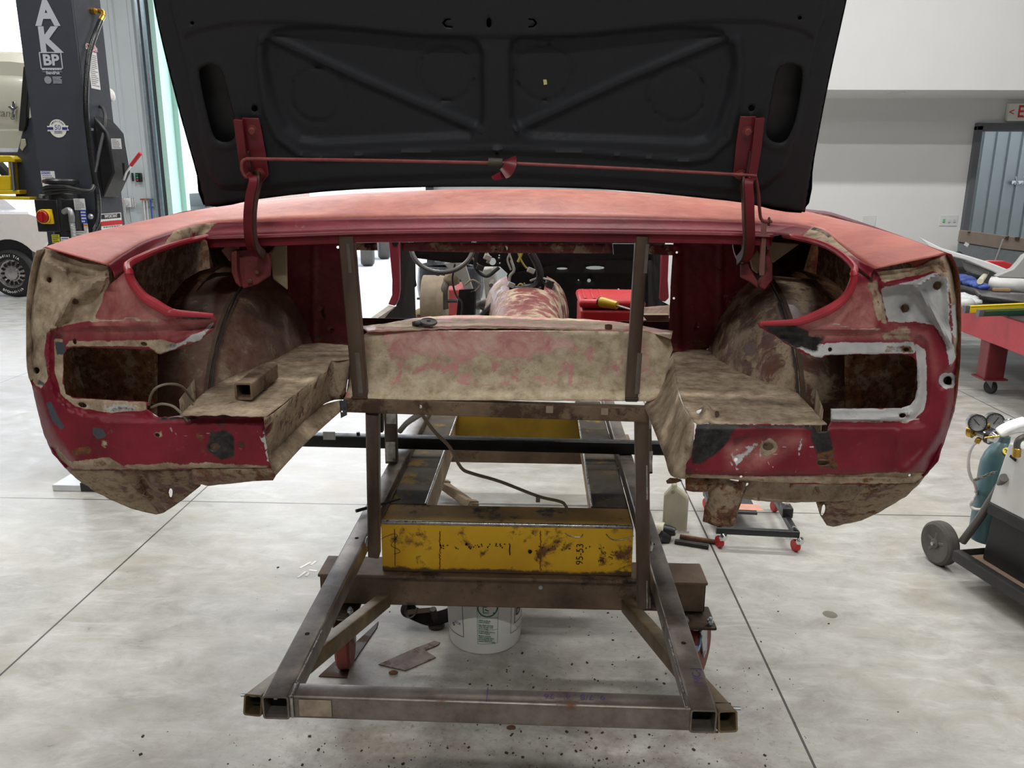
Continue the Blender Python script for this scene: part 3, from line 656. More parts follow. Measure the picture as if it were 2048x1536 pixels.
mR = [('bare', 1, cr([(1085, 440), (1240, 410), (1330, 375), (1390, 400), (1400, 600), (1425, 760), (1400, 800), (1370, 680), (1330, 610), (1240, 598), (1120, 600)]), 5),
      ('dirt', .8, cr([(1060, 365), (1240, 350), (1385, 290), (1425, 400), (1440, 620), (1440, 760), (1415, 740), (1395, 420), (1330, 370), (1100, 420)]), 3), ('rust', .6, cr([(1200, 370), (1385, 300), (1420, 420), (1430, 560), (1408, 520), (1390, 380), (1250, 400)]), 4),
      ('rust', .55, cr([(1430, 560), (1450, 600), (1450, 860), (1420, 860), (1428, 700)]), 3), ('bare', .8, cr([(1403, 500), (1428, 520), (1428, 680), (1410, 660)]), 2),
      ('bare', .9, ell(1895, 761, 19, 17), 3), ('rust', .6, ell(1895, 761, 12, 12), 2), ('rust', .5, ell(1810, 617, 13, 14), 3), ('rust', .5, ell(1874, 571, 13, 14), 3),
      ('bare', 1, cr([(830, 690), (1240, 685), (1240, 738), (830, 745)]), 3), ('bare', 1, cr([(1240, 690), (1290, 720), (1300, 920), (1280, 1000), (1220, 1045), (862, 1048), (862, 988), (1180, 986), (1252, 900), (1250, 770)]), 3),
      ('rust', .6, cr([(1100, 690), (1240, 690), (1245, 745), (1090, 745)]), 4), ('dirt', .5, cr([(925, 990), (980, 990), (985, 1030), (920, 1035)]), 2), ('rust', .55, cr([(1150, 995), (1230, 990), (1225, 1035), (1160, 1040)]), 4),
      ('fade', 1, cr([(860, 540), (980, 440), (1060, 420), (1060, 640), (700, 620)]), 6), ('fade', .9, cr([(700, 632), (1090, 632), (1090, 670), (760, 680)]), 5), ('fade', .5, cr([(1100, 600), (1300, 640), (1350, 800), (1330, 850), (1300, 700), (1100, 680)]), 6),
      ('dirt', .6, cr([(1010, 400), (1065, 420), (1100, 600), (1070, 600), (1040, 500)]), 4), ('dirt', .5, cr([(1040, 600), (1230, 600), (1230, 690), (1100, 690)]), 5),
      ('burn', .85, cr([(530, 600), (700, 605), (760, 640), (740, 700), (700, 715), (640, 680)]), 5), ('bare', .75, cr([(610, 655), (720, 690), (830, 690), (830, 758), (780, 755), (690, 708)]), 3), ('burn', .6, cr([(700, 660), (850, 650), (800, 735), (740, 730)]), 6),
      ('burn', 1, cr([(255, 1058), (440, 1060), (400, 1130), (330, 1200), (270, 1240), (230, 1235)]), 6), ('burn', .8, cr([(780, 1060), (855, 1070), (880, 1180), (800, 1200), (770, 1120)]), 5), ('rust', .75, cr([(790, 1160), (880, 1150), (900, 1260), (800, 1270)]), 5), ('burn', .5, cr([(400, 1100), (560, 1070), (560, 1100), (420, 1170)]), 6), ('burn', .6, cr([(205, 1240), (245, 1240), (240, 1300), (205, 1300)]), 3),
      ('bare', .6, cr([(400, 1200), (470, 1170), (560, 1120), (500, 1200), (430, 1260)]), 4), ('fade', .8, cr([(390, 1160), (720, 1110), (740, 1130), (500, 1280), (400, 1260)]), 8), ('dirt', .6, ell(1536, 893, 26, 22), 5), ('bare', .42, cr([(690, 1110), (740, 1105), (720, 1290), (700, 1290)]), 4),
      ('dirt', .9, cr([(205, 1282), (700, 1292), (1000, 1280), (1300, 1270), (1290, 1330), (205, 1320)]), 3), ('rust', .5, cr([(205, 1290), (700, 1300), (1250, 1285), (1250, 1330), (205, 1320)]), 4), ('rust', .5, cr([(1150, 1080), (1180, 1090), (1160, 1270), (1140, 1270)]), 4)]
mR += [('bare', .58, cr(q), -2.2) for q in ([(400, 1205), (440, 1170), (520, 1150), (600, 1120)], [(470, 1250), (500, 1200), (560, 1190), (640, 1200)], [(560, 1130), (540, 1200), (600, 1250)], [(700, 1290), (716, 1200), (730, 1110)], [(640, 1160), (720, 1150), (780, 1160)], [(860, 600), (900, 605), (930, 622)], [(410, 1230), (430, 1260), (500, 1280)])]
mR += [('dirt', .75, cr([(1062, 420), (1085, 500), (1105, 600)]), -5), ('dirt', .7, cr([(870, 605), (960, 628), (1080, 628)]), -3.4), ('dirt', .6, cr([(720, 1060), (860, 1052), (1180, 1052), (1270, 1030)]), -3), ('rust', .7, cr([(1180, 1275), (1290, 1270), (1340, 1215)]), -4), ('bare', .7, cr([(262, 1059), (440, 1059), (780, 1066)]), -2), ('burn', .8, cr([(258, 1064), (440, 1066), (780, 1074)]), -5)]
tail_r = sheet('tail_panel', outR, tilt, CAR, car, hR, 5, reliefR, mR, .0016, rough=.0009, seed=4, push='depth', base={'dirt': .18, 'grey': .08, 'burn': .06})
tail_r['label'] = 'right half of the cut tail panel with bare grey lamp frame'

# ---- red roll of the trunk opening, drip channel, deck
def P3(t): return PY(t[0], t[1], t[2])
lipA = [(250, 548, 1.515), (255, 530, 1.53), (281, 515, 1.57), (315, 500, 1.66), (358, 486, 1.76), (414, 473, 1.86), (474, 466, 1.90)]
lipL3 = [P3((x, y, YT-.006)) for x, y in lipL[::-1]]
MB().tube([tuple(np.array(p)+[0, -.004, 0]) for p in lipL3[:-1]]+[P3(t) for t in lipA[1:-1]], [.004, .009, .010, .009, .008, .006], 10, smooth=2).build('weatherstrip_flange', flat('bright_red_flange', (158, 30, 44), .4, var=.2, scale=25), car)
lipB = [(1712, 552, 1.515), (1709, 536, 1.53), (1690, 515, 1.58), (1656, 493, 1.68), (1616, 480, 1.78), (1568, 471, 1.87)]
lipR3 = [P3((x, y, YT-.006)) for x, y in lipR[::-1]]
MB().tube([tuple(np.array(p)+[0, -.004, 0]) for p in lipR3[:-1]]+[P3(t) for t in lipB[1:]], [.004, .008, .009, .008, .007, .006], 10, smooth=2).build('weatherstrip_flange', flat('bright_red_flange', (158, 30, 44), .4), car)
DKB = [(216, 530, 1.505), (246, 509, 1.57), (298, 479, 1.68), (358, 459, 1.79), (400, 449, 1.86), (440, 445, 1.89), (560, 440, 1.91), (740, 436, 1.93), (985, 434, 1.94), (1230, 436, 1.93), (1440, 441, 1.91), (1560, 448, 1.89), (1640, 458, 1.85), (1678, 488, 1.72), (1714, 517, 1.58), (1749, 537, 1.505)]
DKA = [(89, 494, 1.505), (130, 480, 1.58), (169, 468, 1.67), (246, 450.5, 1.85), (315, 435, 2.05), (405, 418, 2.22), (504, 403, 2.28), (740, 385, 2.30), (985, 377.5, 2.31), (1200, 381, 2.30), (1420, 397, 2.29), (1540, 411, 2.26), (1630, 427, 2.17), (1730, 451, 1.91), (1812, 476, 1.68), (1893, 507, 1.505)]
A3 = [P3(t) for t in DKA]; B3 = [P3(t) for t in DKB]
A3 = resample(spline(A3, 8), 90); B3s = []
# keep the two edges paired station by station
A3 = []; 
def stations(D, k=6):
    P = spline([P3(t) for t in D], k); return P
A3, B3s = stations(DKA), stations(DKB)
rows = []
for j in range(9):
    s = j/8; rows.append([(b[0]*(1-s)+a[0]*s, b[1]*(1-s)+a[1]*s, b[2]*(1-s)+a[2]*s+.012*math.sin(math.pi*s)*min(1, 3*abs(a[1]-b[1]))) for a, b in zip(A3, B3s)])
for dy, dz in ((.02, -.006), (.03, -.03)): rows.append([(a[0]*.985+XC*.015, a[1]+dy, a[2]+dz-(.25*dy if abs(a[0]-XC) > .75 else 0)) for a in A3])
mb = MB().loft(rows)
W = np.array([[0, 0]]*len(mb.v)); fx = np.array([v[0]-XC for v in mb.v]); fy = np.array([v[1] for v in mb.v])
w0 = np.zeros((len(mb.v), 4)); w1 = np.zeros((len(mb.v), 4)); w0[:, 3] = w1[:, 3] = 1
w1[:, 1] = .3+.45*np.exp(-((fy-2.25)/.25)**2); n_ = len(rows[0])
w0[:n_, 0] = np.where((np.arange(n_) > 14) & (np.arange(n_) < 40), .42, 0)
mb.att = {'wear': w0, 'stain': w1}
DECK = car_material('sun_faded_red_paint', (138, 50, 50), (172, 80, 66), (212, 140, 114))
mb.build('rear_deck', DECK, car, thick=.0016, off=-1)['label'] = 'faded salmon red rear deck and quarter tops'
# drip channel: drops from the deck edge to the lip
LPC = [(229, 556, 1.505), (250, 543, 1.55), (284, 518, 1.62), (330, 496, 1.70), (372, 481, 1.80), (414, 472, 1.86), (560, 468, 1.88), (740, 462, 1.9), (985, 459, 1.91), (1230, 461, 1.9), (1440, 464, 1.88), (1545, 468, 1.86), (1616, 479, 1.80), (1660, 495, 1.71), (1697, 522, 1.58), (1742, 556, 1.505)]
C3 = stations(LPC)
rows = []
for j in range(6):
    s = j/5; rows.append([(b[0]*(1-s)+c[0]*s, b[1]*(1-s)+c[1]*s+.006*math.sin(math.pi*s), b[2]*(1-s)+c[2]*s) for b, c in zip(B3s, C3)])
mb = MB().loft(rows); k = len(mb.v); w0 = np.zeros((k, 4)); w1 = np.zeros((k, 4)); w0[:, 3] = w1[:, 3] = 1
st_ = np.arange(k) % n_; rw = np.arange(k)//n_
w0[:, 0] = np.where((st_ > 16) & (st_ < 30), .62, .12)+np.where((st_ > 70) & (st_ < 84), .45, 0); w0[:, 2] = np.where((st_ > 70) & (st_ < 76) & (rw < 2), .55, 0)
mb.att = {'wear': w0, 'stain': w1}
mb.build('drip_channel', CAR, car, thick=.0014)
# front lip of the trunk opening: rolled ridge and lower face
front = [t for t in LPC if 414 <= t[0] <= 1545]
F3 = spline([P3(t) for t in front], 6)
rows = [F3, [(p[0], p[1]-.012, p[2]-.001) for p in F3], [(p[0], p[1]-.014, p[2]-.006) for p in F3], [(p[0], p[1]-.002, p[2]-.012) for p in F3], [(p[0], p[1]+.001, p[2]-.026) for p in F3], [(p[0], p[1]+.035, p[2]-.029) for p in F3]]
mb = MB().loft(rows); k = len(mb.v); w0 = np.zeros((k, 4)); w1 = np.zeros((k, 4)); w0[:, 3] = w1[:, 3] = 1; mb.att = {'wear': w0, 'stain': w1}
mb.build('trunk_lip', CAR, car, thick=.0012)

# ---- quarter skins, wheelhouses and the dark pockets behind the tail
def quarter(sg, edge, name):
    """outer side skin swept forward from the tail's outline, with the wheel opening"""
    E_ = resample(spline([PY(x, y, tilt(x, y)[1]+.05) for x, y in edge], 4), 26); rows = []
    for Y in np.r_[1.54, np.arange(1.58, 3.06, .05)]:
        row = []
        for p in E_:
            s = (Y-1.5); x = p[0]+sg*(.03*math.sin(min(1, s/.8)*1.57))-sg*.012; z = p[2]+(.055*min(1, s/.8) if p[2] > 1.3 else 0)*(p[2]-1.3)/.22
            row.append((x, Y, z))
        rows.append(row)
    mb = MB(); m_ = len(E_); mb.v = [p for r in rows for p in r]
    for i in range(len(rows)-1):
        for k in range(m_-1):
            c = [(rows[i+a][k+b]) for a, b in ((0, 0), (0, 1), (1, 1), (1, 0))]
            cy = sum(q[1] for q in c)/4; cz = sum(q[2] for q in c)/4
            if (cy-2.45)**2+(cz-1.0)**2 > .33**2: mb.f.append((i*m_+k, i*m_+k+1, i*m_+m_+k+1, i*m_+m_+k))
    k = len(mb.v); w0 = np.zeros((k, 4)); w1 = np.zeros((k, 4)); w0[:, 3] = w1[:, 3] = 1; yy = np.array([v[1] for v in mb.v]); zz = np.array([v[2] for v in mb.v])
    if sg > 0: w1[:, 0] = .62*(yy < 1.6)*(zz > 1.2); w0[:, 1] = .5*(yy < 1.56)*(zz > 1.28)*(zz < 1.42)
    else: w0[:, 0] = .9*(yy < 1.6)*(zz > 1.25)
    mb.att = {'wear': w0, 'stain': w1}
    mb.build(name, CAR, car, thick=.0014)
    inn = MB(); inn.v = [(p[0]-sg*.012, p[1]+.02, p[2]-(.006 if p[2] > 1.4 else -.004)) for p in mb.v]; inn.f = list(mb.f); w0 = w0.copy(); w1 = w1.copy(); w0[:, 0] = .62; w1[:, 0] = .58; inn.att = {'wear': w0, 'stain': w1}  # dirt and rust tint darkened to paint the shade inside the quarter
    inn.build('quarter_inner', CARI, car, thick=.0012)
edgeL = cl([(98, 283), (80, 330), (62, 400), (45, 500), (38, 620), (33, 760), (34, 820), (40, 865), (58, 910), (80, 1010), (110, 1130), (150, 1222), (205, 1287)])
edgeR = cr([(1395, 292), (1413, 330), (1434, 400), (1444, 550), (1448, 700), (1446, 800), (1435, 900), (1418, 1000), (1392, 1080), (1345, 1225), (1292, 1288)])
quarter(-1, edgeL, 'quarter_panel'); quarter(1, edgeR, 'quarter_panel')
for sg in (-1, 1):
    X = lambda u: XC+sg*(u+.055*(.45 < u < .7))
    # inner wheelhouse: barrel with a domed inner cap
    rows = []
    for j in range(15):
        a = -.15+j/14*(math.pi+.3)
        rows.append((math.cos(a), math.sin(a)))
    prof = [(.82, .42), (.70, .43), (.632, .435), (.62, .415), (.585, .375), (.545, .30), (.515, .20), (.50, .08)]
    mb = MB().loft([[(X(u), 2.20-r*c*1.05, 1.02+r*s*.90) for c, s in rows] for u, r in prof])
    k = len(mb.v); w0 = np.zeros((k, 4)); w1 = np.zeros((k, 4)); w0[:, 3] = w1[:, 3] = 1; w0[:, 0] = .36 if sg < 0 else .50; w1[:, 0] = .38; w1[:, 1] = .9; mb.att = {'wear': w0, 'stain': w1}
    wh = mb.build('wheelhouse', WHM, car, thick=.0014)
    sp_ = [(X(.634), 2.20-.437*1.05*c, 1.02+.437*.90*s) for c, s in rows]
    MB().ribbon(sp_, .010, .003, (sg, 0, 0), 2).build('seam', flat('dirty_seam', (74, 58, 46), .8, var=.3, scale=30), wh)
    MB().tube([(q[0]+sg*-.012, q[1]-.004, q[2]) for q in sp_[:8]], .0025, 6).build('wire', BLACKT, wh)
    # outer wheelhouse and forward closing panels keep the pocket dark; their burn and rust wear paints its shade
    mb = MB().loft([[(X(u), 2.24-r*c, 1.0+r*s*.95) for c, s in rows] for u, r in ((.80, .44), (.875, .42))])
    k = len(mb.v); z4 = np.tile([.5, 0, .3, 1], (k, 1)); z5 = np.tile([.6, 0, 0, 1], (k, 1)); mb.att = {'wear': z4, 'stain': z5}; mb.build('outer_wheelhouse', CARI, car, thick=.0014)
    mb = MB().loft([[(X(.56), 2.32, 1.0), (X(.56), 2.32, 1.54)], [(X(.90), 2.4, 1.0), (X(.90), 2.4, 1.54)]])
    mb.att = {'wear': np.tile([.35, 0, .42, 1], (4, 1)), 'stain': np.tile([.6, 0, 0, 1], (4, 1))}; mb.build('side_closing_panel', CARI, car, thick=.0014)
    mb = MB().loft([[(X(.51), 2.18, 1.572), (X(.51), 2.42, 1.56)], [(X(.92), 2.18, 1.555), (X(.92), 2.42, 1.54)]])  # added cover that blocks light leaking into the pocket from above
    mb.att = {'wear': np.tile([.3, 0, 0, 1], (4, 1)), 'stain': np.tile([.2, 0, 0, 1], (4, 1))}; mb.build('added_pocket_cover', CARI, car, thick=.0014)
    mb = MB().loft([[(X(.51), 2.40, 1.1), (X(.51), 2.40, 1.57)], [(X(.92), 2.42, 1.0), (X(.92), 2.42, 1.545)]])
    mb.att = {'wear': np.tile([.35, 0, .42, 1], (4, 1)), 'stain': np.tile([.6, 0, 0, 1], (4, 1))}; mb.build('inner_bulkhead', CARI, car, thick=.0014)  # burn and rust paint the pocket's shade here too
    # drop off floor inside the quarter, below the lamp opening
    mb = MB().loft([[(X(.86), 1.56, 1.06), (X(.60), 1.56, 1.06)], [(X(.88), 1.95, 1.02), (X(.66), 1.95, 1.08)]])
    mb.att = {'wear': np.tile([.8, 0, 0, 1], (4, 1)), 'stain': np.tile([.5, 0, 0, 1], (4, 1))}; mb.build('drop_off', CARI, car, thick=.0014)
    for (u0, y0, u1, y1) in ((.615, 1.60, .66, 1.78),):
        mb = MB().loft([[(X(u0), y0, 1.03), (X(u1), y1, 1.03)], [(X(u0), y0, 1.20), (X(u1), y1, 1.20)]])
        mb.att = {'wear': np.tile([.9, 0, 0, 1], (4, 1)), 'stain': np.tile([.4, 0, 0, 1], (4, 1))}; mb.build('floor_side', CARI, car, thick=.0014)
# lamp pocket back wall seen through the tail light openings, its shade painted as dirt and rust
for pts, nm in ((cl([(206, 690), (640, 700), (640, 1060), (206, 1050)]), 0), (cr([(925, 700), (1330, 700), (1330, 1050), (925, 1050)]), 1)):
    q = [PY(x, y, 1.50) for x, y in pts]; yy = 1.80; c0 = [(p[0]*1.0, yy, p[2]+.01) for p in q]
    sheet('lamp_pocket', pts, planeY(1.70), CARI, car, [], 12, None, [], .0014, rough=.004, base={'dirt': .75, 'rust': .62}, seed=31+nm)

# ---- trunk floors
zF = 1.206; zG = 1.187
flL = cl([(742, 1050), (870, 932), (960, 882), (1200, 782), (1320, 716), (1400, 712), (1540, 725), (1536, 790), (1450, 795), (1425, 845), (1395, 862), (1300, 940), (1142, 1056), (900, 1050)])
mFL = [('rust', .5, cl([(1000, 880), (1300, 860), (1200, 1000), (1000, 1080), (760, 1060)]), 30), ('fade', .6, cl([(1300, 800), (1540, 730), (1540, 800), (1250, 870)]), 12)]
def fl_rel(W): return -.004*np.exp(-(pdist(W, cl([(1000, 1020), (1300, 800)]), False)/8)**2)
sheet('trunk_floor', flL, planeZ(zF), CARI, car, [ell(385, 809, 3, 2, 8)], 6, lambda W: .004*np.exp(-(pdist(W, cl([(950, 1040), (1180, 850)]), False)/10)**2), mFL, .0016, push=(0, 0, 1), rough=.0012, base={'dirt': .78, 'rust': .2}, seed=11)
flR = cr([(150, 738), (290, 708), (360, 742), (500, 832), (640, 868), (722, 930), (846, 1062), (600, 1062), (262, 1062), (240, 1045), (200, 980), (172, 900), (158, 820)])
mFR = [('fade', .45, cr([(190, 920), (420, 960), (330, 1050), (240, 1040)]), 20)]
sheet('trunk_floor', flR, planeZ(zG), CARI, car, [ell(1398, 824, 6, 5, 8), ell(1434, 829, 5, 7, 8)], 6, lambda W: .016*np.exp(-(pdist(W, cr([(300, 1000), (300, 1040)]), False)/9)**2), mFR, .0016, push=(0, 0, 1), rough=.0012, base={'dirt': .8, 'rust': .16}, seed=12)
def strip(name, tops, bots, zt, base, mat=CARI, bulge=0, n=5, rough=.002, seed=2, label=None):
    """pressed wall between two edges; each edge point is (px, py, 'z' or 'y', value)"""
    def p3(t): return PZ(t[0], t[1], t[3]) if t[2] == 'z' else PY(t[0], t[1], t[3])
    T = resample(spline([p3(t) for t in tops], 4), 40); B = resample(spline([p3(t) for t in bots], 4), 40); g = np.random.default_rng(seed); rows = []
    for j in range(n+1):
        s = j/n; rows.append([tuple(np.array(a)*(1-s)+np.array(b)*s+np.array([0, -1, .6])*bulge*math.sin(math.pi*s)+(g.random(3)-.5)*rough*(0 < j < n)) for a, b in zip(T, B)])
    mb = MB().loft(rows); k = len(mb.v); A = [np.zeros((k, 4)), np.zeros((k, 4))]; A[0][:, 3] = A[1][:, 3] = 1
    for c, v in base.items(): i, j = CH[c]; A[i][:, j] = v
    mb.att = {'wear': A[0], 'stain': A[1]}; o = mb.build(name, mat, car, thick=.0014)
    if label: o['label'] = label
    return o
strip('floor_side', [(*p, 'z', zF) for p in cl([(1136, 1060), (1180, 1040), (1300, 940), (1395, 862), (1425, 846), (1450, 795), (1536, 790)])],
      [(534, 915, 'z', 1.105), (560, 890, 'z', 1.11), (600, 850, 'z', 1.11), (642, 812, 'z', 1.11), (659, 803, 'z', 1.11), (668, 800, 'z', 1.11), (690, 799, 'y', 1.97)], zF, {'dirt': .62, 'rust': .42}, seed=4)
strip('floor_flange', [(534, 915, 'z', 1.105), (560, 890, 'z', 1.11), (600, 850, 'z', 1.11), (642, 812, 'z', 1.11), (684, 800, 'z', 1.105)],
      [(546, 957, 'y', 1.53), (577, 923, 'z', 1.08), (606, 892, 'z', 1.085), (633, 866, 'z', 1.085), (690, 815, 'z', 1.09)], zF, {'dirt': 1, 'rust': .1}, rough=.006, seed=5)
strip('floor_side', [(1346, 706, 'z', zG), (1355, 778, 'z', zG), (1368, 815, 'z', zG), (1386, 843, 'z', zG), (1388, 858, 'y', 1.515), (1384, 925, 'y', 1.515)],
      [(1288, 812, 'z', 1.10), (1300, 840, 'z', 1.09), (1316, 880, 'z', 1.08), (1330, 915, 'z', 1.075), (1342, 951, 'y', 1.535), (1372, 958, 'y', 1.525)], zF, {'dirt': .74, 'fade': .4, 'rust': .12}, bulge=-.004, seed=6)
# torn scrap hanging from the floor edge, small bracket beside it
sheet('torn_scrap', [(1332, 962), (1340, 956), (1356, 957), (1364, 961), (1350, 966), (1334, 967)], planeY(1.55), CARI, car, [], 4, None, [], .003, base={'rust': .9, 'burn': .3})
sheet('tab', [(679, 803), (693, 799), (694, 830), (682, 836)], planeY(1.9), CARI, car, [ell(684, 823, 2, 2, 6), ell(690, 819, 2, 2, 6)], 4, None, [], .003, base={'dirt': .5, 'grey': .7})
# kick-up behind the axle
kf = slope_plane(1.975, 1.105, 2.10, 1.262)
kick = [(692, 800), (720, 797), (1000, 797), (1298, 799), (1316, 790), (1330, 760), (1340, 715), (1346, 700), (1340, 676), (1300, 664), (1100, 661), (880, 661), (735, 664), (702, 690), (700, 730)]
mK = [('fade', 1, [(760, 670), (1120, 668), (1280, 690), (1240, 725), (1000, 712), (780, 700)], 14), ('dirt', 0, [(780, 676), (1000, 672), (1140, 690), (1000, 700), (800, 694)], 12),
      ('rust', .42, [(880, 725), (1120, 728), (1100, 760), (900, 758)], 14), ('dirt', 1, [(700, 770), (1300, 770), (1300, 800), (700, 800)], 10)]
sheet('axle_kickup', kick, kf, KICK, car, [], 7, lambda W: .018*np.exp(-((W[:, 1]-795)/14)**2)*-1, mK, .0016, rough=.0016, base={'dirt': .58, 'rust': .1, 'fade': 1, 'bare': .1}, seed=14)
shelf = [(735, 664), (880, 661), (1100, 661), (1300, 664), (1342, 678), (1346, 662), (1325, 660), (1300, 655), (1240, 645), (1180, 640), (1000, 636), (905, 634), (860, 636), (815, 640), (770, 648), (722, 653)]
sheet('seat_riser', shelf, planeZ(1.262), KICK, car, [], 6, lambda W: .006*np.exp(-(((W[:, 0]-985)/150)**2)), [], .0016, push=(0, 0, 1), rough=.0012, base={'fade': 1, 'dirt': .5}, seed=15)
# rear seat divider panels
for nm, pts, hs, ms in (('l', [(470, 478), (560, 480), (696, 484), (696, 560), (697, 640), (699, 690), (655, 690), (640, 686), (600, 690), (480, 640)], [ell(676, 494.5, 3, 2.6, 8), ell(664, 659, 4.5, 2.5, 8), ell(643, 617, 3, 5, 8, .3)],
                  [('dirt', .8, [(560, 560), (590, 600), (610, 660), (590, 690), (540, 600)], 8), ('fade', .2, [(560, 500), (690, 500), (690, 660), (600, 660)], 20), ('burn', .8, [(635, 610), (642, 606), (656, 640), (650, 645)], 3), ('rust', .5, [(600, 660), (700, 655), (700, 692), (600, 690)], 8)]),
                 ('r', [(1346, 486), (1400, 480), (1520, 478), (1520, 700), (1430, 690), (1410, 700), (1380, 708), (1350, 706), (1336, 698), (1338, 640), (1341, 560)], [ell(1353, 504.5, 2.5, 2.5, 8), ell(1347, 596, 2.5, 2.5, 8), ell(1394, 652, 3, 3, 8), ell(1340, 678, 2.5, 2.5, 8)],
                  [('rust', .6, [(1336, 670), (1420, 670), (1420, 708), (1336, 706)], 8), ('burn', .5, [(1438, 500), (1446, 500), (1440, 660), (1434, 660)], 3), ('dirt', .4, [(1440, 560), (1520, 560), (1520, 700), (1420, 690)], 14)])):
    sheet('seat_divider', pts, planeY(2.26), CAR, car, hs, 7, lambda W, k=nm: -.008*sst(np.abs(W[:, 0]-(628 if k == 'l' else 1441)), 4, 0)-.006*sst(W[:, 0], 1365, 1358)*(k == 'r'), ms, .0016, rough=.0012, base={'dirt': .1, 'rust': .12}, seed=16)
# upper cross rail of the seat back, with slot; stubs either side
sheet('seat_back_rail', [(802, 485), (1224, 487), (1226, 507), (1000, 506), (804, 502)], planeY(2.3), CARI, car, [ell(992, 499, 0, 0, 6) if False else [(1008, 506.5), (1008, 497), (1011, 492), (1015, 492), (1017, 497), (1017, 506.2)] if False else ell(1012, 497, 4, 5, 8), ell(992, 499, 2.5, 2.5, 8)], 6, None, [], .002, rough=.0006, base={'dirt': .42, 'fade': .3}, seed=18)
sheet('seat_back_stub', [(690, 482), (754, 484), (755, 501), (690, 500)], planeY(2.3), CARI, car, [], 6, None, [], .002, base={'dirt': .48}, seed=19)
sheet('seat_back_stub', [(1294, 488), (1350, 489), (1350, 511), (1294, 508)], planeY(2.3), CARI, car, [], 6, None, [], .002, base={'dirt': .48}, seed=20)
a, b = PY(560, 482, 2.1), PY(1490, 482, 2.1)
mb = MB().loft([[(a[0], 1.93, 1.53), (b[0], 1.93, 1.53)], [(a[0], 2.32, 1.535), (b[0], 2.32, 1.535)]]); mb.att = {'wear': np.tile([.2, 0, .3, 1], (4, 1)), 'stain': np.tile([0, 0, 0, 1], (4, 1))}
mb.build('deck_underside', CARI, car, thick=.0014)
MB().prism([PY(1226, 488, 2.32), PY(1272, 488, 2.32), PY(1272, 512, 2.32), PY(1228, 510, 2.32)], (0, 1, 0), .03).build('dark_bracket', BLACKP, car)

# ---- lower quarter ends and valance pieces hanging below the tail
def hang(name, pts, Y, base, masks=(), thick=.002, rough=.002, relief=None, seed=41, holes=(), push='depth'):
    return sheet(name, pts, (planeY(Y) if not callable(Y) else Y), CARI, car, holes, 7, relief, masks, thick, rough=rough, base=base, seed=seed, push=push)
hang('lower_quarter', cl([(205, 1287), (240, 1302), (440, 1304), (520, 1330), (545, 1400), (600, 1440), (650, 1505), (635, 1508), (520, 1482), (420, 1440), (330, 1390), (260, 1340)]), lambda x, y: PY(x, y, 1.55+.14*max(0, (y-935)/95)), {'dirt': .66, 'rust': .40}, relief=lambda W: .01*sst(W[:, 0], 250, 275), seed=42)
hang('bumper_mount_pocket', cl([(440, 1304), (820, 1302), (840, 1376), (760, 1440), (672, 1500), (650, 1506), (600, 1440), (545, 1400), (500, 1350)]), lambda x, y: PY(x, y, 1.55+.12*max(0, (y-940)/90)), {'dirt': .5, 'rust': .52}, relief=lambda W: .03*np.exp(-(pdist(W, cl([(560, 1310), (610, 1440), (650, 1500)]), False)/12)**2), seed=43, holes=[ell(276, 997, 8, 4, 10), ell(341.5, 985.5, 4, 10, 12, .1)])
hang('valance_flap', cl([(800, 1300), (1168, 1294), (1190, 1330), (1178, 1350), (1100, 1352), (1010, 1362), (880, 1375), (812, 1366), (800, 1335)]), lambda x, y: PY(x, y, 1.50+.03*max(0, (y-938)/28)), {'dirt': .5, 'rust': .5, 'fade': .3}, seed=44)
hang('lower_quarter', cr([(1292, 1288), (1240, 1324), (1000, 1330), (960, 1400), (795, 1408), (815, 1470), (842, 1512), (872, 1520), (1000, 1492), (1080, 1455), (1200, 1385), (1260, 1325)]), lambda x, y: PY(x, y, 1.545+.15*max(0, (y-965)/95)), {'dirt': .60, 'rust': .46}, relief=lambda W: .01*sst(W[:, 0], 1690, 1665), seed=45, holes=[ell(1646, 1020, 4, 12, 12, .15)])
hang('lower_rail', cr([(445, 1305), (1032, 1330), (955, 1402), (700, 1412), (560, 1406), (440, 1390), (452, 1350)]), lambda x, y: PY(x, y, 1.56), {'dirt': .72, 'rust': .40, 'bare': .1}, seed=46, holes=[cr([(452, 1322), (490, 1322), (488, 1334), (470, 1342), (450, 1338)])])
hang('rail_end', cr([(205, 1296), (352, 1304), (340, 1340), (300, 1362), (240, 1364), (205, 1355)]), lambda x, y: PY(x, y, 1.53), {'rust': .6, 'dirt': .5, 'burn': .2}, seed=47)
mb = cr([(330, 1310), (390, 1306), (450, 1318), (438, 1370), (420, 1440), (408, 1500), (360, 1506), (312, 1494), (318, 1430), (334, 1380)])
hang('shackle_bracket', mb, lambda x, y: PY(x, y, 1.54), {'dirt': .55, 'rust': .5}, thick=.03, relief=lambda W: .02*np.abs((W[:, 0]-1450)/25)**2, seed=48)
# bent hanging wires at the left lamp opening
for w in ([(298, 810, 1.53), (302, 790, 1.52), (315, 774, 1.5), (340, 768, 1.52), (365, 774, 1.56), (385, 800, 1.62), (408, 822, 1.66)], [(303, 815, 1.52), (322, 808, 1.49), (345, 812, 1.48), (362, 826, 1.48), (376, 842, 1.485)]):
    MB().tube([P3(t) for t in w], .0026, 8, smooth=5).build('wire', flat('grey_wire', (128, 116, 98), .5), car)
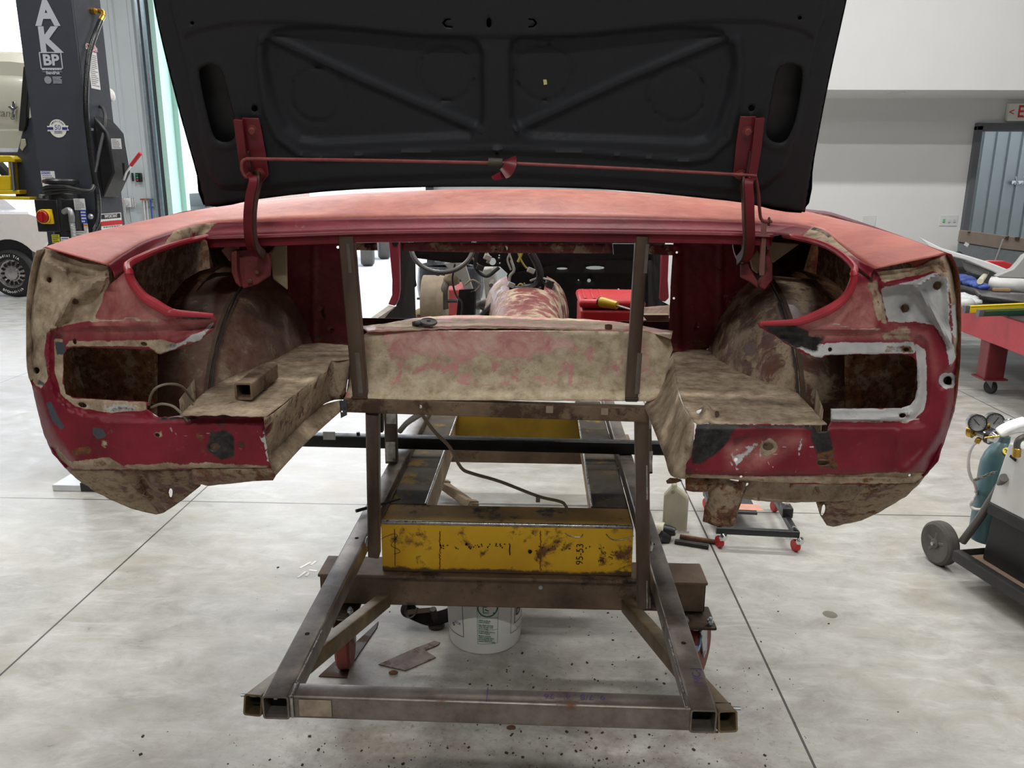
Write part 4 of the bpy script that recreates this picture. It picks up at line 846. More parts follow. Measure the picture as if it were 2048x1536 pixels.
# ---------------------------------------------------------------- raised trunk lid
_b = PY(985, 410, 1.86); _t = PY(985, 0, 1.70)
LIDP = slope_plane(1.86, _b[2], 1.70, _t[2])
def li(pts): return [(300+x/1.4629, y/1.4629) for x, y in pts]
LN = Vector((0, -(_t[2]-_b[2]), (1.70-1.86))).normalized()          # faces the camera
if LN.y > 0: LN = -LN
lid_out = [(300, -58), (302, -20), (312, 40), (328, 110), (348, 190), (372, 280), (392, 350), (408, 417), (504, 401.5), (650, 384.5), (800, 377), (985, 375), (1200, 379.5), (1400, 397), (1500, 409), (1612, 428),
           (1626, 340), (1644, 240), (1664, 140), (1684, 50), (1699, -20), (1702, -58), (1640, -72), (1300, -84), (1000, -88), (700, -86), (360, -74)]
def rnd(P, r=2): return spline2(P, 3, True)
recL = li([(335, 150), (338, 112), (352, 92), (400, 78), (520, 76), (640, 88), (800, 104), (930, 106), (962, 122), (974, 150), (978, 330), (970, 368), (940, 396), (700, 406), (500, 416), (440, 408), (396, 372), (372, 320), (350, 240)])
recR = li([(1050, 150), (1056, 122), (1085, 106), (1240, 104), (1400, 88), (1520, 77), (1640, 80), (1680, 92), (1702, 130), (1708, 190), (1694, 270), (1662, 370), (1630, 405), (1590, 416), (1400, 408), (1120, 398), (1075, 375), (1056, 340)])
bead = li([(1016, 430), (700, 440), (500, 455), (440, 445), (380, 398), (345, 320), (325, 180), (330, 110)]); beadR = li([(1016, 430), (1300, 440), (1560, 465), (1630, 455), (1690, 400), (1712, 300), (1726, 180), (1716, 110)])
slotL = spline2(li([(150, 215), (158, 192), (185, 186), (208, 196), (222, 230), (250, 340), (255, 385), (240, 408), (210, 408), (190, 388), (168, 310)]), 4, True)
slotR = spline2(li([(1828, 220), (1845, 190), (1875, 186), (1900, 194), (1904, 230), (1890, 320), (1872, 380), (1850, 410), (1818, 408), (1800, 385), (1806, 340)]), 4, True)
braceL, braceR = li([(352, 108), (620, 232), (962, 378)]), li([(1684, 110), (1400, 228), (1070, 378)])
circ = [(li([(c[0], c[1])])[0], c[2]/1.4629) for c in ((868, 215, 83), (490, 280, 80), (1153, 212, 84), (1543, 278, 84))]
topband = li([(60, 20), (100, 110), (130, 90), (250, 64), (420, 62), (640, 84), (800, 102), (1016, 104), (1240, 102), (1420, 82), (1600, 60), (1780, 58), (1900, 84), (1940, 110), (2000, 20), (2000, -130), (60, -130)])
inner = li([(60, -110), (70, 40), (110, 200), (150, 400), (172, 500), (210, 545), (330, 545), (560, 522), (1016, 505), (1400, 525), (1700, 556), (1790, 548), (1850, 500), (1890, 400), (1930, 200), (1968, 40), (1980, -110)])
def lid_relief(W):
    """heights towards the camera, in metres"""
    r = np.zeros(len(W))
    r += .010*sst(sdf(W, inner), -5, 6)                              # inner panel stands off the hem
    r += .006*sst(sdf(W, topband), -4, 7)
    for p in (recL, recR): r -= .016*sst(sdf(W, p), -5, 9)
    r += .008*np.exp(-(pdist(W, bead, False)/6)**2)+.008*np.exp(-(pdist(W, beadR, False)/6)**2)
    for p, q in ((braceL, recL), (braceR, recR)): r += .010*np.exp(-(pdist(W, p, False)/9)**2)*(sdf(W, q) > -4)
    for (c, rad) in circ: r -= .005*np.exp(-((np.hypot(W[:, 0]-c[0], W[:, 1]-c[1])-rad)/2.6)**2)
    for s in (slotL, slotR): r += .004*np.exp(-((sdf(W, s)+9)/6)**2)
    r -= .010*sst(pdist(W, lid_out), 5, 0)
    return -r
holes = [slotL, slotR]+[ell(*li([(x, y)])[0], rr, rr, 12) for x, y, rr in ((132, 62, 3.6), (1895, 47, 4), (310, 313, 6.5), (1757, 312, 6.5), (1016, 442, 2.4))] \
    +[li([(986, 52), (993, 45), (1000, 52), (1000, 70), (993, 77), (986, 70)]), li([(882, 48), (866, 50), (857, 62), (866, 74), (888, 76), (888, 71), (872, 70), (864, 62), (872, 54), (882, 53)]),
      li([(1108, 48), (1124, 50), (1134, 62), (1124, 74), (1108, 76), (1108, 71), (1120, 70), (1127, 62), (1120, 54), (1108, 53)])]
mm = sheet('trunk_lid', lid_out, LIDP, LIDM, car, holes, 6, lid_relief, [], .0012, push=tuple(-LN), seed=21, smooth_angle=70)
mm['label'] = 'black primed underside of the raised trunk lid'
lid = mm
sk = [tuple(np.array(LIDP(x, y))-np.array(LN)*.028) for x, y in resample(spline2(lid_out, 2, True), 120)]
ed = [tuple(np.array(LIDP(x, y))-np.array(LN)*.004) for x, y in resample(spline2(lid_out, 2, True), 120)]
c_ = np.mean(np.array(sk), axis=0)
MB().loft([ed, [tuple(np.array(e)*.5+np.array(s)*.5+(np.array(e)-c_)*.002) for e, s in zip(ed, sk)], sk], closed=True).add(sk, [tuple(range(len(sk)))]).build('outer_skin', flat('black_primer_skin', (24, 24, 26), .5), lid, angle=60)
q = LIDP(1090, 163); U = Vector((1, 0, -.12)).normalized(); Vv = (LN.cross(U)).normalized()
plate(lid, 'paint_tag', tuple(Vector(q)-LN*.008), U, Vv, .008, .016, flat('tag_yellow', (206, 196, 120), .5), t=.001) if False else MB().box(tuple(Vector(q)+LN*(-.006)), (.007, .003, .016), ry=-.15).build('paint_tag', flat('tag_yellow', (208, 198, 122), .5), lid)

# hinges: mounting plate on the lid, gooseneck arm, bracket on the body
def L(px, py, h=0): return tuple(Vector(LIDP(px, py))+LN*(h+.014))
for nm, pl, arm, bolts in (('l', [(490, 229), (524, 230), (532, 270), (541, 325), (543, 342), (532, 356), (520, 366), (512, 350), (500, 300)],
                            [L(487, 228, .022), L(494, 290, .022), L(504, 335, .024), PY(507, 358, 1.77), PY(500, 392, 1.77), PY(496, 430, 1.78), PY(497, 470, 1.80), PY(503, 497, 1.83), PY(517, 511, 1.88), PY(534, 505, 1.93), PY(546, 484, 1.96)], [(512, 253), (526, 338)]),
                           ('r', [(1476, 226), (1508, 226), (1502, 300), (1494, 345), (1488, 362), (1474, 352), (1462, 345), (1468, 280)],
                            [L(1512, 225, .022), L(1505, 290, .022), L(1496, 340, .024), PY(1497, 365, 1.78), PY(1499, 400, 1.78), PY(1500, 440, 1.79), PY(1501, 480, 1.81), PY(1497, 508, 1.85), PY(1486, 522, 1.90), PY(1477, 508, 1.94), PY(1473, 490, 1.97)], [(1490, 255), (1477, 341)])):
    h = MB().prism([L(x, y, .005) for x, y in pl], LN, .004).build('lid_hinge', REDH, car, bevel=.0015)
    MB().ribbon(arm, .019, .007, (1, 0, 0), 6).build('gooseneck_arm', REDH, h, bevel=.0012)
    sp = arm[2:7]
    MB().ribbon([tuple(Vector(p)+Vector((.010 if nm == 'l' else -.010, .012, 0))) for p in arm[1:9]], .005, .022, (1, 0, 0), 6).build('arm_web', flat('brown_hinge', (70, 44, 38), .6), h)
    for x, y in bolts:
        MB().lathe([(.011, 0), (.011, .003), (.0075, .003), (.0075, .009), (.006, .0105)], L(x, y, .008), LN, 14).build('bolt', flat('rusty_red_bolt', (120, 54, 50), .6), h)
RODM = flat('dusty_red_rod', (132, 62, 60), .5, var=.3, scale=40)
r1 = MB().tube([PY(500, 357, 1.78), PY(490, 352, 1.775), PY(484, 340, 1.77), PY(484, 325, 1.765), PY(492, 318.5, 1.765), PY(520, 318, 1.765), PY(750, 321, 1.772), PY(990, 326, 1.778)], .0036, 10, smooth=4).build('torsion_rod', RODM, car)
r2 = MB().tube([PY(990, 325, 1.77), PY(1250, 337, 1.785), PY(1490, 350, 1.79), PY(1506, 352, 1.79), PY(1512, 358, 1.80), PY(1517, 390, 1.82), PY(1520, 428, 1.84), PY(1524, 440, 1.845), PY(1534, 443, 1.845), PY(1544, 443, 1.845)], .0036, 10, smooth=4).build('torsion_rod', RODM, car)
MB().lathe([(.010, 0), (.010, .002)], PY(1537, 443, 1.845), (1, 0, 0), 14).build('washer', RUSTM, r2)
c = PY(1003, 327, 1.762)
cl_ = MB().cyl((c[0]-.028, c[1]+.005, c[2]+.003), (c[0]+.002, c[1]+.005, c[2]+.002), .009, 14).build('rod_clamp', flat('green_grey_sleeve', (70, 64, 52), .6), car)
MB().ribbon([(c[0]-.01, c[1]-.004, c[2]-.022), (c[0]-.004, c[1]-.012, c[2]-.026), (c[0]+.012, c[1]-.01, c[2]-.016), (c[0]+.020, c[1]-.008, c[2]+.002), (c[0]+.018, c[1]+.004, c[2]+.010)], .026, .003, (.9, .1, .45), 4).build('clip', REDH, cl_)
# lever under the right rod
MB().ribbon([PY(1528, 440, 1.85), PY(1527, 470, 1.86), PY(1525, 510, 1.88), PY(1523, 548, 1.90)], .010, .012, (1, 0, 0), 4).build('rod_lever', flat('dusty_lever', (158, 112, 104), .6, var=.2), car)
# body side brackets
def brk(name, pts, Y, dep, m=None, base=None):
    q = [PY(x, y, Y) for x, y in pts]; return MB().prism(q, (0, 1, 0), dep).build(name, m or flat('dusty_red_bracket', (112, 44, 46), .7, var=.35, scale=22, bmp=.2), car, bevel=.003)
brk('hinge_bracket', [(474, 504), (480, 499), (500, 498), (520, 502), (535, 505), (541, 520), (539, 552), (514, 569), (486, 578), (481, 570), (474, 530)], 1.90, .012)
brk('bracket_flange', [(461, 506), (466, 500), (473, 500), (473, 540), (480, 575), (470, 566), (462, 545)], 1.88, .03)
brk('gusset', [(538, 480), (572, 478), (574, 580), (545, 558), (541, 520)], 1.97, .01, TAN)
brk('gusset', [(440, 500), (474, 480), (488, 474), (474, 502), (462, 508), (459, 524)], 1.90, .01, flat('pink_gusset', (150, 96, 88), .7, var=.25))
for px, py, Y in ((515, 544, 1.895), (500, 562, 1.895)): MB().lathe([(.006, 0), (.006, .004), (.004, .006)], PY(px, py, Y), (0, -1, 0), 10).build('bolt', RUSTM, car)
for x0, y0 in ((512, 545),): pass
brk('hinge_bracket', [(1482, 530), (1494, 524), (1500, 536), (1516, 562), (1518, 578), (1500, 564), (1482, 556)], 1.90, .012)
brk('bracket_flange', [(1519, 574), (1523, 560), (1535, 543), (1530, 512), (1538, 498), (1546, 530), (1546, 560), (1530, 580)], 1.89, .025)
brk('gusset', [(1472, 480), (1492, 478), (1500, 520), (1484, 528), (1473, 510)], 1.99, .01, TAN)
brk('gusset', [(1533, 482), (1600, 488), (1546, 527), (1536, 505)], 1.97, .008, TAN)
brk('gusset', [(1500, 520), (1516, 500), (1524, 520), (1516, 548), (1505, 540)], 1.97, .008, TAN)

# ---------------------------------------------------------------- braces welded into the trunk opening and the cross tube under the kick-up
Z0 = 1.108
a, b = PZ(688, 812, 1.09), PZ(1292, 826, 1.09)
yct = 1.97; xa, xb = PY(690, 812, yct)[0], PY(1293, 826, yct)[0]
ct = MB().bar((xa, yct, 1.092), (xb, yct, 1.078), .03, .038, r=.003).build('cross_tube', steel('dirty_cross_tube', (84, 68, 52), (124, 104, 82), (66, 46, 34), .7, .2, 12), car)
for px, py, m_ in ((842, 810, flat('bright_hole', (226, 226, 220), .6)),): MB().cyl((PY(px, py, yct-.0155)[0], yct-.0145, PY(px, py, yct)[2]), (PY(px, py, yct)[0], yct-.0162, PY(px, py, yct)[2]), .0045, 14).build('bolt_head', m_, ct)
for px, py in ((1099, 819), (1209, 823)):
    p = PY(px, py, yct-.0155); MB().box((p[0], yct-.0162, p[2]), (.018, .001, .018)).build('sticker', flat('grimy_sticker', (140, 124, 104), .7), ct)
for (x0, y0, x1, y1, wd_) in ((693.5, 470, 722, 797, .037), (1284, 470, 1262, 799, .031)):
    p0, p1 = PY(x0, y0, 1.905), PY(x1, y1, 1.972)
    o = MB().bar(p1, p0, wd_, .03, up=(0, 1, 0), r=.004).build('brace_tube', UPST, car)
    d = (Vector(p0)-Vector(p1)).normalized(); sx = .012 if x0 > 1000 else .004
    MB().bar(tuple(Vector(p1)+d*.02+Vector((sx, -.0155, 0))), tuple(Vector(p1)+d*.13+Vector((sx, -.0155, 0))), .012, .0012, up=(0, 1, 0), r=.0003).build('grind_mark', flat('dull_grind', (112, 104, 98), .45, .5, var=.2), o)
    MB().bar(tuple(Vector(p0)-d*.09+Vector((sx, -.0155, 0))), tuple(Vector(p0)-d*.02+Vector((sx, -.0155, 0))), .008, .0012, up=(0, 1, 0), r=.0003).build('grind_mark', flat('dull_grind', (112, 104, 98), .45, .5, var=.2), o)
    MB().tube([tuple(Vector(p1)+Vector((k*wd_/2, -.016, .006))) for k in (-1.1, -.4, .3, 1.1)], .0035, 8).build('weld_bead', DSTEEL, o)
# hanging fuel line
FL = [(800, 862, 2.75), (815, 845, 2.65), (845, 825, 2.2), (842, 826, 2.1), (868, 862, 2.15), (900, 895, 2.2), (922, 935, 2.25), (945, 947, 2.28), (1000, 963, 2.34), (1075, 992, 2.42), (1120, 1003, 2.46), (1130, 1010, 2.47), (1136, 1022, 2.475)]
o = MB().tube([P3(t) for t in FL[3:]], .0052, 10, smooth=5).build('fuel_line', flat('tan_fuel_line', (112, 98, 80), .6, var=.15), car)
p = P3((1076, 993, 2.42)); MB().box((p[0], p[1]-.004, p[2]-.006), (.014, .014, .022)).build('line_clip', flat('tan_clip', (118, 104, 84), .6), o, bevel=.002)
MB().tube([P3(t) for t in FL[:3]], .010, 10, smooth=4).build('fuel_line', flat('grey_hose', (104, 98, 90), .6), car)

# ---------------------------------------------------------------- what shows through the shell
# cabin floor, tunnel, firewall, cowl
mbf = MB().loft([[(XC-.62, 2.33, 1.262), (XC+.62, 2.33, 1.262)], [(XC-.62, 2.38, 1.05), (XC+.62, 2.38, 1.05)], [(XC-.62, 3.85, 1.0), (XC+.62, 3.85, 1.0)], [(XC-.62, 4.05, 1.2), (XC+.62, 4.05, 1.2)]])
mbf = MB().loft([[(XC-.62, 2.33, 1.255), (XC+.62, 2.33, 1.255)], [(XC-.62, 2.40, 1.05), (XC+.62, 2.40, 1.05)], [(XC-.62, 3.0, 1.0), (XC+.62, 3.0, 1.0)]])
mbf.att = {'wear': np.tile([.3, 0, .5, 1], (len(mbf.v), 1)), 'stain': np.tile([.3, 0, 0, 1], (len(mbf.v), 1))}; mbf.build('cabin_floor', CARI, car, thick=.0014)
DARK = flat('sooty_black_metal', (21, 17, 17), .85, var=.3, spec=.2)
# firewall on the right half with small holes
YF = 3.7
sheet('firewall', [(1000, 497), (1325, 497), (1325, 660), (1115, 660), (1100, 600), (1060, 585), (1012, 585), (1000, 640), (986, 642), (1000, 585), (1016, 545), (1014, 540)], planeY(YF), DARK, car,
      [ell(1124, 537, 11, 2.2, 10), ell(1190, 535.5, 19, 3.6, 12), ell(1178, 561, 4, 4, 6), ell(1237, 579, 2.2, 2.2, 6), ell(1157, 560, 1.6, 1.6, 6), ell(1156, 513, 2, 2, 6), ell(1198, 513, 2, 2, 6)], 9, None, [], .002, seed=51)
sheet('cowl_panel', [(826, 480), (1330, 480), (1330, 520), (1150, 522), (1016, 548), (1000, 533), (960, 533), (925, 525), (905, 526), (860, 520), (830, 516)], planeY(3.45), DARK, car,
      [ell(988, 530.5, 0, 0, 6) if False else ell(985, 523, 7, 7.5, 14), ell(998.5, 510.5, 1.6, 1.6, 6), ell(998, 515.5, 1.6, 1.6, 6), ell(999.5, 526, 1.6, 1.6, 6)], 8, None, [], .002, seed=52)
# steering wheel rim low in the opening
c = PY(885, 489, 3.0); MB().tube([(c[0]+.118*math.cos(t)*1.0, c[1]+.05*math.sin(t), c[2]+.098*math.sin(t)) for t in np.linspace(0, 2*math.pi, 40)[:-1]], .009, 10, closed=True).build('steering_wheel', flat('steering_grey', (74, 72, 70), .35), car)
# tunnel
rows = []
for Y, hw, top, bt in ((2.45, .115, 1.10, .99), (2.75, .112, 1.165, 1.0), (3.05, .112, 1.215, 1.0), (3.25, .12, 1.232, 1.0), (3.5, .15, 1.262, 1.0)):
    xm = PY(1053, 600, Y)[0]; row = []
    for k in range(17):
        a = math.pi*k/16; row.append((xm-hw*1.25*math.copysign(abs(math.cos(a))**.8, math.cos(a)), Y, bt+(top-bt)*math.sin(a)**.6))
    rows.append(row)
mb = MB(); R = rows; m_ = 17; mb.v = [p for r in R for p in r]
for i in range(len(R)-1):
    for k in range(m_-1):
        if i == 3 and 6 <= k <= 9: continue
        mb.f.append((i*m_+k, i*m_+k+1, i*m_+m_+k+1, i*m_+m_+k))
k = len(mb.v); mb.att = {'wear': np.tile([.47, 0, .26, 1], (k, 1)), 'stain': np.tile([.1, .5, 0, 1], (k, 1))}
mb.build('tunnel', CARI, car, thick=.002)['label'] = 'dusty pink transmission tunnel'
# transmission hump face (bell-shaped opening of the tunnel)
# door opening: red latch pillar, sill and inner cowl side
brkm = flat('red_jamb_paint', (128, 38, 52), .45, var=.12)
def jamb(pts, Y, m, dep=.04): MB().prism([PY(x, y, Y) for x, y in pts], (0, 1, 0), dep).build('door_jamb', m, car, bevel=.004)
jamb([(777, 481), (797, 482), (798, 520), (799, 580), (796, 600), (790, 612), (776, 609), (784, 590), (784, 560)], 3.2, brkm)
jamb([(1323, 508), (1338, 508), (1336, 560), (1338, 596), (1330, 604), (1320, 600), (1322, 560)], 3.2, brkm)
MB().lathe([(.014, 0), (.014, .003)], PY(790.5, 485, 3.195), (0, -1, 0), 14).build('latch_hole', HOLE, car)
MB().prism([PY(722, 650, 2.55), PY(735, 650, 2.6), PY(790, 613, 3.2), PY(778, 610, 3.2)], (0, 0, -1), .05).build('door_sill', flat('bare_sill', (150, 142, 132), .6, var=.2), car)
MB().prism([PY(798, 484, 3.3), PY(827, 484, 3.6), PY(828, 560, 3.6), PY(830, 572, 3.6), PY(826, 576, 3.6), PY(828, 640, 3.6), PY(740, 652, 2.7), PY(792, 612, 3.25), PY(799, 590, 3.3)], (.3, 1, 0), .02).build('cowl_side', DARK, car)
MB().prism([PY(1300, 508, 3.5), PY(1322, 508, 3.3), PY(1320, 600, 3.3), PY(1338, 610, 3.2), PY(1338, 640, 3.0), PY(1300, 640, 3.4)], (-.3, 1, 0), .02).build('cowl_side', DARK, car)
MB().prism([PY(1255, 622, 2.75), PY(1262, 618, 2.75), PY(1344, 612, 2.5), PY(1346, 632, 2.5), PY(1300, 640, 2.5), PY(1245, 642, 2.75), PY(1215, 640, 2.8)], (0, 1, 0), .02).build('rocker_inner', flat('dusty_rocker', (120, 96, 82), .8, var=.3, scale=25), car)
MB().prism([PY(1285, 630, 2.45), PY(1338, 630, 2.42), PY(1340, 655, 2.42), PY(1300, 650, 2.45)], (0, 1, 0), .03).build('seat_mount', flat('tan_mount', (134, 116, 98), .8), car)
# engine bay seen where the left firewall is cut away
GREYM = flat('chalky_grey_metal', (132, 128, 122), .8, var=.25, scale=12)
et = MB().prism([PY(888, 528, 4.2), PY(926, 520, 4.2), (PY(930, 530, 4.2)), PY(945, 580, 4.2), PY(950, 600, 4.2), PY(947, 636, 4.2), PY(922, 560, 4.2)], (.2, 1, 0), .02)
et.build('spring_tower', GREYM, car)
MB().prism([PY(965, 538, 4.3), PY(985, 534, 4.3), PY(992, 560, 4.3), PY(990, 600, 4.3), PY(972, 605, 4.3), PY(968, 570, 4.3)], (0, 1, 0), .12).build('steering_box_bracket', flat('grey_casting', (146, 142, 134), .6, var=.2), car, bevel=.01)
MB().prism([PY(918, 580, 4.1), PY(950, 578, 4.1), PY(948, 640, 4.1), PY(912, 640, 4.1)], (0, 1, 0), .02).prism([PY(940, 585, 4.05), PY(950, 582, 4.05), PY(948, 640, 4.05), PY(938, 640, 4.05)], (0, 1, 0), .1).build('frame_rail', DARK, car)
for px, py in ((985, 563), (985, 582)): MB().cyl(PY(px, py, 4.28), PY(px-3, py+8, 4.2), .012, 12).build('bolt', flat('greybolt', (110, 104, 98), .5, .4), car)
MB().tube([PY(955, 612, 4.2), PY(975, 608, 4.15), PY(988, 612, 4.1), PY(985, 630, 4.1)], [.02, .03, .03, .025], 12, smooth=4).build('drag_link', flat('grimy_casting', (92, 84, 74), .6), car)
# brake drum hub
p = PY(870, 606, 4.3); MB().lathe([(.03, -.03), (.145, -.03), (.15, 0), (.145, .012), (.15, .03), (.15, .09), (.09, .1)], (p[0]+.03, p[1], p[2]), (-1, 0, 0), 36).build('brake_drum', flat('tan_cast_iron', (126, 112, 92), .7, var=.2), car)
MB().lathe([(.055, 0), (.05, .04), (.03, .08)], (p[0]-.05, p[1], p[2]-.08), (-1, -.1, 0), 20).build('hub', flat('yellowish_hub', (120, 104, 60), .6), car)
for k in range(3): MB().cyl((p[0]-.05, p[1]-.05, p[2]+.03-.10*k*.9), (p[0]-.09, p[1]-.05, p[2]+.03-.10*k*.9), .006, 8).build('stud', BLACKP, car)
MB().tube([PY(905, 560, 4.3), PY(893, 566, 4.25), PY(888, 580, 4.2), PY(888, 600, 4.2), PY(890, 618, 4.2)], .022, 10, smooth=5).build('control_arm', flat('dark_brown_arm', (66, 56, 48), .7), car)
MB().tube([PY(888, 602, 4.2), PY(915, 602, 4.2)], .010, 10).build('tie_rod', BLACKP, car)
MB().blob(PY(903, 558, 4.25), (.045, .04, .04), seed=3).build('rubber_bumper', flat('tan_bumper', (130, 112, 88), .8), car)
# wiring harness
WIRE = [flat('wire_black', (30, 29, 28), .5), flat('wire_tan', (128, 116, 92), .5), flat('wire_yellow', (150, 140, 66), .5), flat('wire_grey', (150, 148, 140), .5)]
for pts, r, k in (([(910, 528), (905, 560), (912, 590), (924, 606), (922, 636)], .004, 0), ([(1062, 505), (1075, 530), (1080, 552), (1070, 572), (1040, 578), (1015, 584), (990, 608), (960, 636)], .016, 0),
                  ([(1022, 540), (1015, 520), (1020, 505), (1018, 490)], .004, 3), ([(1022, 520), (1028, 540), (1020, 552), (1018, 570), (1020, 580)], .006, 3), ([(1036, 505), (1042, 520), (1052, 535), (1062, 540)], .004, 2),
                  ([(1060, 562), (1080, 556), (1100, 562), (1110, 575), (1108, 590), (1105, 600), (1110, 610), (1118, 616)], .005, 3), ([(1080, 560), (1092, 570), (1096, 584), (1090, 580)], .005, 0), ([(1030, 582), (1040, 568), (1050, 574), (1048, 566)], .004, 2),
                  ([(1000, 606), (1030, 588), (1060, 578), (1078, 566)], .010, 0), ([(1040, 596), (1055, 582), (1070, 580), (1082, 574)], .004, 1), ([(1048, 598), (1062, 586), (1074, 584)], .004, 1),
                  ([(955, 505), (950, 530), (958, 545), (975, 552), (992, 540), (998, 535)], .008, 0), ([(940, 508), (948, 520), (962, 536)], .004, 1), ([(956, 610), (968, 622), (976, 636)], .005, 0), ([(1012, 492), (1024, 522), (1024, 530)], .004, 3),
                  ([(1046, 500), (1040, 515), (1036, 524)], .006, 2), ([(972, 505), (978, 516), (975, 526)], .007, 3), ([(930, 570), (945, 560), (960, 570), (950, 582)], .004, 1)):
    MB().tube([PY(x, y, 3.35) for x, y in pts], r, 8, smooth=5).build('wire', WIRE[k], car)
for px, py, k in ((1062, 541, 3), (1022, 570, 3), (1098, 572, 0), (975, 515, 3), (960, 535, 0), (1100, 566, 0)):
    p = PY(px, py, 3.33); MB().box(p, (.03, .02, .022), rz=.3, ry=.4).build('connector', WIRE[k], car, bevel=.003)
# ================================================================ rolling frame under the shell
dolly = thing('rolling_frame', 'welded steel rolling frame of bare tubes and yellow beams carrying the red car shell', 'rolling frame', (XC, 2.6, 0))
ZR = .58                                                 # top of the rails
fl, fr = PZ(549, 1398, ZR), PZ(1402, 1432, ZR)
yF = 1.475
xl, xr = -.553, .357                                     # rail centre lines
rl = MB().bar((xl, yF, ZR-.028), (xl, 4.1, ZR-.028), .058, .056, hollow=.004).build('rail', STEEL, dolly)
rr_ = MB().bar((xr, yF-.006, ZR-.028), (xr, 4.1, ZR-.028), .056, .056, hollow=.004).build('rail', STEEL, dolly)
fc = MB().bar((xl+.028, yF+.028, ZR-.028), (xr-.027, yF+.022, ZR-.028), .05, .056, r=.007).build('front_tube', STEEL, dolly)
for x in (xl+.036, xr-.036):
    MB().bar((x, yF+.002, ZR+.0006), (x, yF+.05, ZR+.0006), .006, .003, r=.001).build('weld_bead', WELD, fc)
    MB().bar((x, yF-.0005, ZR-.002), (x, yF-.0005, ZR-.05), .006, .003, up=(0, 1, 0), r=.001).build('weld_bead', WELD, fc)
    MB().box((x+(.05 if x < 0 else -.05), yF-.0002, ZR-.026), (.07, .001, .04)).build('ground_patch', flat('ground_steel_patch', (146, 132, 116), .4, .55, var=.35, scale=30), fc, bevel=.0004)
    sg = 1 if x < 0 else -1
    MB().bar((x-sg*.004, yF+.05, ZR+.0008), (x-sg*.004, yF+.26, ZR+.0008), .004, .002, r=.001).build('weld_bead', WELD, fc)
# outer diagonal braces: from the open front ends down and inwards to the channel beam
for x, sg, rail in ((xl, -1, rl), (xr, 1, rr_)):
    d = MB().bar((x+sg*.051, yF+.004 if sg < 0 else yF-.006, ZR-.026), (x-sg*.05, 2.40, .29), .042, .046, hollow=.004).build('diagonal_brace', steel('yellowed_brace' if sg < 0 else 'yellowed_brace_r', (84, 68, 48), (138, 120, 92), (150, 112, 34), .5, .5, 9, amt=.6), dolly)
    MB().cyl((x-.015, yF+.03, ZR-.02), (x+.02, yF+.03, ZR-.02), .004, 10).lathe([(.008, 0), (.008, .008)], (x-.012, yF+.03, ZR-.02), (1, 0, 0), 6).build('through_bolt', ZINC, rail)
    MB().cyl((x+sg*.05, yF+.03, ZR-.02), (x+sg*.085, yF+.03, ZR-.02), .004, 10).build('through_bolt', ZINC, d)
    MB().cyl((x, 1.72, ZR-.001), (x, 1.72, ZR+.0008), .006, 12).build('bolt_hole', HOLE, rail)
    MB().cyl((x, 2.26, ZR-.001), (x, 2.26, ZR+.0008), .006, 12).build('bolt_hole', HOLE, rail)
    for q, w_, pr in ((x, .05, rail), (x+sg*.0505, .036, d)): MB().box((q, yF+.04, ZR-.028 if pr is rail else ZR-.032), (w_*.9, .004, .044 if pr is rail else .034)).build('bore_shade_plug', HOLE, pr)  # black plug painted for the shade inside each open tube end
# chalk and pen marks
MKP = flat('purple_marker', (70, 58, 104), .6)
text(rr_, 'marker_note', 'MC-J', (xr+.008, 1.59, ZR), (0, 1, 0), (-1, 0, 0), .028, MKP, ext=.0012)
text(fc, 'marker_note', "9. 7/8 . 4' . 26", (xr-.27, yF+.026, ZR), (-1, 0, 0), (0, -1, 0), .024, MKP, ext=.0012)
MB().box((-.10, yF+.026, ZR+.0006), (.002, .046, .0008)).build('marker_line', MKP, fc)
# yellow I-beam ladder
yB, zb, zt = 2.45, .37, .552
def ibeam_x(x0, x1, y, w=.11):
    return MB().span((x0, y, zt-.012), (x1, y+w, zt)).span((x0, y, zb), (x1, y+w, zb+.012)).span((x0, y+.002, zb), (x1, y+.014, zt))
X0, X1 = PY(752, 1100, yB)[0], PY(1278, 1100, yB)[0]
X0, X1 = xl+.036, xr-.036
fb = MB().span((X0, yB, zb), (X1, yB+.014, zt-.004)).build('cross_beam', YEL, dolly, bevel=.003); fb['label'] = 'scuffed yellow front cross beam'
MB().span((X0, yB+.001, zt-.012), (X1, yB+.15, zt)).build('top_flange', YTOP, fb, bevel=.004)
MB().bar((X0+.002, yB+.004, zt-.004), (X1-.002, yB+.004, zt-.004), .014, .014, r=.006).build('bare_edge', WELD, fb)
for xx, sg in ((X0, 1), (X1, -1)):
    o = MB().span((xx, yB+.15, zb), (xx+sg*.022, 4.0, zt-.004)).span((xx+sg*.10, yB+.15, zb), (xx+sg*.112, 4.0, zt-.006)).build('side_beam', steel('tan_beam_web' if sg > 0 else 'tan_beam_web_r', (124, 104, 84), (176, 152, 126), (72, 54, 40), .7, .1, 10, (4, 1, .6), .6), dolly)
    MB().span((xx, yB+.15, zt-.012), (xx+sg*.13, 4.0, zt)).build('top_flange', steel('grimy_flange%d' % sg, (34, 28, 22), (72, 60, 42), (112, 86, 20), .8, 0, 8, (1, 1, 1), .54), o, bevel=.004)
    MB().bar((xx+sg*.127, yB+.16, zt-.005), (xx+sg*.127, 3.9, zt-.005), .008, .012, r=.003).build('bare_edge', WELD, o)
rb = MB().span((X0+.1, 3.76, zb), (X1-.1, 3.775, zt+.03)).build('cross_beam', flat('olive_yellow_paint', (148, 118, 20), .5, var=.25, scale=8), dolly, bevel=.003)
rb['label'] = 'far yellow cross beam'
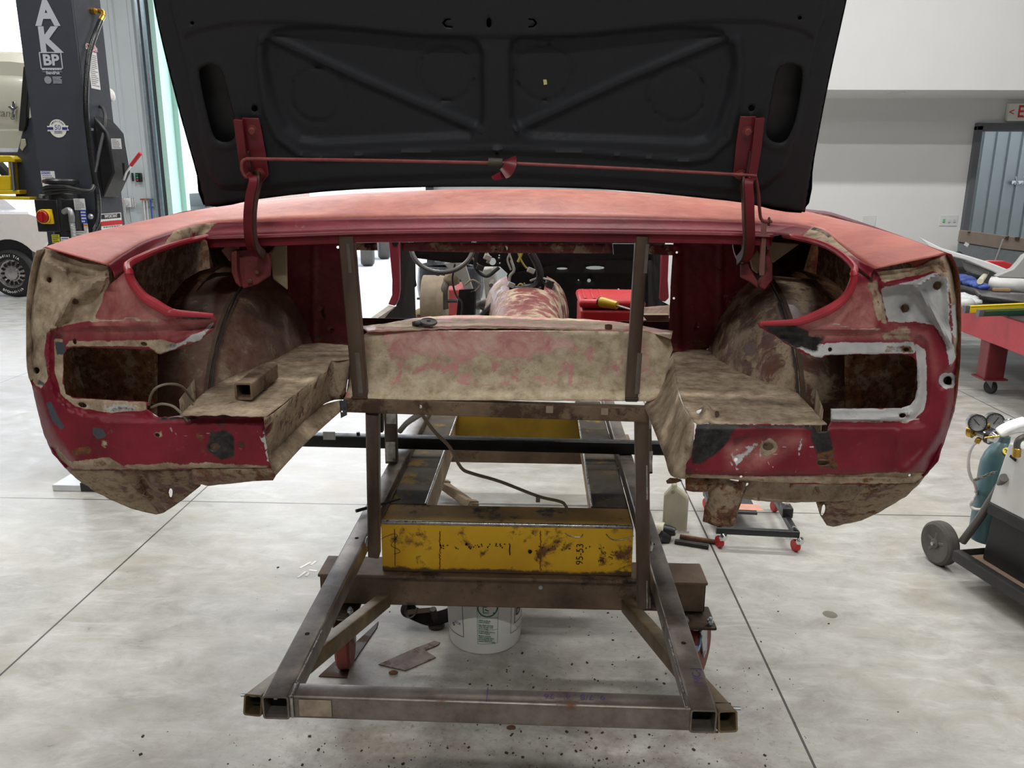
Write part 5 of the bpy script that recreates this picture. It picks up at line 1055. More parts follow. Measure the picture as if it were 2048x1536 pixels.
# marks on the front beam
INK = flat('black_ink', (30, 26, 18), .7)
text(fb, 'marker_note', '95-53', (PY(1160, 1108, yB)[0], yB-.001, PY(1160, 1108, yB)[2]), (0, 0, 1), (-1, 0, 0), .034, INK, ext=.0006)
text(fb, 'marker_note', '31,6', (PY(1205, 1114, yB)[0], yB-.001, PY(1205, 1114, yB)[2]), (.25, 0, 1), (-1, 0, .25), .026, INK, ext=.0006)
text(fb, 'marker_note', '315', (PY(1225, 1108, yB)[0], yB-.001, PY(1225, 1110, yB)[2]), (.5, 0, 1), (-1, 0, .5), .022, INK, ext=.0006)
def fpt(px, py): return PY(px, py, yB-.0012)
MB().tube([fpt(1020, 1090), fpt(1019, 1100), fpt(1020, 1110)], .0022, 6).build('marker_line', INK, fb)
MB().tube([fpt(789, 1058), fpt(790, 1100), fpt(790, 1132)], .0012, 6).tube([fpt(762, 1078), fpt(785, 1068), fpt(795, 1072), fpt(782, 1090), fpt(795, 1098), fpt(800, 1104), fpt(788, 1108)], .0008, 6, smooth=4).build('marker_line', INK, fb)
g = np.random.default_rng(5); mb = MB()
for k in range(60):
    px = 880+g.random()*140+(190 if k > 40 else 0); py = 1092+g.normal()*3+(4 if k > 40 else 0); w_ = .002+.004*g.random(); p = fpt(px, py); mb.box(p, (w_, .0008, .002+.005*g.random()))
mb.build('worn_stencil', INK, fb, smooth=False)
for px in (880, 1081):
    mb = MB()
    for k in range(26):
        p = fpt(px+g.normal()*.8, 1064+k*3); mb.box(p, (.003, .0008, .005+.004*g.random()))
    mb.build('rust_line', flat('rust_line', (120, 62, 24), .8), fb, smooth=False)
MB().lathe([(.007, 0), (.006, -.004)], fpt(1060, 1103), (0, 1, 0), 12).build('bolt_hole', HOLE, fb)
o = MB()
for s in ([(1130, 1066), (1140, 1072), (1160, 1074), (1166, 1068)], [(1212, 1068), (1222, 1078), (1240, 1080), (1268, 1072)]): o.tube([fpt(*q) for q in s], .0018, 6, smooth=4)
o.build('bare_scratch', WELD, fb)
# brown channel beam on casters
X2, X3 = PY(640, 1180, 2.44)[0], PY(1412, 1190, 2.44)[0]
ch = MB().span((X2, 2.42, .358), (X3, 2.56, .37)).span((X2+.005, 2.44, .25), (X3-.005, 2.453, .36)).build('channel_beam', BSTEEL, dolly, bevel=.004)
MB().span((X2+.002, 2.442, .252), (X2+.008, 2.53, .36)).span((X3-.008, 2.442, .252), (X3-.002, 2.53, .36)).build('end_cap', DSTEEL, ch)
MB().span((X2+.01, 2.445, .247), (X3-.01, 2.56, .255)).build('bottom_flange', BSTEEL, ch, bevel=.002)
p = PY(1081, 1174, 2.44); MB().cyl((p[0], 2.441, p[2]), (p[0], 2.435, p[2]), .007, 14).build('bolt_head', ZINC, ch)
# casters
def caster(x, y, steer, red=True):
    pl = MB().span((x-.06, y-.07, .234), (x+.06, y+.07, .246)).build('caster', DSTEEL, dolly, bevel=.006)
    M = Matrix.Rotation(steer, 3, 'Z'); T = lambda v: tuple(Vector((x, y, 0))+M @ Vector(v))
    MB().cyl(T((0, 0, .234)), T((0, 0, .214)), .036, 20).build('swivel', ZINC, pl)
    f = MB()
    for s in (-1, 1):
        f.prism([T((s*.03, -.035, .216)), T((s*.03, .035, .216)), T((s*.03, .055, .10)), T((s*.03, .025, .085))], M @ Vector((s, 0, 0)), .004)
    f.build('fork', ZINC, pl)
    w = MB().lathe([(.03, -.025), (.092, -.025), (.103, -.017), (.103, .017), (.092, .025), (.03, .025)], T((0, .035, .103)), M @ Vector((1, 0, 0)), 32).build('wheel', flat('dusty_red_wheel', (112, 46, 40), .55, var=.3, scale=18), pl)
    MB().cyl(T((-.036, .035, .103)), T((.036, .035, .103)), .009, 12).build('axle', ZINC, w)
    MB().tube([T((.034, -.03, .20)), T((.04, -.07, .18)), T((.042, -.095, .185)), T((.042, -.10, .2))], .005, 8, smooth=4).build('brake_lever', flat('blue_zinc', (120, 150, 176), .35, .7), pl)
    for dx in (-.04, .04): MB().lathe([(.006, 0), (.006, .014), (.011, .014), (.011, .022), (.006, .022), (.006, .03)], (x+dx, y-.052, .243), (0, 0, 1), 6).build('bolt', ZINC, pl)
    return pl
caster(-.655, 2.43, .1); caster(PY(1392, 1240, 2.4)[0], 2.42, -.5)
caster(xl-.05, 3.95, .4); caster(xr+.05, 3.95, -.3)
MB().span((xl-.12, 3.88, .247), (xr+.12, 4.02, .37)).build('rear_channel', BSTEEL, dolly, bevel=.004)
# uprights from the rails to the shell
for (x0, y0, x1, y1, ym, w_, dx) in ((746, 822, 749, 1107, 2.24, .034, 1), (1283, 826, 1287, 1210, 2.30, .036, -1)):
    p0 = PY(x0, y0, 1.985); p1 = PY(x1, y1, 2.20 if dx > 0 else 2.02)
    if dx > 0: p1 = PY(x1, y1, 2.19)
    else: p1 = PY(x1, y1, 2.04)
    o = MB().bar(p1, p0, w_, .036, up=(0, 1, 0), r=.005).build('upright', UPST, dolly)
    d = (Vector(p0)-Vector(p1)).normalized()
    for t0, t1, off in ((.0, .09, .008), (.34, .44, .010)):
        MB().bar(tuple(Vector(p1)+d*t0+Vector((off, -.0185, 0))), tuple(Vector(p1)+d*t1+Vector((off, -.0185, 0))), .004, .0012, up=(0, 1, 0), r=.0003).build('bare_edge', WELD, o)
    MB().blob(tuple(Vector(p1)+d*(.05 if dx > 0 else .19)+Vector((-dx*.02, 0, 0))), (.008, .012, .018), seed=4).build('weld_bead', WELD, o)
# black cross tube on the rails with its hanging stubs
p0, p1 = PY(606, 872, 3.1), PY(1340, 892, 3.1)
bt = MB().bar((p0[0]-.02, 3.1, .618), (p1[0]+.02, 3.1, .606), .05, .05).build('cross_tube', BLKTUBE, dolly); bt['label'] = 'black cross tube'
a = PY(658, 872, 3.07); MB().box((a[0], 3.0735, a[2]), (.05, .002, .034)).build('taped_note', flat('paper_tape', (168, 166, 156), .7, var=.15), bt)
MB().lathe([(.008, 0), (.008, .01)], (PY(716, 858, 3.1)[0], 3.1, .642), (0, 0, 1), 6).build('bolt', DSTEEL, bt)
for (xa_, xb_, ytop, ybot, Y) in ((772, 796, 820, 924, 2.95), (1284, 1304, 828, 944, 2.85)):
    q0, q1 = PY((xa_+xb_)/2-3, ytop-8, Y), PY((xa_+xb_)/2, ybot, Y); w_ = (xb_-xa_)/1600*Y*1.06
    o = MB().bar(q1, q0, w_, .04, up=(0, 1, 0), hollow=.003).build('stub_leg', UPST, dolly)
    MB().box((q1[0], q1[1]-.021, q1[2]+.05), (w_*.8, .001, .08)).build('bare_patch', WELD, o); MB().box((q0[0]+.005, q0[1]-.021, q0[2]-.04), (w_*.8, .001, .05)).build('bare_patch', WELD, o)
o = MB().bar(PY(757, 822, 3.05), PY(757, 862, 3.05), .04, .04, up=(0, 1, 0)).build('stub_leg', DSTEEL, dolly)

# black pry bar lying across the left rail
a, b = PZ(712, 1022, ZR+.012), PZ(800, 998, ZR+.012)
tag(MB().tube([a, tuple(np.array(a)*.5+np.array(b)*.5), b], [.006, .005, .003], 8).build('pry_bar', BLACKP, None), 'black tapered pry bar lying across the left rail of the rolling frame', 'pry bar')
# ================================================================ two post lift at the left
YC = 4.15; CX0, CX1 = PY(57, 200, YC)[0], PY(168, 200, YC)[0]
lift = thing('lift_column', 'dark grey vehicle lift column with white letters, decals and black hydraulic hose', 'vehicle lift', ((CX0+CX1)/2, YC+.13, 0))
MB().span((CX0, YC, .02), (CX1, YC+.012, 3.7)).span((CX1-.012, YC, .02), (CX1, YC+.27, 3.7)).span((CX0, YC, .02), (CX0+.012, YC+.27, 3.7)).span((CX0, YC+.26, .02), (CX0+.05, YC+.27, 3.7)).span((CX1-.05, YC+.26, .02), (CX1, YC+.27, 3.7)).build('column', CHARC, lift, bevel=.006)
a, b = PZ(104, 972, .03), PZ(320, 985, .03)
bp = MB().span((a[0], a[1], 0), (CX1+.12, YC+.40, .035)).build('base_plate', flat('bare_base_plate', (206, 208, 210), .35, .3, var=.05), lift, bevel=.004)
MB().span((PZ(160, 970, .04)[0], a[1]-.002, .001), (CX1+.11, a[1]+.06, .05)).build('edge_strip', BLACKP, bp)
for k in range(3): MB().cyl((PZ(164, 960, .04)[0]+.03*k, a[1]+.08+.03*k, .03), (PZ(164, 960, .04)[0]+.03*k, a[1]+.08+.03*k, .09), .010, 10).build('anchor_bolt', BLACKP, bp)
FU, FV = (1, 0, 0), (0, 0, 1)
def fp(px, py): return PY(px, py, YC-.001)
text(lift, 'letter', 'A', fp(93, 28), FU, FV, .158, SILVERT, bold=.042, wid=1.0)
text(lift, 'letter', 'K', fp(98, 82), FU, FV, .158, SILVERT, bold=.042, wid=1.0)
text(lift, 'letter', 'O', fp(88, -25), FU, FV, .158, SILVERT, bold=.03)
c = fp(102, 121); w_, h_ = .108, .074
o = MB()
for q in (((0, h_/2), (w_, .005)), ((0, -h_/2), (w_, .005)), ((-w_/2, 0), (.005, h_)), ((w_/2, 0), (.005, h_))): o.box((c[0]+q[0][0], c[1]-.0005, c[2]+q[0][1]), (q[1][0], .001, q[1][1]))
o.build('logo_frame', SILVERT, lift, smooth=False)
text(lift, 'lettering', 'BP', c, FU, FV, .07, SILVERT, bold=.035, wid=1.1)
p = fp(104, 139); lines(lift, 'fine_print', p, FU, FV, .10, .012, 1, SILVERT, 3, ragged=0); MB().box((p[0], p[1]-.0005, p[2]-.011), (.10, .001, .0015)).build('rule_line', SILVERT, lift)
text(lift, 'lettering', 'BendPak', fp(106, 146), FU, FV, .020, SILVERT, bold=.03)
MB().lathe([(.018, 0), (.018, .001)], fp(96, 160), (0, -1, 0), 24).build('round_emblem', flat('grey_emblem', (150, 154, 162), .5), lift)
lines(lift, 'fine_print', fp(115, 160), FU, FV, .045, .034, 5, SILVERT, 9, ragged=.3)
c = fp(116, 257)
em = MB().lathe([(.044, 0), (.044, .0012)], c, (0, -1, 0), 32).build('round_decal', flat('decal_cream', (228, 228, 214), .5), lift)
MB().prism([(c[0]+x, c[1]-.001, c[2]+z) for x, z in ((-.055, .012), (-.048, .0), (-.056, -.014), (.056, -.010), (.050, .002), (.057, .014))], (0, -1, 0), .001).build('ribbon', LABELW, em)
for sg in (-1, 1): MB().box((c[0]+sg*.036, c[1]-.0024, c[2]), (.026, .001, .013)).build('ribbon_band', flat('navy_print', (40, 48, 120), .5), em)
text(em, 'lettering', '50', (c[0], c[1]-.0018, c[2]+.004), FU, FV, .034, flat('silver_blue', (120, 124, 160), .5), bold=.02)
lines(em, 'fine_print', (c[0], c[1]-.0015, c[2]-.018), FU, FV, .04, .014, 2, flat('navy_print', (40, 48, 120), .5), 4, ragged=0)
for (txt, rr, a0) in (('AMERICAN', .035, 1),):
    for i, chh in enumerate(txt):
        an = math.pi*(.80-.60*i/7); text(em, 'lettering', chh, (c[0]+rr*math.cos(an), c[1]-.0015, c[2]+rr*math.sin(an)), (math.sin(an), 0, -math.cos(an)), (math.cos(an), 0, math.sin(an)), .011, flat('navy_print', (40, 48, 120), .5), bold=.02)
def label(pl, px0, py0, px1, py1, U, V, name, band=None, bandtxt='', n=6, seed=1, bandw=1.0, bg_=None, parent=None, lm=None):
    a = pl(px0, py0); b = pl(px1, py1); c = tuple((a[i]+b[i])/2 for i in range(3)); d = Vector(b)-Vector(a); U = Vector(U); V = Vector(V)
    w = abs(d.dot(U)); h = abs(d.dot(V)); o = plate(parent or lift, name, c, U, V, w, h, bg_ or LABELW)
    bh = min(h*.22, .03) if band else 0
    if band:
        cb = Vector(c)+V*(h/2-bh*.65)-U*(w*(1-bandw)/2*.9); plate(o, 'title_band', cb, U, V, w*.92*bandw, bh, band, ext=.0012, t=.0003)
        text(o, 'lettering', bandtxt, cb+U.cross(V)*.0012, U, V, bh*.95, LABELW, bold=.02, ext=.001)
    if n: lines(o, 'fine_print', Vector(c)-V*(bh*.6), U, V, w*.82, h*.9-bh*1.2, n, lm or flat('grey_print', (120, 120, 124), .6), seed, ext=.0012)
    return o
label(fp, 81, 342, 112, 366, FU, FV, 'notice_label', BLUET, 'NOTICE', 4, 2, .7)
label(fp, 84, 360, 129, 378, FU, FV, 'attention_label', flat('maroon_print', (150, 30, 46), .5), 'ATTENTION', 0, 2)
SU, SV = (0, 1, 0), (0, 0, 1)
def sp(px, py): return PX(px, py, CX1+.001)
label(sp, 172, 86, 201, 180, SU, SV, 'danger_label', REDT, 'DANGER', 16, 5)
label(sp, 199, 428, 246, 466, SU, SV, 'danger_label', BLACKT, 'IMPORTANT', 5, 6)
a = sp(200, 448); b = sp(245, 444); plate(lift, 'title_band', tuple((np.array(a)+b)/2), SU, SV, abs(b[1]-a[1])*.95, .022, REDT, ext=.002)
# cream bell-like cap behind the column edge
q = PY(214, 192, YC+.29); (MB().lathe([(.005, .06), (.03, .05), (.045, .02), (.05, 0)], (q[0]-.02, q[1], q[2]), (1, 0, .1), 24).lathe([(.05, -.0), (.05, -.03)], (q[0]-.02, q[1], q[2]), (1, 0, .1), 24).build('work_light', flat('frosted_white_cap', (226, 226, 222), .4), lift))
# hydraulic hose with brass elbow
hz = MB().tube([PX(201, 42, CX1+.05), PX(190, 70, CX1+.05), PX(178, 110, CX1+.04), PX(173, 160, CX1+.04), PX(172, 220, CX1+.035), PX(178, 280, CX1+.03), PX(186, 340, CX1+.03), PX(195, 390, CX1+.04), PX(196, 440, CX1+.05), PX(186, 466, CX1+.04), PX(182, 500, CX1+.04)], .013, 12, smooth=6).build('hydraulic_hose', flat('glossy_hose', (24, 24, 26), .3), lift)
MB().tube([PX(184, 22, CX1), PX(196, 22, CX1+.02), PX(206, 24, CX1+.05), PX(206, 32, CX1+.052), PX(201, 42, CX1+.05)], .012, 10, smooth=4).build('brass_elbow', BRASS, hz)
MB().lathe([(.016, 0), (.016, .02)], PX(183, 22, CX1+.002), (1, 0, 0), 6).build('brass_nut', BRASS, hz)
MB().tube([PX(200, 212, CX1), PX(206, 218, CX1+.03), PX(210, 235, CX1+.06), PX(207, 265, CX1+.06), PX(199, 300, CX1+.05), PX(190, 345, CX1+.04)], .008, 10, smooth=5).build('cable', flat('cable_grey', (58, 58, 60), .5), lift)
# lock cover with red handled lever
BX = CX1+.02
q = [PX(177, 226, BX), PX(198, 388, BX)]
ya, yb = YC+.03, YC+.22; zt_, zb_ = PX(180, 230, BX)[2], PX(198, 385, BX)[2]
XO = PY(263, 358, ya+.17)[0]; cv = MB().prism([(BX, ya, zt_), (XO-.035, ya, zt_-.05), (XO-.012, ya, zt_-.08), (XO, ya, zb_+.10), (XO-.03, ya, zb_+.05), (BX, ya, zb_-.03)], (0, 1, 0), .17).build('lock_cover', flat('satin_black_cover', (30, 30, 32), .35), lift, bevel=.008)
a = PY(231, 290, ya-.001); label(lambda x, y: PY(x, y, ya-.001), 222, 277, 244, 298, FU, FV, 'rating_label', None, '', 6, 8, parent=lift)
MB().tube([PY(247, 360, ya-.02), PY(252, 345, ya-.025), PY(262, 330, ya-.03)], .006, 8).build('lever', CHROME, cv)
MB().tube([PY(262, 331, ya-.03), PY(281, 306, ya-.04)], [.009, .010], 10).build('lever_grip', REDP, cv)
MB().prism([PY(244, 326, ya-.002), PY(249, 326, ya-.002), PY(250, 352, ya-.002), PY(247, 354, ya-.002)], (0, -1, 0), .001).build('slot', HOLE, cv)
MB().lathe([(.008, 0), (.007, .006)], PX(184, 259, BX+.0), (1, -.3, 0), 10).build('screw', CHROME, cv)
# power unit: switch box, motor, conduit
YB = YC-.17
a, b = PY(67, 399, YB), PY(122, 464, YB)
pu = MB().span((a[0], YB, b[2]), (b[0], YB+.10, a[2])).build('switch_box', BLACKP, lift, bevel=.005)
c = PY(94, 433, YB-.001)
MB().prism([(c[0]+x, YB-.001, c[2]+z) for x, z in ((-.02, .036), (.034, .036), (.036, -.036), (-.02, -.036))], (0, -1, 0), .012).build('switch_plate', flat('yellow_plate', (222, 186, 30), .4), pu, bevel=.003)
MB().lathe([(.036, 0), (.036, .018), (.031, .02), (.031, .016)], (c[0]-.006, YB-.005, c[2]), (0, -1, 0), 28).build('switch_collar', flat('yellow_plate', (222, 186, 30), .4), pu)
k = MB().lathe([(.029, 0), (.029, .024), (.026, .028)], (c[0]-.006, YB-.01, c[2]), (0, -1, 0), 28).build('rotary_knob', flat('dark_red_knob', (160, 26, 24), .35), pu)
MB().box((c[0]-.006, YB-.042, c[2]), (.014, .012, .054), ry=.1).build('knob_bar', flat('dark_red_knob', (160, 26, 24), .35), k, bevel=.003)
MB().lathe([(.014, 0), (.014, .016)], PY(84, 396, YB+.05), (.2, 0, 1), 12).build('conduit_nut', ZINC, pu)
ym = YC-.10; c = PY(130, 430, ym)
mo = MB().lathe([(.055, -.40), (.066, -.38), (.066, .10), (.062, .112), (.058, .115), (.058, .15), (.078, .152), (.078, .168), (.07, .178), (.03, .18)], (c[0]+.005, ym, c[2]), (0, 0, 1), 36).build('motor', BLACKP, lift, bevel=.003)
MB().prism([PY(122, 400, ym-.068), PY(148, 398, ym-.068), PY(152, 460, ym-.068), PY(126, 462, ym-.068)], (0, 1, 0), .03).build('terminal_box', BLACKP, mo, bevel=.004)
mp_ = lambda x, y: PY(x, y, ym-.070)
label(mp_, 147, 397, 172, 420, FU, FV, 'rating_label', None, '', 8, 12, parent=mo)
label(mp_, 160, 420, 175, 447, FU, FV, 'blue_label', None, '', 4, 13, parent=mo, bg_=BLUET, lm=LABELW)
label(mp_, 167, 447, 178, 470, FU, FV, 'warning_label', flat('orange_band', (206, 120, 40), .5), '', 5, 14, parent=mo)
label(mp_, 150, 462, 172, 482, FU, FV, 'print_label', None, '', 4, 15, parent=mo)
label(lambda x, y: PY(x, y, ym-.071), 103, 469, 121, 486, FU, FV, 'yellow_label', None, '', 4, 16, parent=mo, bg_=flat('yellow_label', (206, 204, 40), .5), lm=BLACKT)
label(mp_, 121, 474, 140, 490, FU, FV, 'print_label', None, '', 3, 17, parent=mo, lm=BLUET)
for k_ in range(3):
    MB().tube([PY(86+3*k_, 378+k_*6, ym-.06-.005*k_), PY(98, 374+k_*7, ym-.085), PY(130, 374+k_*5, ym-.10), PY(160, 380+k_*3, ym-.09), PY(180, 382, ym-.06), PY(187, 372, ym-.02)], .010-.002*k_, 10, smooth=5).build('coiled_cable', BLACKP, lift)
cd = MB().tube([PY(128, 424, YB-.0), PY(138, 420, YB-.02), PY(143, 430, YB-.03), PY(144, 444, YB-.03)], .014, 12, smooth=4).build('conduit_elbow', flat('grey_casting_elbow', (150, 152, 152), .4, .5), lift)
pts = [PY(144, 444, YB-.03), PY(147, 465, YB-.03), PY(149, 490, YB-.02)]; P_ = resample(spline(pts, 6), 34)
MB().tube(P_, [.0135 if i % 2 else .0105 for i in range(34)], 12).build('flex_conduit', flat('flex_grey', (168, 170, 172), .4, .4), cd)
MB().lathe([(.012, 0), (.014, .01), (.008, .018)], PY(182, 433, ym-.05), (.2, -1, 0), 12).build('fitting', ZINC, lift)
# carriage, guard and yellow arms on the left
MB().prism([PY(46, 132, YC+.14), PY(58, 132, YC+.14), PY(52, 250, YC+.14), PY(47, 262, YC+.14), PY(36, 262, YC+.14)], (0, 1, 0), .03).build('guard', flat('black_guard', (34, 33, 32), .5), lift, bevel=.006)
ca = MB().prism([PY(50, 240, YC+.16), PY(70, 230, YC+.16), PY(85, 400, YC+.16), PY(46, 400, YC+.16), PY(30, 392, YC+.16), PY(28, 316, YC+.16), PY(-40, 312, YC+.16), PY(-40, 304, YC+.16), PY(34, 304, YC+.16)], (0, 1, 0), .12).build('carriage', CHARC, lift, bevel=.006)
MB().prism([PY(44, 278, YC+.158), PY(52, 278, YC+.158), PY(54, 290, YC+.158), PY(46, 302, YC+.158), PY(41, 296, YC+.158)], (0, -1, 0), .008).build('latch_plate', flat('cream_zinc', (190, 184, 164), .4, .3), ca, bevel=.002)
ar = MB()
for pts in ([(-60, 311), (20, 311), (29, 318), (30, 324), (-60, 324)], [(-60, 351), (20, 351), (22, 380), (-60, 384)], [(-60, 380), (39, 380), (39, 388), (-60, 390)], [(-60, 390), (60, 394), (60, 400), (-60, 398)]): ar.prism([PY(x, y, YC+.1) for x, y in pts], (0, 1, 0), .10)
ya_ = ar.build('lift_arm', flat('yellow_lift_arm', (206, 176, 22), .4), lift, bevel=.004)
MB().cyl(PY(24, 324, YC+.1), PY(29, 380, YC+.1), .011, 12).build('pin', CHROME, ya_)
MB().prism([PY(16, 324, YC+.11), PY(22, 324, YC+.11), PY(26, 380, YC+.11), PY(20, 380, YC+.11)], (0, 1, 0), .05).build('arm_web', flat('yellow_lift_arm', (206, 176, 22), .4), ya_)
MB().tube([PY(-20, 320, YC+.4), PY(-5, 328, YC+.4), PY(14, 348, YC+.4), PY(16, 352, YC+.4)], .03, 10).build('rubber_pad', RUBBER, ya_)

# ---- cream car up on the lift
yk = 4.75; q0 = PY(48, 100, yk); xr_ = q0[0]+.3; t = thing('raised_cream_car', 'cream car raised on the lift, its fender showing a chrome running horse emblem', 'car', (xr_-2, yk+.8, PY(20, 300, yk)[2]))
CREAM = flat('cream_car_paint', (204, 202, 186), .35, var=.02, scale=2, coat=.4)
prof = [(0, 296, .02), (0, 262, -.005), (0, 258, 0), (0, 215, -.03), (0, 170, -.02), (0, 152, .0), (0, 146, .015), (0, 118, .02), (0, 100, .05), (0, 93, .12), (0, 90, .3)]
rows = []
for x, lift_, tb in ((-4.4, 0, 0), (q0[0]-1.4, 0, 0), (q0[0]-.4, -.002, 0), (q0[0]-.1, -.012, 0), (q0[0], -.02, .01), (q0[0]+.06, -.03, .02)):
    rows.append([(x, yk+d+tb, PY(20, y, yk)[2]+lift_*(1 if y < 200 else 0)) for _, y, d in prof]+[(x-(1.1 if x > q0[0]-.5 else 0), yk+1.4, PY(20, 90, yk)[2]+.0), (x-(1.2 if x > q0[0]-.5 else 0), yk+1.5, PY(20, 296, yk)[2])])
MB().loft(rows).add([rows[-1][i] for i in range(len(rows[-1]))], [tuple(range(len(rows[-1])))]).build('fender', CREAM, t, angle=25)
MB().span((-4.4, yk+.02, PY(20, 306, yk)[2]), (q0[0]+.04, yk+.4, PY(20, 296, yk)[2])).build('rocker', flat('pale_blue_sill', (206, 210, 220), .3), t)
def ep(px, py): return PY(px, py, yk-.034)
MB().prism([ep(25.5, 203), ep(31.5, 203), ep(32.5, 236), ep(27, 237)], (0, -1, 0), .008).build('emblem_bars', CHROME, t, bevel=.002)
hs = MB().prism([ep(x, y) for x, y in ((17, 213), (24, 212.5), (30, 216), (35, 213), (38, 212), (37, 219), (33, 221), (32, 226), (30, 230), (29.5, 224), (26, 221), (22, 217))], (0, -1, 0), .014).build('emblem_horse', CHROME, t, bevel=.003)
text(t, 'script_lettering', 'Mustang', ep(-4, 226), (1, 0, -.05), (.25, 0, 1), .062, flat('chrome_script', (150, 146, 132), .3, .5), bold=.01, ext=.004)
# ---- white car parked in front of the siding
yw = 11.2; c = PY(24, 541, yw); t = thing('white_car', 'white car with raised hood and white lettered black tyre, behind the lift column', 'car', (c[0], yw, 0))
PW = flat('pearl_white_paint', (226, 220, 214), .3, var=.015, scale=2, coat=.5)
xa, xb_ = c[0]-2.2, PY(98, 480, yw)[0]; zt_ = PY(30, 428, yw)[2]; zb_ = PY(90, 505, yw)[2]
arc = [(c[0]+.42*math.cos(a), c[2]+.02+.42*math.sin(a)) for a in np.linspace(-.15, math.pi+.15, 18)]
prof = [(xb_-.15, zb_)]+[(x, max(z, zb_)) for x, z in arc]+[(xa, zb_), (xa, zt_)]+[(xb_-.25, zt_), (xb_-.05, zt_-.06), (xb_, zt_-.3), (xb_-.02, zb_+.15)]
MB().prism([(x, yw, z) for x, z in prof], (0, 1, 0), .05).build('fender', PW, t, bevel=.02)
MB().loft([[(xa, yw+.02, zt_), (xb_-.25, yw+.02, zt_)], [(xa, yw+.06, zt_+.03), (xb_-.28, yw+.06, zt_+.03)], [(xa, yw+1.6, zt_+.08), (xb_-.28, yw+1.6, zt_+.08)]]).build('hood', flat('white_hood', (236, 236, 240), .25, coat=.5, var=.01), t)
MB().prism([PY(-40, 392, yw+.5), PY(10, 400, yw+.5), PY(42, 426, yw+.5), PY(-40, 426, yw+.5)], (0, 1, 0), .03).build('raised_panel', flat('white_hood', (236, 236, 240), .25), t)
MB().span((xa, yw+.05, .15), (xb_-.3, yw+1.5, zb_+.25)).build('underbody', BLACKP, t)
R_ = .335; ty = MB().lathe([(.20, .02), (.205, -.04), (.30, -.055), (.325, -.03), (R_, .0), (R_, .19), (.30, .215)], (c[0], yw+.01, R_+.0), (0, 1, 0), 44).build('tyre', RUBBER, t)
rim = MB().lathe([(.205, -.03), (.20, -.02), (.19, .01), (.16, .02), (.10, .0), (.09, -.03), (.03, -.036), (.001, -.036)], (c[0], yw, R_), (0, 1, 0), 36, cap=False).build('rim', flat('polished_rim', (190, 184, 184), .25, .8), ty)
for k in range(14):
    a = 2*math.pi*k/14; MB().box((c[0]+.14*math.cos(a), yw+.004, R_+.14*math.sin(a)), (.045, .03, .026), ry=-a).build('rim_slot', HOLE, rim)
for s, a0, sgn in (('Radial T/A', 2.1, 1), ('BFGoodrich', 4.2, -1)):
    for i, chh in enumerate(s):
        an = a0-sgn*.125*i if sgn > 0 else a0+.125*i
        rad = (math.cos(an), 0, math.sin(an)); U = (math.sin(an), 0, -math.cos(an)) if sgn > 0 else (-math.sin(an), 0, math.cos(an)); V = rad if sgn > 0 else (-rad[0], 0, -rad[2])
        if chh != ' ': text(ty, 'lettering', chh, (c[0]+.258*rad[0], yw-.048, R_+.258*rad[2]), U, V, .05, LABELW, bold=.02, ext=.002)
# ================================================================ red work table and what lies on it
zA, zB = PY(1930, 614, 6.55)[2], PY(1950, 674, 6.55)[2]
p0 = Vector(PZ(1950, 674, zB)); p1 = Vector(PZ(2048, 712, zB)); tu = (p1-p0).normalized(); tv = Vector((-tu.y, tu.x, 0))
if tv.x < 0: tv = -tv
org = p0-tu*1.6; TL, TW_ = 3.9, 1.5
def tp(u, v, z): q = org+tu*u+tv*v; return (q.x, q.y, z)
t = thing('red_work_table', 'red steel table on casters at the right, cluttered with parts', 'table', tp(1, .7, 0))
TRED = flat('table_red', (168, 48, 58), .4, var=.05); TDRED = flat('table_dark_red', (104, 22, 30), .4, var=.1)
MB().prism([tp(0, 0, zB), tp(TL, 0, zB), tp(TL, 0, zA-.005), tp(0, 0, zA-.005)], tv, .03).prism([tp(0, .03, zB), tp(0, TW_, zB), tp(0, TW_, zA-.005), tp(0, .03, zA-.005)], tu, .03).build('apron', TRED, t, bevel=.004)
MB().prism([tp(0, 0, zA-.02), tp(TL, 0, zA-.02), tp(TL, TW_, zA-.02), tp(0, TW_, zA-.02)], (0, 0, 1), .02).build('table_top', flat('dark_top', (60, 52, 50), .6), t, bevel=.003)
for u, v in ((1.72, .10), (1.72, TW_-.1), (TL-.3, .1), (.25, .10), (.25, TW_-.1)):
    q = tp(u, v, 0)
    lg = MB().bar(tp(u, v, zB+.02), tp(u, v, .14), .15, .15, up=tu, r=.01).build('leg', TDRED, t)
    MB().box((q[0], q[1], .135), (.19, .19, .012)).build('foot_plate', TDRED, lg)
    w = MB().lathe([(.02, -.016), (.05, -.016), (.056, -.01), (.056, .01), (.05, .016), (.02, .016)], (q[0]+.02, q[1], .057), (.9, .35, 0), 28).build('wheel', RUBBER, lg)
    MB().prism([(q[0]-.05, q[1]-.03, .128), (q[0]+.05, q[1]-.03, .128), (q[0]+.035, q[1]-.03, .05), (q[0]+.01, q[1]-.03, .05)], (0, 1, 0), .004).cyl((q[0], q[1], .13), (q[0], q[1], .118), .035, 16).build('caster_fork', ZINC, lg)
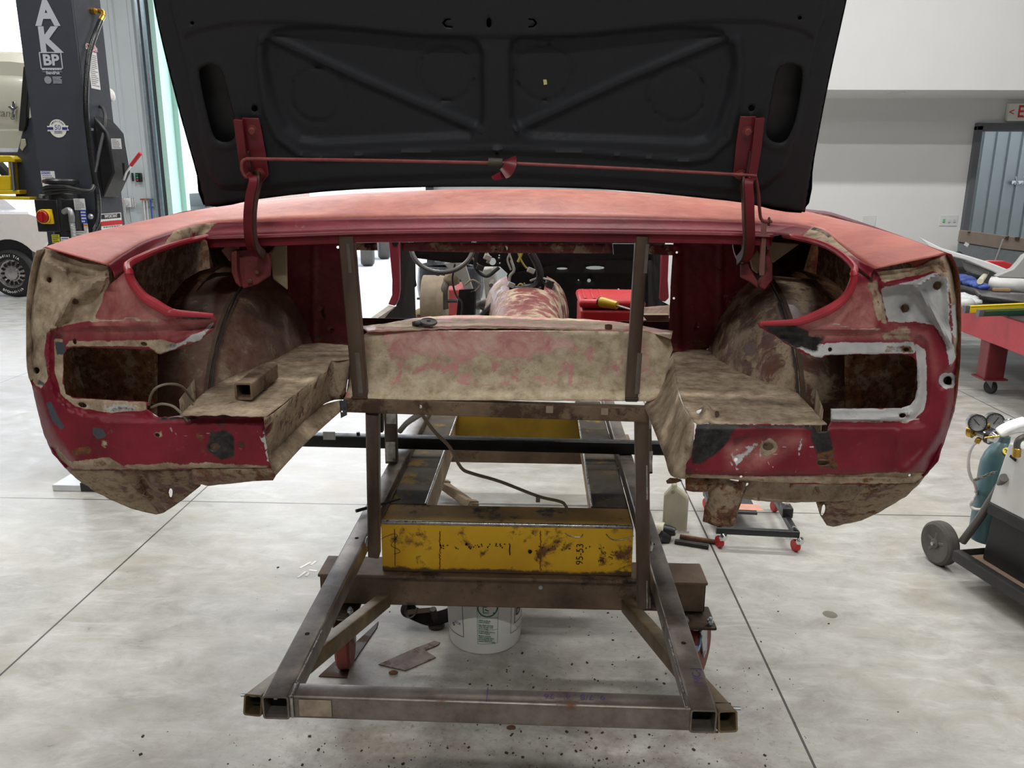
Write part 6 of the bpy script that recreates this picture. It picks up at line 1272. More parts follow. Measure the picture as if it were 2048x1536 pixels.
def level(name, label_, px0, py0, px1, py1, z, w, h, m):
    a, b = Vector(PZ(px0, py0, z)), Vector(PZ(px1, py1, z)); d = (b-a).normalized(); L_ = 1.3
    t = thing(name, label_, 'spirit level', (a.x, a.y, z))
    MB().bar(tuple(a), tuple(a+d*L_), w, h, r=.003).build('beam', m, t)
    MB().bar(tuple(a-d*.03), tuple(a+d*.012), w*1.05, h*1.04, r=.004).build('end_cap', flat('grey_plastic_cap', (92, 94, 98), .5), t)
    MB().bar(tuple(a+d*.02+Vector((0, -.0008, h*.32))), tuple(a+d*L_+Vector((0, -.0008, h*.32))), w*1.02, h*.1, r=.001).build('rail_line', flat('level_line', (150, 130, 20), .5) if 'yellow' in label_ else flat('level_line_g', (20, 60, 44), .5), t)
level('spirit_level', 'yellow spirit level lying on the red table edge, behind the green one', 1934, 618.5, 2048, 613, zA+.035, .03, .055, YELP)
level('spirit_level', 'dark green spirit level lying on the red table edge, in front of the yellow one', 1962, 626, 2048, 623, zA+.03, .03, .05, flat('dark_green_level', (24, 74, 54), .4))
def at(px, py, z): return PZ(px, py, z)
def lump_thing(name, label_, cat, pts, m, zz=zA, seed=1):
    mb = MB()
    for i, (px, py, r) in enumerate(pts): c = at(px, py, zz+r*.5); mb.blob(c, (r*1.3, r, r*.7), seed=seed+i, jit=.3)
    return tag(mb.build(name, m, None, angle=80), label_, cat)
lump_thing('rubber_glove', 'crumpled blue glove on the red table, the one nearest the car corner', 'gloves', [(1922, 557, .06), (1932, 560, .065), (1941, 564, .06)], flat('blue_nitrile', (74, 98, 176), .5, var=.3, scale=40), zA+.06, 3)
lump_thing('rubber_glove', 'crumpled blue glove on the red table, the one nearest the white paper roll', 'gloves', [(1952, 568, .05), (1960, 571, .05), (1968, 574, .04)], flat('blue_nitrile', (74, 98, 176), .5), zA+.06, 23)
lump_thing('plastic_bag', 'crumpled clear white plastic bag on the table corner beside the yellow level', 'bag', [(1927, 596, .065), (1938, 600, .06), (1948, 604, .05), (1930, 606, .06)], flat('cloudy_plastic', (206, 210, 212), .3, var=.1, scale=30), zA, 13)
a = at(1932, 560, zA+.04); tag(MB().blob((a[0]+.05, a[1]+.15, a[2]+.02), (.24, .12, .05), seed=9).build('shop_rag', flat('black_rag', (26, 26, 28), .8), None, angle=80), 'black crumpled cloth under the blue gloves', 'rag')
a = PZ(1980, 590, zA+.03); b = PZ(2048, 596, zA+.03)
tag(MB().prism([PZ(1947, 583, zA+.05), PZ(2048, 589, zA+.05), PZ(2048, 606, zA+.05), PZ(1960, 594, zA+.05)], (0, 0, 1), .012).prism([PZ(1947, 583, zA+.062), PZ(1953, 583, zA+.062), PZ(1962, 594, zA+.062), PZ(1957, 594, zA+.062)], (0, 0, 1), .02).build('metal_tray', flat('brown_grey_tray', (84, 78, 74), .4, .4), None, bevel=.003), 'dark grey metal tray lying askew on the red table', 'tray')
a, b = PZ(1982, 566, zA+.09), PZ(2060, 573, zA+.09); d = (Vector(b)-Vector(a)).normalized()
tag(MB().cyl(a, tuple(Vector(a)+d*.75), .062, 30).build('paper_roll', WHITE, None), 'white roll of masking paper on the red table', 'paper roll')
a = PZ(1990, 577, zA+.075); tag(MB().box((a[0], a[1]-.10, zA+.078), (.13, .05, .022), rz=-.2).build('wood_block', flat('plywood', (160, 128, 96), .7), None, bevel=.002), 'small plywood block in front of the white paper roll', 'block')
a = PZ(1992, 540, zA+.17); tag(MB().box((a[0], a[1], zA+.115), (.13, .12, .22), rz=.5).build('black_box', flat('black_box', (56, 56, 58), .5), None, bevel=.006), 'small black angular box standing on the table behind the white roll', 'box')
tag(MB().tube([PZ(1960, 563, zA+.13), PZ(1967, 554, zA+.15), PZ(1974, 545, zA+.17)], [.026, .024, .018], 12).build('air_filter', flat('cream_cup', (222, 218, 196), .6), None), 'cream rolled filter lying beside the blue gloves', 'filter')
t = thing('tool_bag', 'black cloth tool bag with yellow strip on the red table, beside the car corner', 'bag', PZ(1915, 560, zA))
MB().prism([PZ(1900, 566, zA), PZ(1932, 566, zA), PZ(1928, 540, zA+.05), PZ(1920, 530, zA+.10), PZ(1902, 532, zA+.10)], (0, .2, 1), .16).build('body', flat('black_cordura', (32, 32, 33), .8), t, bevel=.03)
a = PZ(1921, 522, zA+.2); b = PZ(1931, 541, zA+.12); MB().bar((a[0], a[1]-.06, a[2]), (b[0], b[1]-.06, b[2]), .03, .01, up=(0, 1, 0)).build('yellow_strip', YELP, t)
# body panels resting behind: white, grey, red
def panel(name, label_, pts, Y, m, dep=.04, lean=.1):
    return tag(MB().prism([PY(x, y, Y) for x, y in pts], (0, 1, lean), dep).build(name, m, None, bevel=.01), label_, 'body panel')
PWH = flat('satin_white_panel', (232, 233, 234), .35, var=.02, coat=.3)
PB = 7.4
panel('loose_bodywork', 'long white car body panel propped diagonally across the red table', [(1840, 475), (1885, 497), (1920, 507), (1980, 525), (2048, 552), (2048, 575), (1990, 545), (1930, 520), (1923, 518), (1870, 505)], PB, PWH, .05)
panel('loose_bodywork', 'grey inner face of a body panel below the long white panel', [(1924, 521), (1980, 540), (1978, 548), (1960, 552), (1945, 548), (1932, 541)], PB+.05, flat('grey_inner_panel', (128, 128, 126), .6), .03)
panel('loose_bodywork', 'red body panel lying behind the white panel, by the doorway', [(1968, 524), (1980, 522), (2010, 523), (2032, 530), (2032, 538), (2028, 556), (2024, 580), (2008, 580), (2003, 548), (1990, 534)], PB+.25, REDP, .05)
panel('loose_bodywork', 'light grey curved body panel at the right frame edge above the white roll', [(2060, 505), (2048, 512), (2038, 525), (2026, 538), (2010, 544), (1992, 553), (2000, 556), (2060, 558)], PB-.3, flat('light_grey_panel', (176, 176, 174), .4, var=.04), .06)
# crated glass leaning by the doorway
t = thing('wrapped_panel', 'grey sheet with taped tan cardboard top leaning in the doorway', 'panel', PY(1980, 560, 9.0))
MB().prism([PY(1918, 484, 9.2), PY(2070, 506, 9.2), PY(2050, 585, 8.9), PY(1908, 560, 8.9)], (0, 1, .1), .02).build('sheet', flat('smoky_grey_sheet', (124, 130, 134), .3, .2, var=.06), t)
MB().prism([PY(1923, 461, 9.18), PY(1945, 463, 9.18), PY(2010, 472, 9.18), PY(2070, 480, 9.18), PY(2070, 505, 9.18), PY(1990, 496, 9.18), PY(1919, 484, 9.18)], (0, 1, .1), .05).build('cardboard_edge', flat('worn_cardboard', (140, 126, 116), .8, var=.12, scale=8), t, bevel=.004)
MB().tube([PY(2006, 478, 9.12), PY(1990, 522, 9.0)], .008, 8).build('strap', flat('grey_strap', (150, 150, 148), .6), t)
MB().box(PY(1933, 489, 9.17), (.05, .003, .04), ry=.5).build('tape', LABELW, t)
for pp in ([(2012, 473), (2018, 472), (2016, 480), (2009, 478)], [(2030, 474), (2040, 475), (2038, 481), (2030, 479)], [(1935, 463), (1942, 463), (1940, 466), (1937, 467)]):
    MB().prism([PY(x, y, 9.16) for x, y in pp], (0, -1, 0), .004).build('torn_patch', flat('torn_brown', (74, 54, 42), .9), t)

# ================================================================ welding cart
zc = .145
P1 = Vector(PZ(1914, 1106, zc)); P2 = Vector(PZ(2048, 1190, zc)); cu = (P2-P1).normalized(); cv_ = Vector((-cu.y, cu.x, 0))
if cv_.y < 0: cv_ = -cv_
def cp(u, v, z): q = P1+cu*u+cv_*v; return (q.x, q.y, z)
cw = .30
t = thing('welding_cart', 'low black steel cart with grey rubber wheels and a tube handle brace', 'cart', cp(.4, .2, 0))
BLKF = flat('worn_black_frame', (36, 35, 34), .5, var=.3, scale=15)
fr_ = MB()
for v in (0, cw): fr_.bar(cp(-.02, v, zc-.02), cp(1.0, v, zc-.02), .004, .045, r=.001).bar(cp(-.02, v+(.018 if v == 0 else -.018), zc+.002), cp(1.0, v+(.018 if v == 0 else -.018), zc+.002), .034, .004, r=.001)
fr_.bar(cp(-.02, 0, zc-.02), cp(-.02, cw, zc-.02), .004, .045, r=.001).bar(cp(1, 0, zc-.02), cp(1, cw, zc-.02), .004, .045, r=.001).build('frame', BLKF, t)
MB().prism([cp(-.01, .01, zc-.03), cp(.99, .01, zc-.03), cp(.99, cw-.01, zc-.03), cp(-.01, cw-.01, zc-.03)], (0, 0, 1), .008).build('tray', flat('dusty_brown_tray', (118, 98, 82), .8, var=.2), t)
for v in (-.055, cw+.055):
    c = Vector(PZ(1880, 1086, .098)) if v < 0 else Vector(cp(-.07, cw+.05, .098)); c.z = .098
    w = MB().lathe([(.05, .024), (.058, .028), (.085, .03), (.096, .022), (.099, .012), (.097, .008), (.099, .004), (.097, 0), (.099, -.004), (.097, -.008), (.099, -.012), (.096, -.022), (.085, -.03), (.05, -.02)], tuple(c), -cv_, 40).build('wheel', flat('grey_rubber_wheel', (78, 74, 70), .7, var=.15), t)
    h = MB().lathe([(.012, .034), (.022, .03), (.024, .01), (.052, .012), (.055, .022)], tuple(c), -cv_, 28).build('hub', flat('grey_plastic_hub', (84, 81, 77), .6), w)
    for k in range(5):
        a = 2*math.pi*k/5+.3; d = cu*math.cos(a)+Vector((0, 0, 1))*math.sin(a); MB().bar(tuple(c+d*.018-cv_*.02), tuple(c+d*.055-cv_*.02), .018, .012, up=tuple(cv_)).build('spoke', flat('grey_plastic_hub', (84, 81, 77), .6), h)
    MB().cyl(tuple(c-cv_*.03), tuple(c-cv_*.042), .008, 12).build('axle_end', ZINC, h)
MB().tube([PZ(1925, 1083, zc), tuple(Vector(PZ(1925, 1083, zc))*.0+Vector(PY(1960, 1035, PZ(1925, 1083, zc)[1]-.06))), PY(1998, 975, PZ(1925, 1083, zc)[1]-.14), PY(2008, 955, PZ(1925, 1083, zc)[1]-.2)], .017, 14, smooth=3).build('handle_tube', flat('grey_tube', (96, 92, 90), .4, .4), t)
# cabinet under the welder
cab0 = Vector(PZ(1966, 1108, zc)); ub = (cab0-P1).dot(cu); vb = max(.05, (cab0-P1).dot(cv_))
zc1 = PY(1980, 1004, cab0.y)[2]
cb = MB().prism([cp(ub, vb, zc-.02), cp(ub+.5, vb, zc-.02), cp(ub+.5, vb, zc1), cp(ub+.02, vb, zc1)], cv_, .20).build('cabinet', flat('satin_black_cabinet', (24, 24, 25), .45), t, bevel=.004)
MB().bar(cp(ub+.01, vb-.012, zc1-.02), cp(ub+.55, vb-.012, zc1-.02), .02, .05, r=.004).build('shelf_edge', BLKF, cb)
# white welder
zw0, zw1 = zc1+.005, PY(2008, 878, (P1+cu*ub).y)[2]
c0 = Vector(cp(ub+.03, vb-.02, 0))
t = thing('welder', 'white boxy welding machine on the black cart', 'welder', tuple(c0))
WBX = flat('welder_grey_white', (200, 200, 196), .4, var=.03)
MB().prism([cp(ub+.01, vb-.02, zw0), cp(ub+.5, vb-.02, zw0), cp(ub+.5, vb-.02, zw1), cp(ub+.06, vb-.02, zw1)], cv_, .22).build('body', WBX, t, bevel=.006)
MB().bar(cp(ub+.08, vb-.024, zw1-.05), cp(ub+.11, vb-.024, zw1-.058), .004, .012).build('handle_slot', HOLE, t)
# torch hanging on the welder
th = thing('welding_torch', 'grey welding torch neck with brass nozzle hanging in front of the white welder', 'torch', tuple(c0))
Yt = c0.y-.12
MB().tube([PY(2075, 868, Yt), PY(2055, 872, Yt), PY(2040, 878, Yt), PY(2034, 888, Yt), PY(2034, 898, Yt)], .012, 12, smooth=5).build('neck', flat('torch_grey', (96, 94, 92), .4, .4), th)
MB().lathe([(.012, 0), (.015, .002), (.015, .034), (.012, .036), (.009, .036), (.009, .02)], PY(2034, 896, Yt), (.1, 0, -1), 18, cap=False).build('nozzle', BRASS, th)
# crumpled white sheet on top of the welder
tag(MB().prism([PY(2000, 872, Yt), PY(2012, 863, Yt), PY(2030, 854, Yt), PY(2060, 845, Yt), PY(2060, 866, Yt), PY(2035, 868, Yt), PY(2018, 873, Yt), PY(2006, 876, Yt)], (0, 1, .3), .05).build('shop_rag', flat('white_rag', (232, 232, 230), .7), None, bevel=.008), 'white cloth draped on the welder beside the brass regulator', 'rag')
tag(MB().tube([PY(2007, 850, Yt+.1), PY(2012, 842, Yt+.1), PY(2024, 841, Yt+.1), PY(2034, 846, Yt+.1), PY(2044, 848, Yt+.1)], .006, 8, smooth=4).tube([PY(2008, 853, Yt+.1), PY(2012, 847, Yt+.1), PY(2022, 849, Yt+.1)], .005, 8).build('ground_clamp', CHROME, None), 'silver perforated clamp resting behind the white cloth', 'clamp')
# gas cylinder with regulator
gb = Vector(PZ(1975, 1078, zc-.02)); gx, gy = gb.x, gb.y
t = thing('gas_cylinder', 'teal gas cylinder standing on the cart beside the white welder', 'gas cylinder', (gx, gy, zc-.02))
zs = PY(1985, 912, gy)[2]; r_ = .078
zt_ = PY(1990, 890, gy)[2]
def teal():
    m, nt, b = nodes('worn_teal_paint'); P = pos(nt); c = ramp(nt, noise(nt, P, 6, 5), [(.3, lin((62, 94, 100))), (.7, lin((82, 118, 124)))])
    k = rng(nt, noise(nt, P, 11, 9, .7), .58, .68); c = mix(nt, k, c, lin((110, 92, 74))); nt.links.new(c, b.inputs['Base Color']); b.inputs['Roughness'].default_value = .35; return m
MB().lathe([(r_*.9, 0), (r_, .02), (r_, zs-.04-zc), (r_*.97, zs-.01-zc), (r_*.82, zs+.03-zc), (r_*.55, zt_+.02-zc), (.024, zt_+.035-zc), (.024, zt_+.06-zc)], (gx, gy, zc-.02), (0, 0, 1), 40).build('tank', teal(), t)
d = Vector((-.35, -.75, .55)).normalized(); q = Vector((gx, gy, zs+.018))+Vector((-.1, -.55, .2)).normalized()*r_*.78
st = MB().lathe([(.020, 0), (.020, .004)], tuple(q), (-.1, -.6, .75), 20).build('round_sticker', YELP, t)
text(st, 'lettering', '25', tuple(q+Vector((-.1, -.6, .75)).normalized()*.0045), (1, -.2, 0), (.1, .7, .6), .024, BLACKT, bold=.02)
va = MB().cyl((gx, gy, zt_+.03), (gx, gy, zt_+.09), .016, 14).build('valve', BRASS, t)
def rp(px, py, dy=0): return PY(px, py, gy-.05+dy)
rg = MB().lathe([(.012, -.04), (.026, -.03), (.030, -.02), (.030, .016), (.034, .016), (.034, .03), (.026, .034), (.02, .05)], rp(1970, 868), (.45, -.75, -.12), 28).build('regulator_body', CHROME, t)
MB().lathe([(.0345, .014), (.0345, .031)], rp(1970, 868), (.45, -.75, -.12), 28).build('black_ring', BLACKP, rg)
MB().lathe([(.028, -.05), (.03, -.03), (.02, -.028)], rp(1962, 866), (.5, -.6, 0), 20).build('brass_back', BRASS, rg)
MB().tube([rp(1969, 876, -.05), rp(1985, 874, -.05), rp(1998, 872, -.05)], .004, 8).build('adjusting_key', BRASS, rg)
MB().tube([rp(1984, 865), rp(1996, 864), rp(2006, 863)], [.007, .013, .013], 10).build('inlet_stem', BRASS, rg)
MB().tube([rp(1962, 858), rp(1968, 854), rp(1975, 851), rp(1978, 850)], .010, 10).build('gauge_tee', BRASS, rg)
for px, py, an in ((1954, 846, -.75), (1989, 843, .55)):
    c = Vector(rp(px, py)); n = Vector((-.15, -.95, .12)).normalized()
    gz = MB().lathe([(.03, -.03), (.036, -.026), (.036, .006)], tuple(c), n, 32).build('gauge', CHROME, rg)
    MB().lathe([(.037, .0), (.037, .010), (.033, .010), (.033, .006)], tuple(c), n, 32, cap=False).build('bezel', BLACKP, gz)
    MB().lathe([(.0335, .005), (.0335, .006)], tuple(c), n, 32).build('dial', flat('dial_white', (206, 204, 206), .4), gz)
    u = Vector((1, -.15, 0)).normalized(); v = Vector((0, .12, 1)).normalized(); dd = u*math.sin(an)+v*math.cos(an); p = c+n*.0072
    MB().bar(tuple(p-dd*.012), tuple(p+dd*.024), .003, .001, up=tuple(n), r=.0004).build('needle', BLACKT, gz)
    tk = MB()
    for k in range(13):
        a = -2.2+4.4*k/12; e = u*math.sin(a)+v*math.cos(a); tk.bar(tuple(c+n*.0068+e*.026), tuple(c+n*.0068+e*.031), .0015, .0006, up=tuple(n), r=.0002)
    tk.build('tick_marks', BLACKT, gz, smooth=False)
MB().lathe([(.010, 0), (.012, .006), (.012, .02), (.009, .022)], rp(1958, 877), (-.4, 0, -1), 8).build('hose_barb', BRASS, rg)
MB().tube([rp(1955, 883), rp(1945, 892), rp(1938, 910), rp(1937, 935), rp(1942, 955), rp(1950, 968), rp(1952, 985, .05), rp(1945, 1000), rp(1942, 1012), rp(1950, 1018, -.02), rp(1965, 1019, -.05), rp(1978, 1016, -.05)], .0065, 10, smooth=6).build('gas_hose', flat('milky_hose', (196, 190, 188), .4), t)
ch_ = [rp(1950, 960), rp(1962, 955, -.06), rp(1976, 949, -.07), rp(1990, 944, -.06)]
for i, p in enumerate(resample(spline(ch_, 5), 12)):
    d = Vector((.9, -.2, .3)).normalized(); o_ = Vector((0, -.7, .7)) if i % 2 else Vector((0, .7, .7))
    MB().tube([tuple(Vector(p)+d*.009*math.cos(a)+o_.normalized()*.005*math.sin(a)) for a in np.linspace(0, 6.283, 11)[:-1]], .0017, 6, closed=True).build('chain_link', flat('dull_chain', (110, 104, 94), .4, .6), t)
# ================================================================ things on the floor
# white bucket under the channel beam
bc = Vector(PZ(965, 1310, 0)); bx, by = bc.x, bc.y+.132
t = thing('plastic_bucket', 'white plastic bucket with green warning print under the brown channel beam', 'bucket', (bx, by, 0))
WB = flat('bucket_white', (222, 222, 216), .35, var=.02)
MB().lathe([(.128, 0), (.132, .004), (.134, .02), (.147, .30), (.150, .30), (.156, .304), (.156, .312), (.149, .314), (.154, .33), (.154, .335), (.150, .335), (.144, .30), (.130, .01)], (bx, by, 0), (0, 0, 1), 48, cap=False).lathe([(.128, .002), (.001, .002)], (bx, by, 0), (0, 0, 1), 48, cap=False).build('pail', WB, t)
def bk(ang, z, e=.0006):
    r = .134+(z-.02)*.0464+e; return Vector((bx+r*math.sin(ang), by-r*math.cos(ang), z))
def band(a0, a1, z0, z1, m, name, par):
    n = max(1, int(abs(a1-a0)/.06)); mb = MB(); mb.loft([[bk(a0+(a1-a0)*i/n, z0) for i in range(n+1)], [bk(a0+(a1-a0)*i/n, z1) for i in range(n+1)]]); return mb.build(name, m, par, smooth=False)
def frame_on(a0, a1, z0, z1, w, m, par, cut=()):
    mb = MB(); aw = w/.14
    for q in ((a0, a1, z1-w, z1), (a0, a1, z0, z0+w), (a0, a0+aw, z0, z1), (a1-aw, a1, z0, z1))+tuple(cut):
        n = max(1, int(abs(q[1]-q[0])/.06)); mb.loft([[bk(q[0]+(q[1]-q[0])*i/n, q[2]) for i in range(n+1)], [bk(q[0]+(q[1]-q[0])*i/n, q[3]) for i in range(n+1)]])
    return mb.build('print_frame', m, par, smooth=False)
A0 = math.atan2(bx, by)*-1+.07                        # towards the camera
g0 = frame_on(A0-.27, A0+.27, .046, .26, .0014, GREENT, t, ((A0-.27, A0+.27, .150, .1512), (A0-.27, A0+.27, .102, .1032)))
def on(a, z): return bk(a, z, .0006), Vector((math.cos(a), math.sin(a), 0)), Vector((math.sin(a)*.046, -math.cos(a)*.046, 1))
o_, U_, V_ = on(A0, .152)
mb = MB(); n_ = 28
for k in range(n_):
    a, b = 2*math.pi*k/n_, 2*math.pi*(k+1)/n_
    mb.add([bk(A0+r*math.sin(x)/.14, .192+r*math.cos(x)) for r, x in ((.032, a), (.037, a), (.037, b), (.032, b))], [(0, 1, 2, 3)])
mb.add([bk(A0+x/.14, .192+y) for x, y in ((-.026, .022), (-.022, .026), (.026, -.022), (.022, -.026))], [(0, 1, 2, 3)])
[mb.add([bk(A0+x/.14, .192+y) for x, y in q], [(0, 1, 2, 3)]) for q in (((-.018, .006), (-.002, .006), (-.002, .003), (-.018, .003)), ((-.018, .006), (-.015, .006), (-.013, -.02), (-.016, -.02)), ((-.016, -.02), (.004, -.02), (.004, -.017), (-.016, -.017)), ((-.010, -.002), (.004, -.010), (.004, -.014), (-.010, -.008)), ((.004, .010), (.016, .016), (.018, .010), (.008, .004)))]; mb.build('warning_symbol', GREENT, g0, smooth=False)
zz = .143
for s in ('Children can fall into', 'bucket and drown.', '', 'Keep children away from', 'bucket with even a small', 'amount of liquid.', '', 'Los ninos pueden caerse en', 'el balde y ahogarse.', '', 'Mantener a los ninos', 'alejados del balde, aunque', 'este contenga solo una', 'pequena cantidad de liquido.'):
    if s: o_, U_, V_ = on(A0-.24, zz); text(g0, 'lettering', s, o_, U_, V_, .0085, GREENT, bold=.03, ext=.0002, align='LEFT', wid=.62)
    zz -= .0074 if s else .0035
NAVY = flat('navy_line', (44, 40, 84), .5)
g1 = frame_on(A0-1.6, A0-.66, .06, .28, .0024, NAVY, t)
o_, U_, V_ = on(A0-.86, .112); text(g1, 'lettering', 'vice', o_, U_, (.15, 0, 1), .02, flat('blue_script', (70, 80, 150), .5), ext=.0003)
o_, U_, V_ = on(A0-1.02, .098); text(g1, 'lettering', 'o', o_, U_, V_, .026, BLACKT, bold=.03)
g2 = frame_on(A0+.66, A0+1.5, .066, .26, .0018, NAVY, t); frame_on(A0+.80, A0+1.4, .10, .19, .003, BLACKT, t)
o_, U_, V_ = on(A0+.95, .142); text(g2, 'lettering', 'D', o_, U_, V_, .04, BLACKT, bold=.03)
# suspension arm lying behind the bucket's left
q = PZ(868, 1252, 0)
t = thing('suspension_arm', 'greasy black suspension arm with a bushing, lying left of the white bucket', 'car part', (q[0], q[1], 0))
OILY = flat('oily_black_metal', (40, 36, 33), .35, .5, var=.3)
def fl(px, py, z=.03): return PZ(px, py, z)
MB().ribbon([fl(812, 1218, .05), fl(835, 1230, .04), fl(860, 1238, .03), fl(890, 1232, .03), fl(910, 1222, .03)], .05, .014, (0, .6, .8), 6).build('arm', OILY, t, bevel=.003)
MB().ribbon([fl(815, 1225, .06), fl(840, 1222, .06), fl(865, 1220, .06)], .018, .008, (0, .7, .7), 5).build('rim', flat('tan_grey_lip', (122, 108, 92), .5, .4), t)
c = fl(820, 1222, .05); b_ = MB().lathe([(.012, .012), (.012, 0), (.026, 0), (.03, .01), (.03, .03)], c, (-.1, -.75, .65), 24, cap=False).build('bushing', flat('grey_rubber_bushing', (150, 148, 146), .5), t); MB().lathe([(.012, -.004), (.012, -.003)], c, (-.1, -.75, .65), 20).build('bore', HOLE, b_)
pst = MB().cyl(fl(866, 1218, .08), fl(872, 1250, .0), .013, 14).lathe([(.03, 0), (.032, .005), (.026, .012)], fl(873, 1253, 0), (0, 0, 1), 20).build('ball_stud', flat('brown_stud', (70, 58, 50), .5, .4), t)
# scrap plates
tag(MB().prism([PZ(x, y, .001) for x, y in ((757, 1330), (832, 1297), (869, 1283), (880, 1286), (877, 1291), (850, 1302), (872, 1316), (811, 1343))], (0, 0, 1), .004).build('scrap_plate', steel('scrap_mauve', (92, 78, 74), (128, 112, 106), (84, 66, 56), .55, .3, 14), None, bevel=.0008), 'notched offcut of brown steel plate lying flat left of the white bucket', 'steel plate')
tag(MB().prism([PZ(x, y, .001) for x, y in ((637, 1354), (720, 1278), (757, 1244), (754, 1256), (700, 1336), (694, 1357))], (0, 0, 1), .004).build('scrap_plate', DSTEEL, None, bevel=.0008), 'long dark tapered steel offcut lying beside the front left caster', 'steel plate')
# creeper with red casters
ca_, cb_ = Vector(PZ(1432, 1058, .09)), Vector(PZ(1598, 1066, .09))
t = thing('mechanic_creeper', 'low black rolling creeper frame on small red casters', 'creeper', tuple((ca_+cb_)/2-Vector((0, 0, .09))))
cu2 = (cb_-ca_).normalized(); cw2 = Vector((-cu2.y, cu2.x, 0)); Lc = (cb_-ca_).length; zq = .085
def kp(u, v, z): q = ca_+cu2*u+cw2*v; return (q.x, q.y, z)
BK = flat('creeper_black', (30, 30, 31), .35)
DP = .46
for a, b in (((0, 0), (Lc, 0)), ((0, DP), (Lc, DP)), ((Lc-.015, 0), (Lc-.015, DP)), ((.015, 0), (.015, DP))): MB().bar(kp(*a, zq), kp(*b, zq), .028, .03, r=.004).build('frame_bar', BK, t)
MB().bar(kp(0, .011, zq+.014), kp(Lc, .011, zq+.014), .004, .002).build('edge_shine', CHROME, t) if False else None
MB().box(kp(Lc-.015, .20, zq+.03), (.05, .07, .05), rz=math.atan2(cu2.y, cu2.x)).build('corner_block', BK, t, bevel=.004)
for u, v in ((Lc-.015, .03), (Lc-.015, .2)): MB().lathe([(.010, 0), (.010, .008)], kp(u, v, zq+(.015 if v < .1 else .055)), (0, 0, 1), 6).build('bolt', CHROME, t)
for u, v in ((.02, 0), (Lc-.01, 0), (.02, DP), (Lc-.01, DP)):
    w = MB().lathe([(.012, -.011), (.026, -.011), (.028, -.006), (.028, .006), (.026, .011), (.012, .011)], kp(u, v+.0, .0285), cu2*.9+cw2*.3, 22).build('caster', flat('red_caster', (188, 38, 32), .4), t)
    MB().lathe([(.020, 0), (.022, .006), (.012, .016)], kp(u+.012, v-.012, .056), (cu2*.4-cw2*.8), 14).build('fork', CHROME, w)
p = [kp(.08, DP*.62, zq+.016), kp(.30, DP*.62, zq+.016), kp(.28, DP*.78, zq+.016), kp(.08, DP*.78, zq+.016)]
MB().prism([kp(.03, .2, zq), kp(Lc*.6, .2, zq), kp(Lc*.6, DP, zq), kp(.03, DP, zq)], (0, 0, 1), .012).build('pad', flat('dark_grey_pad', (58, 57, 57), .5), t)
MB().prism([kp(.12, .225, zq+.013), kp(.26, .225, zq+.013), kp(.25, .30, zq+.013), kp(.12, .30, zq+.013)], (0, 0, 1), .001).build('label', flat('salmon_label', (206, 150, 130), .4), t)
# oil bottle, rods, drill
q = PZ(1350, 1066, 0); yb_ = q[1]; a, b = PY(1327, 1010, yb_), PY(1377, 1010, yb_); w_ = b[0]-a[0]; cx_ = (a[0]+b[0])/2; zt_ = PY(1345, 966, yb_)[2]
t = thing('oil_bottle', 'grubby translucent white plastic bottle standing on the floor right of the frame rail', 'bottle', (cx_, yb_+.03, 0))
HD = zt_
prof = [(-.5, 0), (.44, 0), (.5, .03), (.5, HD*.62), (.44, HD*.72), (0, HD*.86), (-.02, HD*.89), (-.02, HD)]
out_ = [(-w_*.5, .004), (w_*.46, 0), (w_*.5, .01), (w_*.5, HD*.66), (w_*.45, HD*.72), (w_*.02, HD*.88), (w_*.0, HD*.90), (0, HD*.985), (-w_*.22, HD*.985), (-w_*.22, HD*.90), (-w_*.26, HD*.87), (-w_*.5, HD*.72)]
MB().prism([(cx_+x, yb_, z) for x, z in out_], (.15, 1, 0), .055).build('bottle_body', flat('yellowed_plastic', (186, 180, 158), .4, var=.1, scale=12), t, bevel=.012)
MB().lathe([(.016, 0), (.016, .012)], (cx_-w_*.11, yb_+.028, HD*.98), (0, 0, 1), 20).build('cap', flat('bottle_cap', (150, 144, 128), .5), t)
MB().lathe([(.010, 0), (.010, .001)], (cx_-w_*.16, yb_-.001, HD*.82), (0, -1, 0), 18).build('embossed_mark', flat('yellowed_plastic_dark', (160, 152, 130), .5), t)
tag(MB().cyl(PZ(1360, 1073, .012), PZ(1432, 1084, .012), .011, 14).build('steel_rod', RUSTM, None), 'brown round steel rod lying on the floor right of the bottle', 'rod')
tag(MB().bar(PZ(1350, 1083, .01), PZ(1417, 1094, .01), .022, .018, r=.002).build('steel_bar', flat('black_bar', (48, 46, 44), .5, .4), None), 'black square steel bar on the floor in front of the brown rod', 'bar')
d0 = Vector(PZ(1300, 1056, .05)); t = thing('power_drill', 'pale power drill with black chuck lying beside the bottle base', 'drill', tuple(d0-Vector((0, 0, .05))))
MB().cyl(PZ(1290, 1054, .045), PZ(1328, 1060, .045), .036, 18).build('housing', flat('drill_cream', (206, 200, 180), .4), t, bevel=.004)
MB().lathe([(.028, 0), (.026, .03), (.018, .055)], PZ(1328, 1060, .045), Vector(PZ(1345, 1063, .045))-Vector(PZ(1328, 1060, .045)), 18).build('chuck', BLACKP, t)
MB().cyl(PZ(1340, 1063, .045), PZ(1378, 1065, .045), .007, 10).build('bit', CHROME, t)
MB().cyl(PZ(1318, 1072, .03), PZ(1335, 1078, .01), .03, 14).build('handle', BLACKP, t)
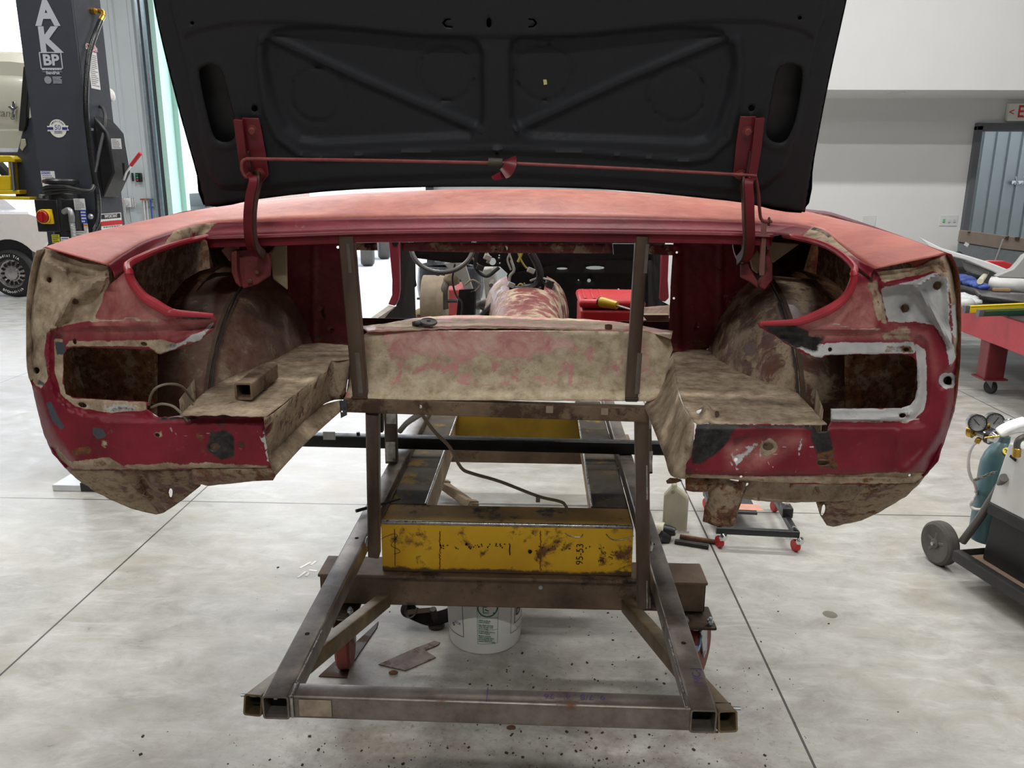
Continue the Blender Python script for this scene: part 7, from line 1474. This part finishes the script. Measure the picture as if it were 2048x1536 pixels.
# tan strut with brackets on the floor behind the frame
a, b = Vector(PZ(884, 968, .07)), Vector(PZ(940, 1008, .02))
t = thing('tan_strut', 'tan painted square strut with end brackets leaning down inside the rolling frame', 'strut', (a.x, a.y, 0))
MB().bar(tuple(a-(b-a)*.25), tuple(b+(b-a)*.15), .06, .04, up=(.3, .2, 1)).build('bar', TAN, t)
for p in (a, b): MB().bar(tuple(p), tuple(p+(b-a).normalized()*.02), .075, .055, up=(.3, .2, 1)).build('bracket', TAN, t)
# grit and rust flakes
g = np.random.default_rng(11); mb = MB()
for k in range(420):
    if k < 300: x, y = g.normal(-.02, .42), 1.95+abs(g.normal(0, .35))
    else: x, y = g.uniform(-1.2, 1.2), g.uniform(1.7, 3.2)
    if math.hypot(x-bx, y-by) < .16 or (x < -.25 and 2.1 < y < 2.75): continue
    s = .0012+.0035*g.random()**3; mb.box((x, y, s*.4), (s*2.2, s*1.4, s), rz=g.random()*3)
tag(mb.build('floor_grit', flat('dark_grit', (60, 50, 42), .9), None, smooth=False), 'rust flakes and grit scattered on the floor around the rolling frame', 'grit', kind='stuff')
q = PZ(1112, 1452, 0) if False else PZ(1022, 1456, 0)
for px, py, s, lb in ((787, 1347, .012, 'small brown stone-like chip in front of the notched offcut'), (1022, 1457, .010, 'small dark rust chip on the floor just below the front tube')):
    q = PZ(px, py, 0); tag(MB().blob((q[0], q[1], s*.4), (s*1.4, s, s*.45), seed=int(px)).build('rust_chip', RUSTM, None, angle=80), lb, 'debris')
mb = MB()
for x0, y0, x1, y1 in ((596, 1155, 612, 1143), (612, 1152, 618, 1146), (600, 1136, 622, 1124), (622, 1130, 632, 1122), (618, 1140, 634, 1142)):
    mb.bar(PZ(x0, y0, .001), PZ(x1, y1, .001), .012, .0012, r=.0004)
tag(mb.build('paint_drips', LABELW, None), 'white paint drips on the floor left of the brown channel beam', 'paint drips', kind='stuff')
p = PZ(1660, 1229, 0); tag(MB().lathe([(.028, 0), (.026, .0008)], (p[0], p[1], 0), (0, 0, 1), 24).build('floor_stain', flat('grey_stain', (120, 114, 102), .8), None), 'small round grey stain on the bare floor at the right', 'stain')
# ================================================================ small things lying in the shell
a, b = PZ(487, 783, zF+.024), PZ(540, 742, zF+.024)
tag(MB().bar(tuple(a), tuple(b), .036, .036, r=.004, hollow=.004).build('square_tube_offcut', steel('dusty_tube', (92, 72, 58), (140, 118, 96), (78, 54, 40), .7, .2, 14), None), 'short rusty square tube offcut lying on the left trunk floor', 'tube offcut')
zs = 1.264
for px, py, rx, lb in ((845, 647, .35, 'dark rubber washer at the bottom of the leaning pair on the seat riser'), (857, 646, .0, 'dark washer with square hole leaning on top of the pair on the seat riser')):
    c = PZ(px, py, zs+.008+(.006 if rx == 0 else 0)); n = Vector((.1, -.25, 1)) if rx == 0 else Vector((-.1, -.1, 1))
    t = thing('rubber_washer', lb, 'washer', c)
    MB().lathe([(.006, 0), (.022, 0), (.024, .003), (.022, .006), (.006, .006)], c, n, 26).build('disc', flat('washer_brown', (72, 62, 58), .6) if rx == 0 else flat('washer_grey', (62, 62, 62), .7), t)
    MB().lathe([(.006, 0), (.006, .0063)], c, n, 12).build('hole', HOLE, t)
for px, py, lb in ((831, 652, 'small rusty nut beside the washers on the seat riser'), (1217, 658, 'small rusty nut on the right side of the seat riser')):
    c = PZ(px, py, zs); t = thing('nut', lb, 'nut', c)
    MB().lathe([(.009, 0), (.010, .001), (.010, .011), (.009, .012)], c, (0, 0, 1), 6).build('hex', RUSTM, t); MB().lathe([(.005, .0), (.005, .0125)], c, (0, 0, 1), 10).build('bore', HOLE, t)
# red tool case with a scraper on top
c0, c1 = PY(1162, 599, 2.7), PY(1262, 600, 2.7); zc_ = c0[2]
t = thing('red_tool_case', 'red plastic tool case lying in the cabin behind the seat riser', 'tool case', (c0[0], 2.8, 1.0))
RC = flat('red_plastic_case', (186, 36, 40), .4, var=.06)
MB().span((c0[0], 2.7, 1.02), (c1[0]+.05, 2.98, zc_-.035)).build('lower_shell', RC, t, bevel=.01)
MB().span((c0[0]-.006, 2.695, zc_-.03), (c1[0]+.05, 2.985, zc_)).build('lid', RC, t, bevel=.012)
for k in range(3): MB().span((c0[0]+.012+.03*k, 2.72, zc_), (c0[0]+.022+.03*k, 2.95, zc_+.004)).build('rib', RC, t, bevel=.002)
a, b, e = PZ(1198, 603, zc_+.022), PZ(1234, 611, zc_+.016), PZ(1268, 621, zc_+.008)
t = thing('screwdriver', 'yellow handled screwdriver lying on the red tool case', 'screwdriver', tuple(a))
MB().tube([a, tuple(np.array(a)*.7+np.array(b)*.3), b], [.015, .016, .012], 14).build('handle', flat('yellow_handle', (214, 180, 40), .35), t)
MB().tube([a, tuple(np.array(a)*.93+np.array(b)*.07)], [.0155, .0162], 14).build('handle_end', BLACKP, t)
MB().bar(tuple(b), tuple(e), .014, .004, r=.001).build('blade', flat('dull_blade', (150, 146, 140), .4, .7), t)
# ================================================================ beyond the shell, inside the shop
q = PY(898, 655, 5.2); t = thing('red_cabinet', 'red ribbed steel cabinet seen through the engine bay', 'cabinet', (q[0], 5.4, 0))
a, b = PY(882, 578, 5.2), PY(918, 578, 5.2)
MB().span((a[0]-.05, 5.2, 0), (b[0]+.02, 5.6, a[2])).build('body', flat('cabinet_red', (150, 58, 56), .4, var=.1), t, bevel=.01)
q = PY(887, 585, 7); t = thing('rubbish_bin', 'grey bin with black bag liner beyond the engine bay', 'bin', (q[0], 7.1, 0))
zt_ = PY(887, 533, 7)[2]; MB().lathe([(.22, 0), (.28, zt_-.25)], (q[0]+.04, 7.2, 0), (0, 0, 1), 24).build('drum', flat('bin_grey', (110, 112, 114), .5), t)
MB().lathe([(.285, zt_-.30), (.30, zt_-.2), (.29, zt_-.02), (.27, zt_), (.25, zt_-.03)], (q[0]+.04, 7.2, 0), (0, 0, 1), 17, cap=False).build('bag_liner', flat('black_bag', (44, 48, 54), .25), t)
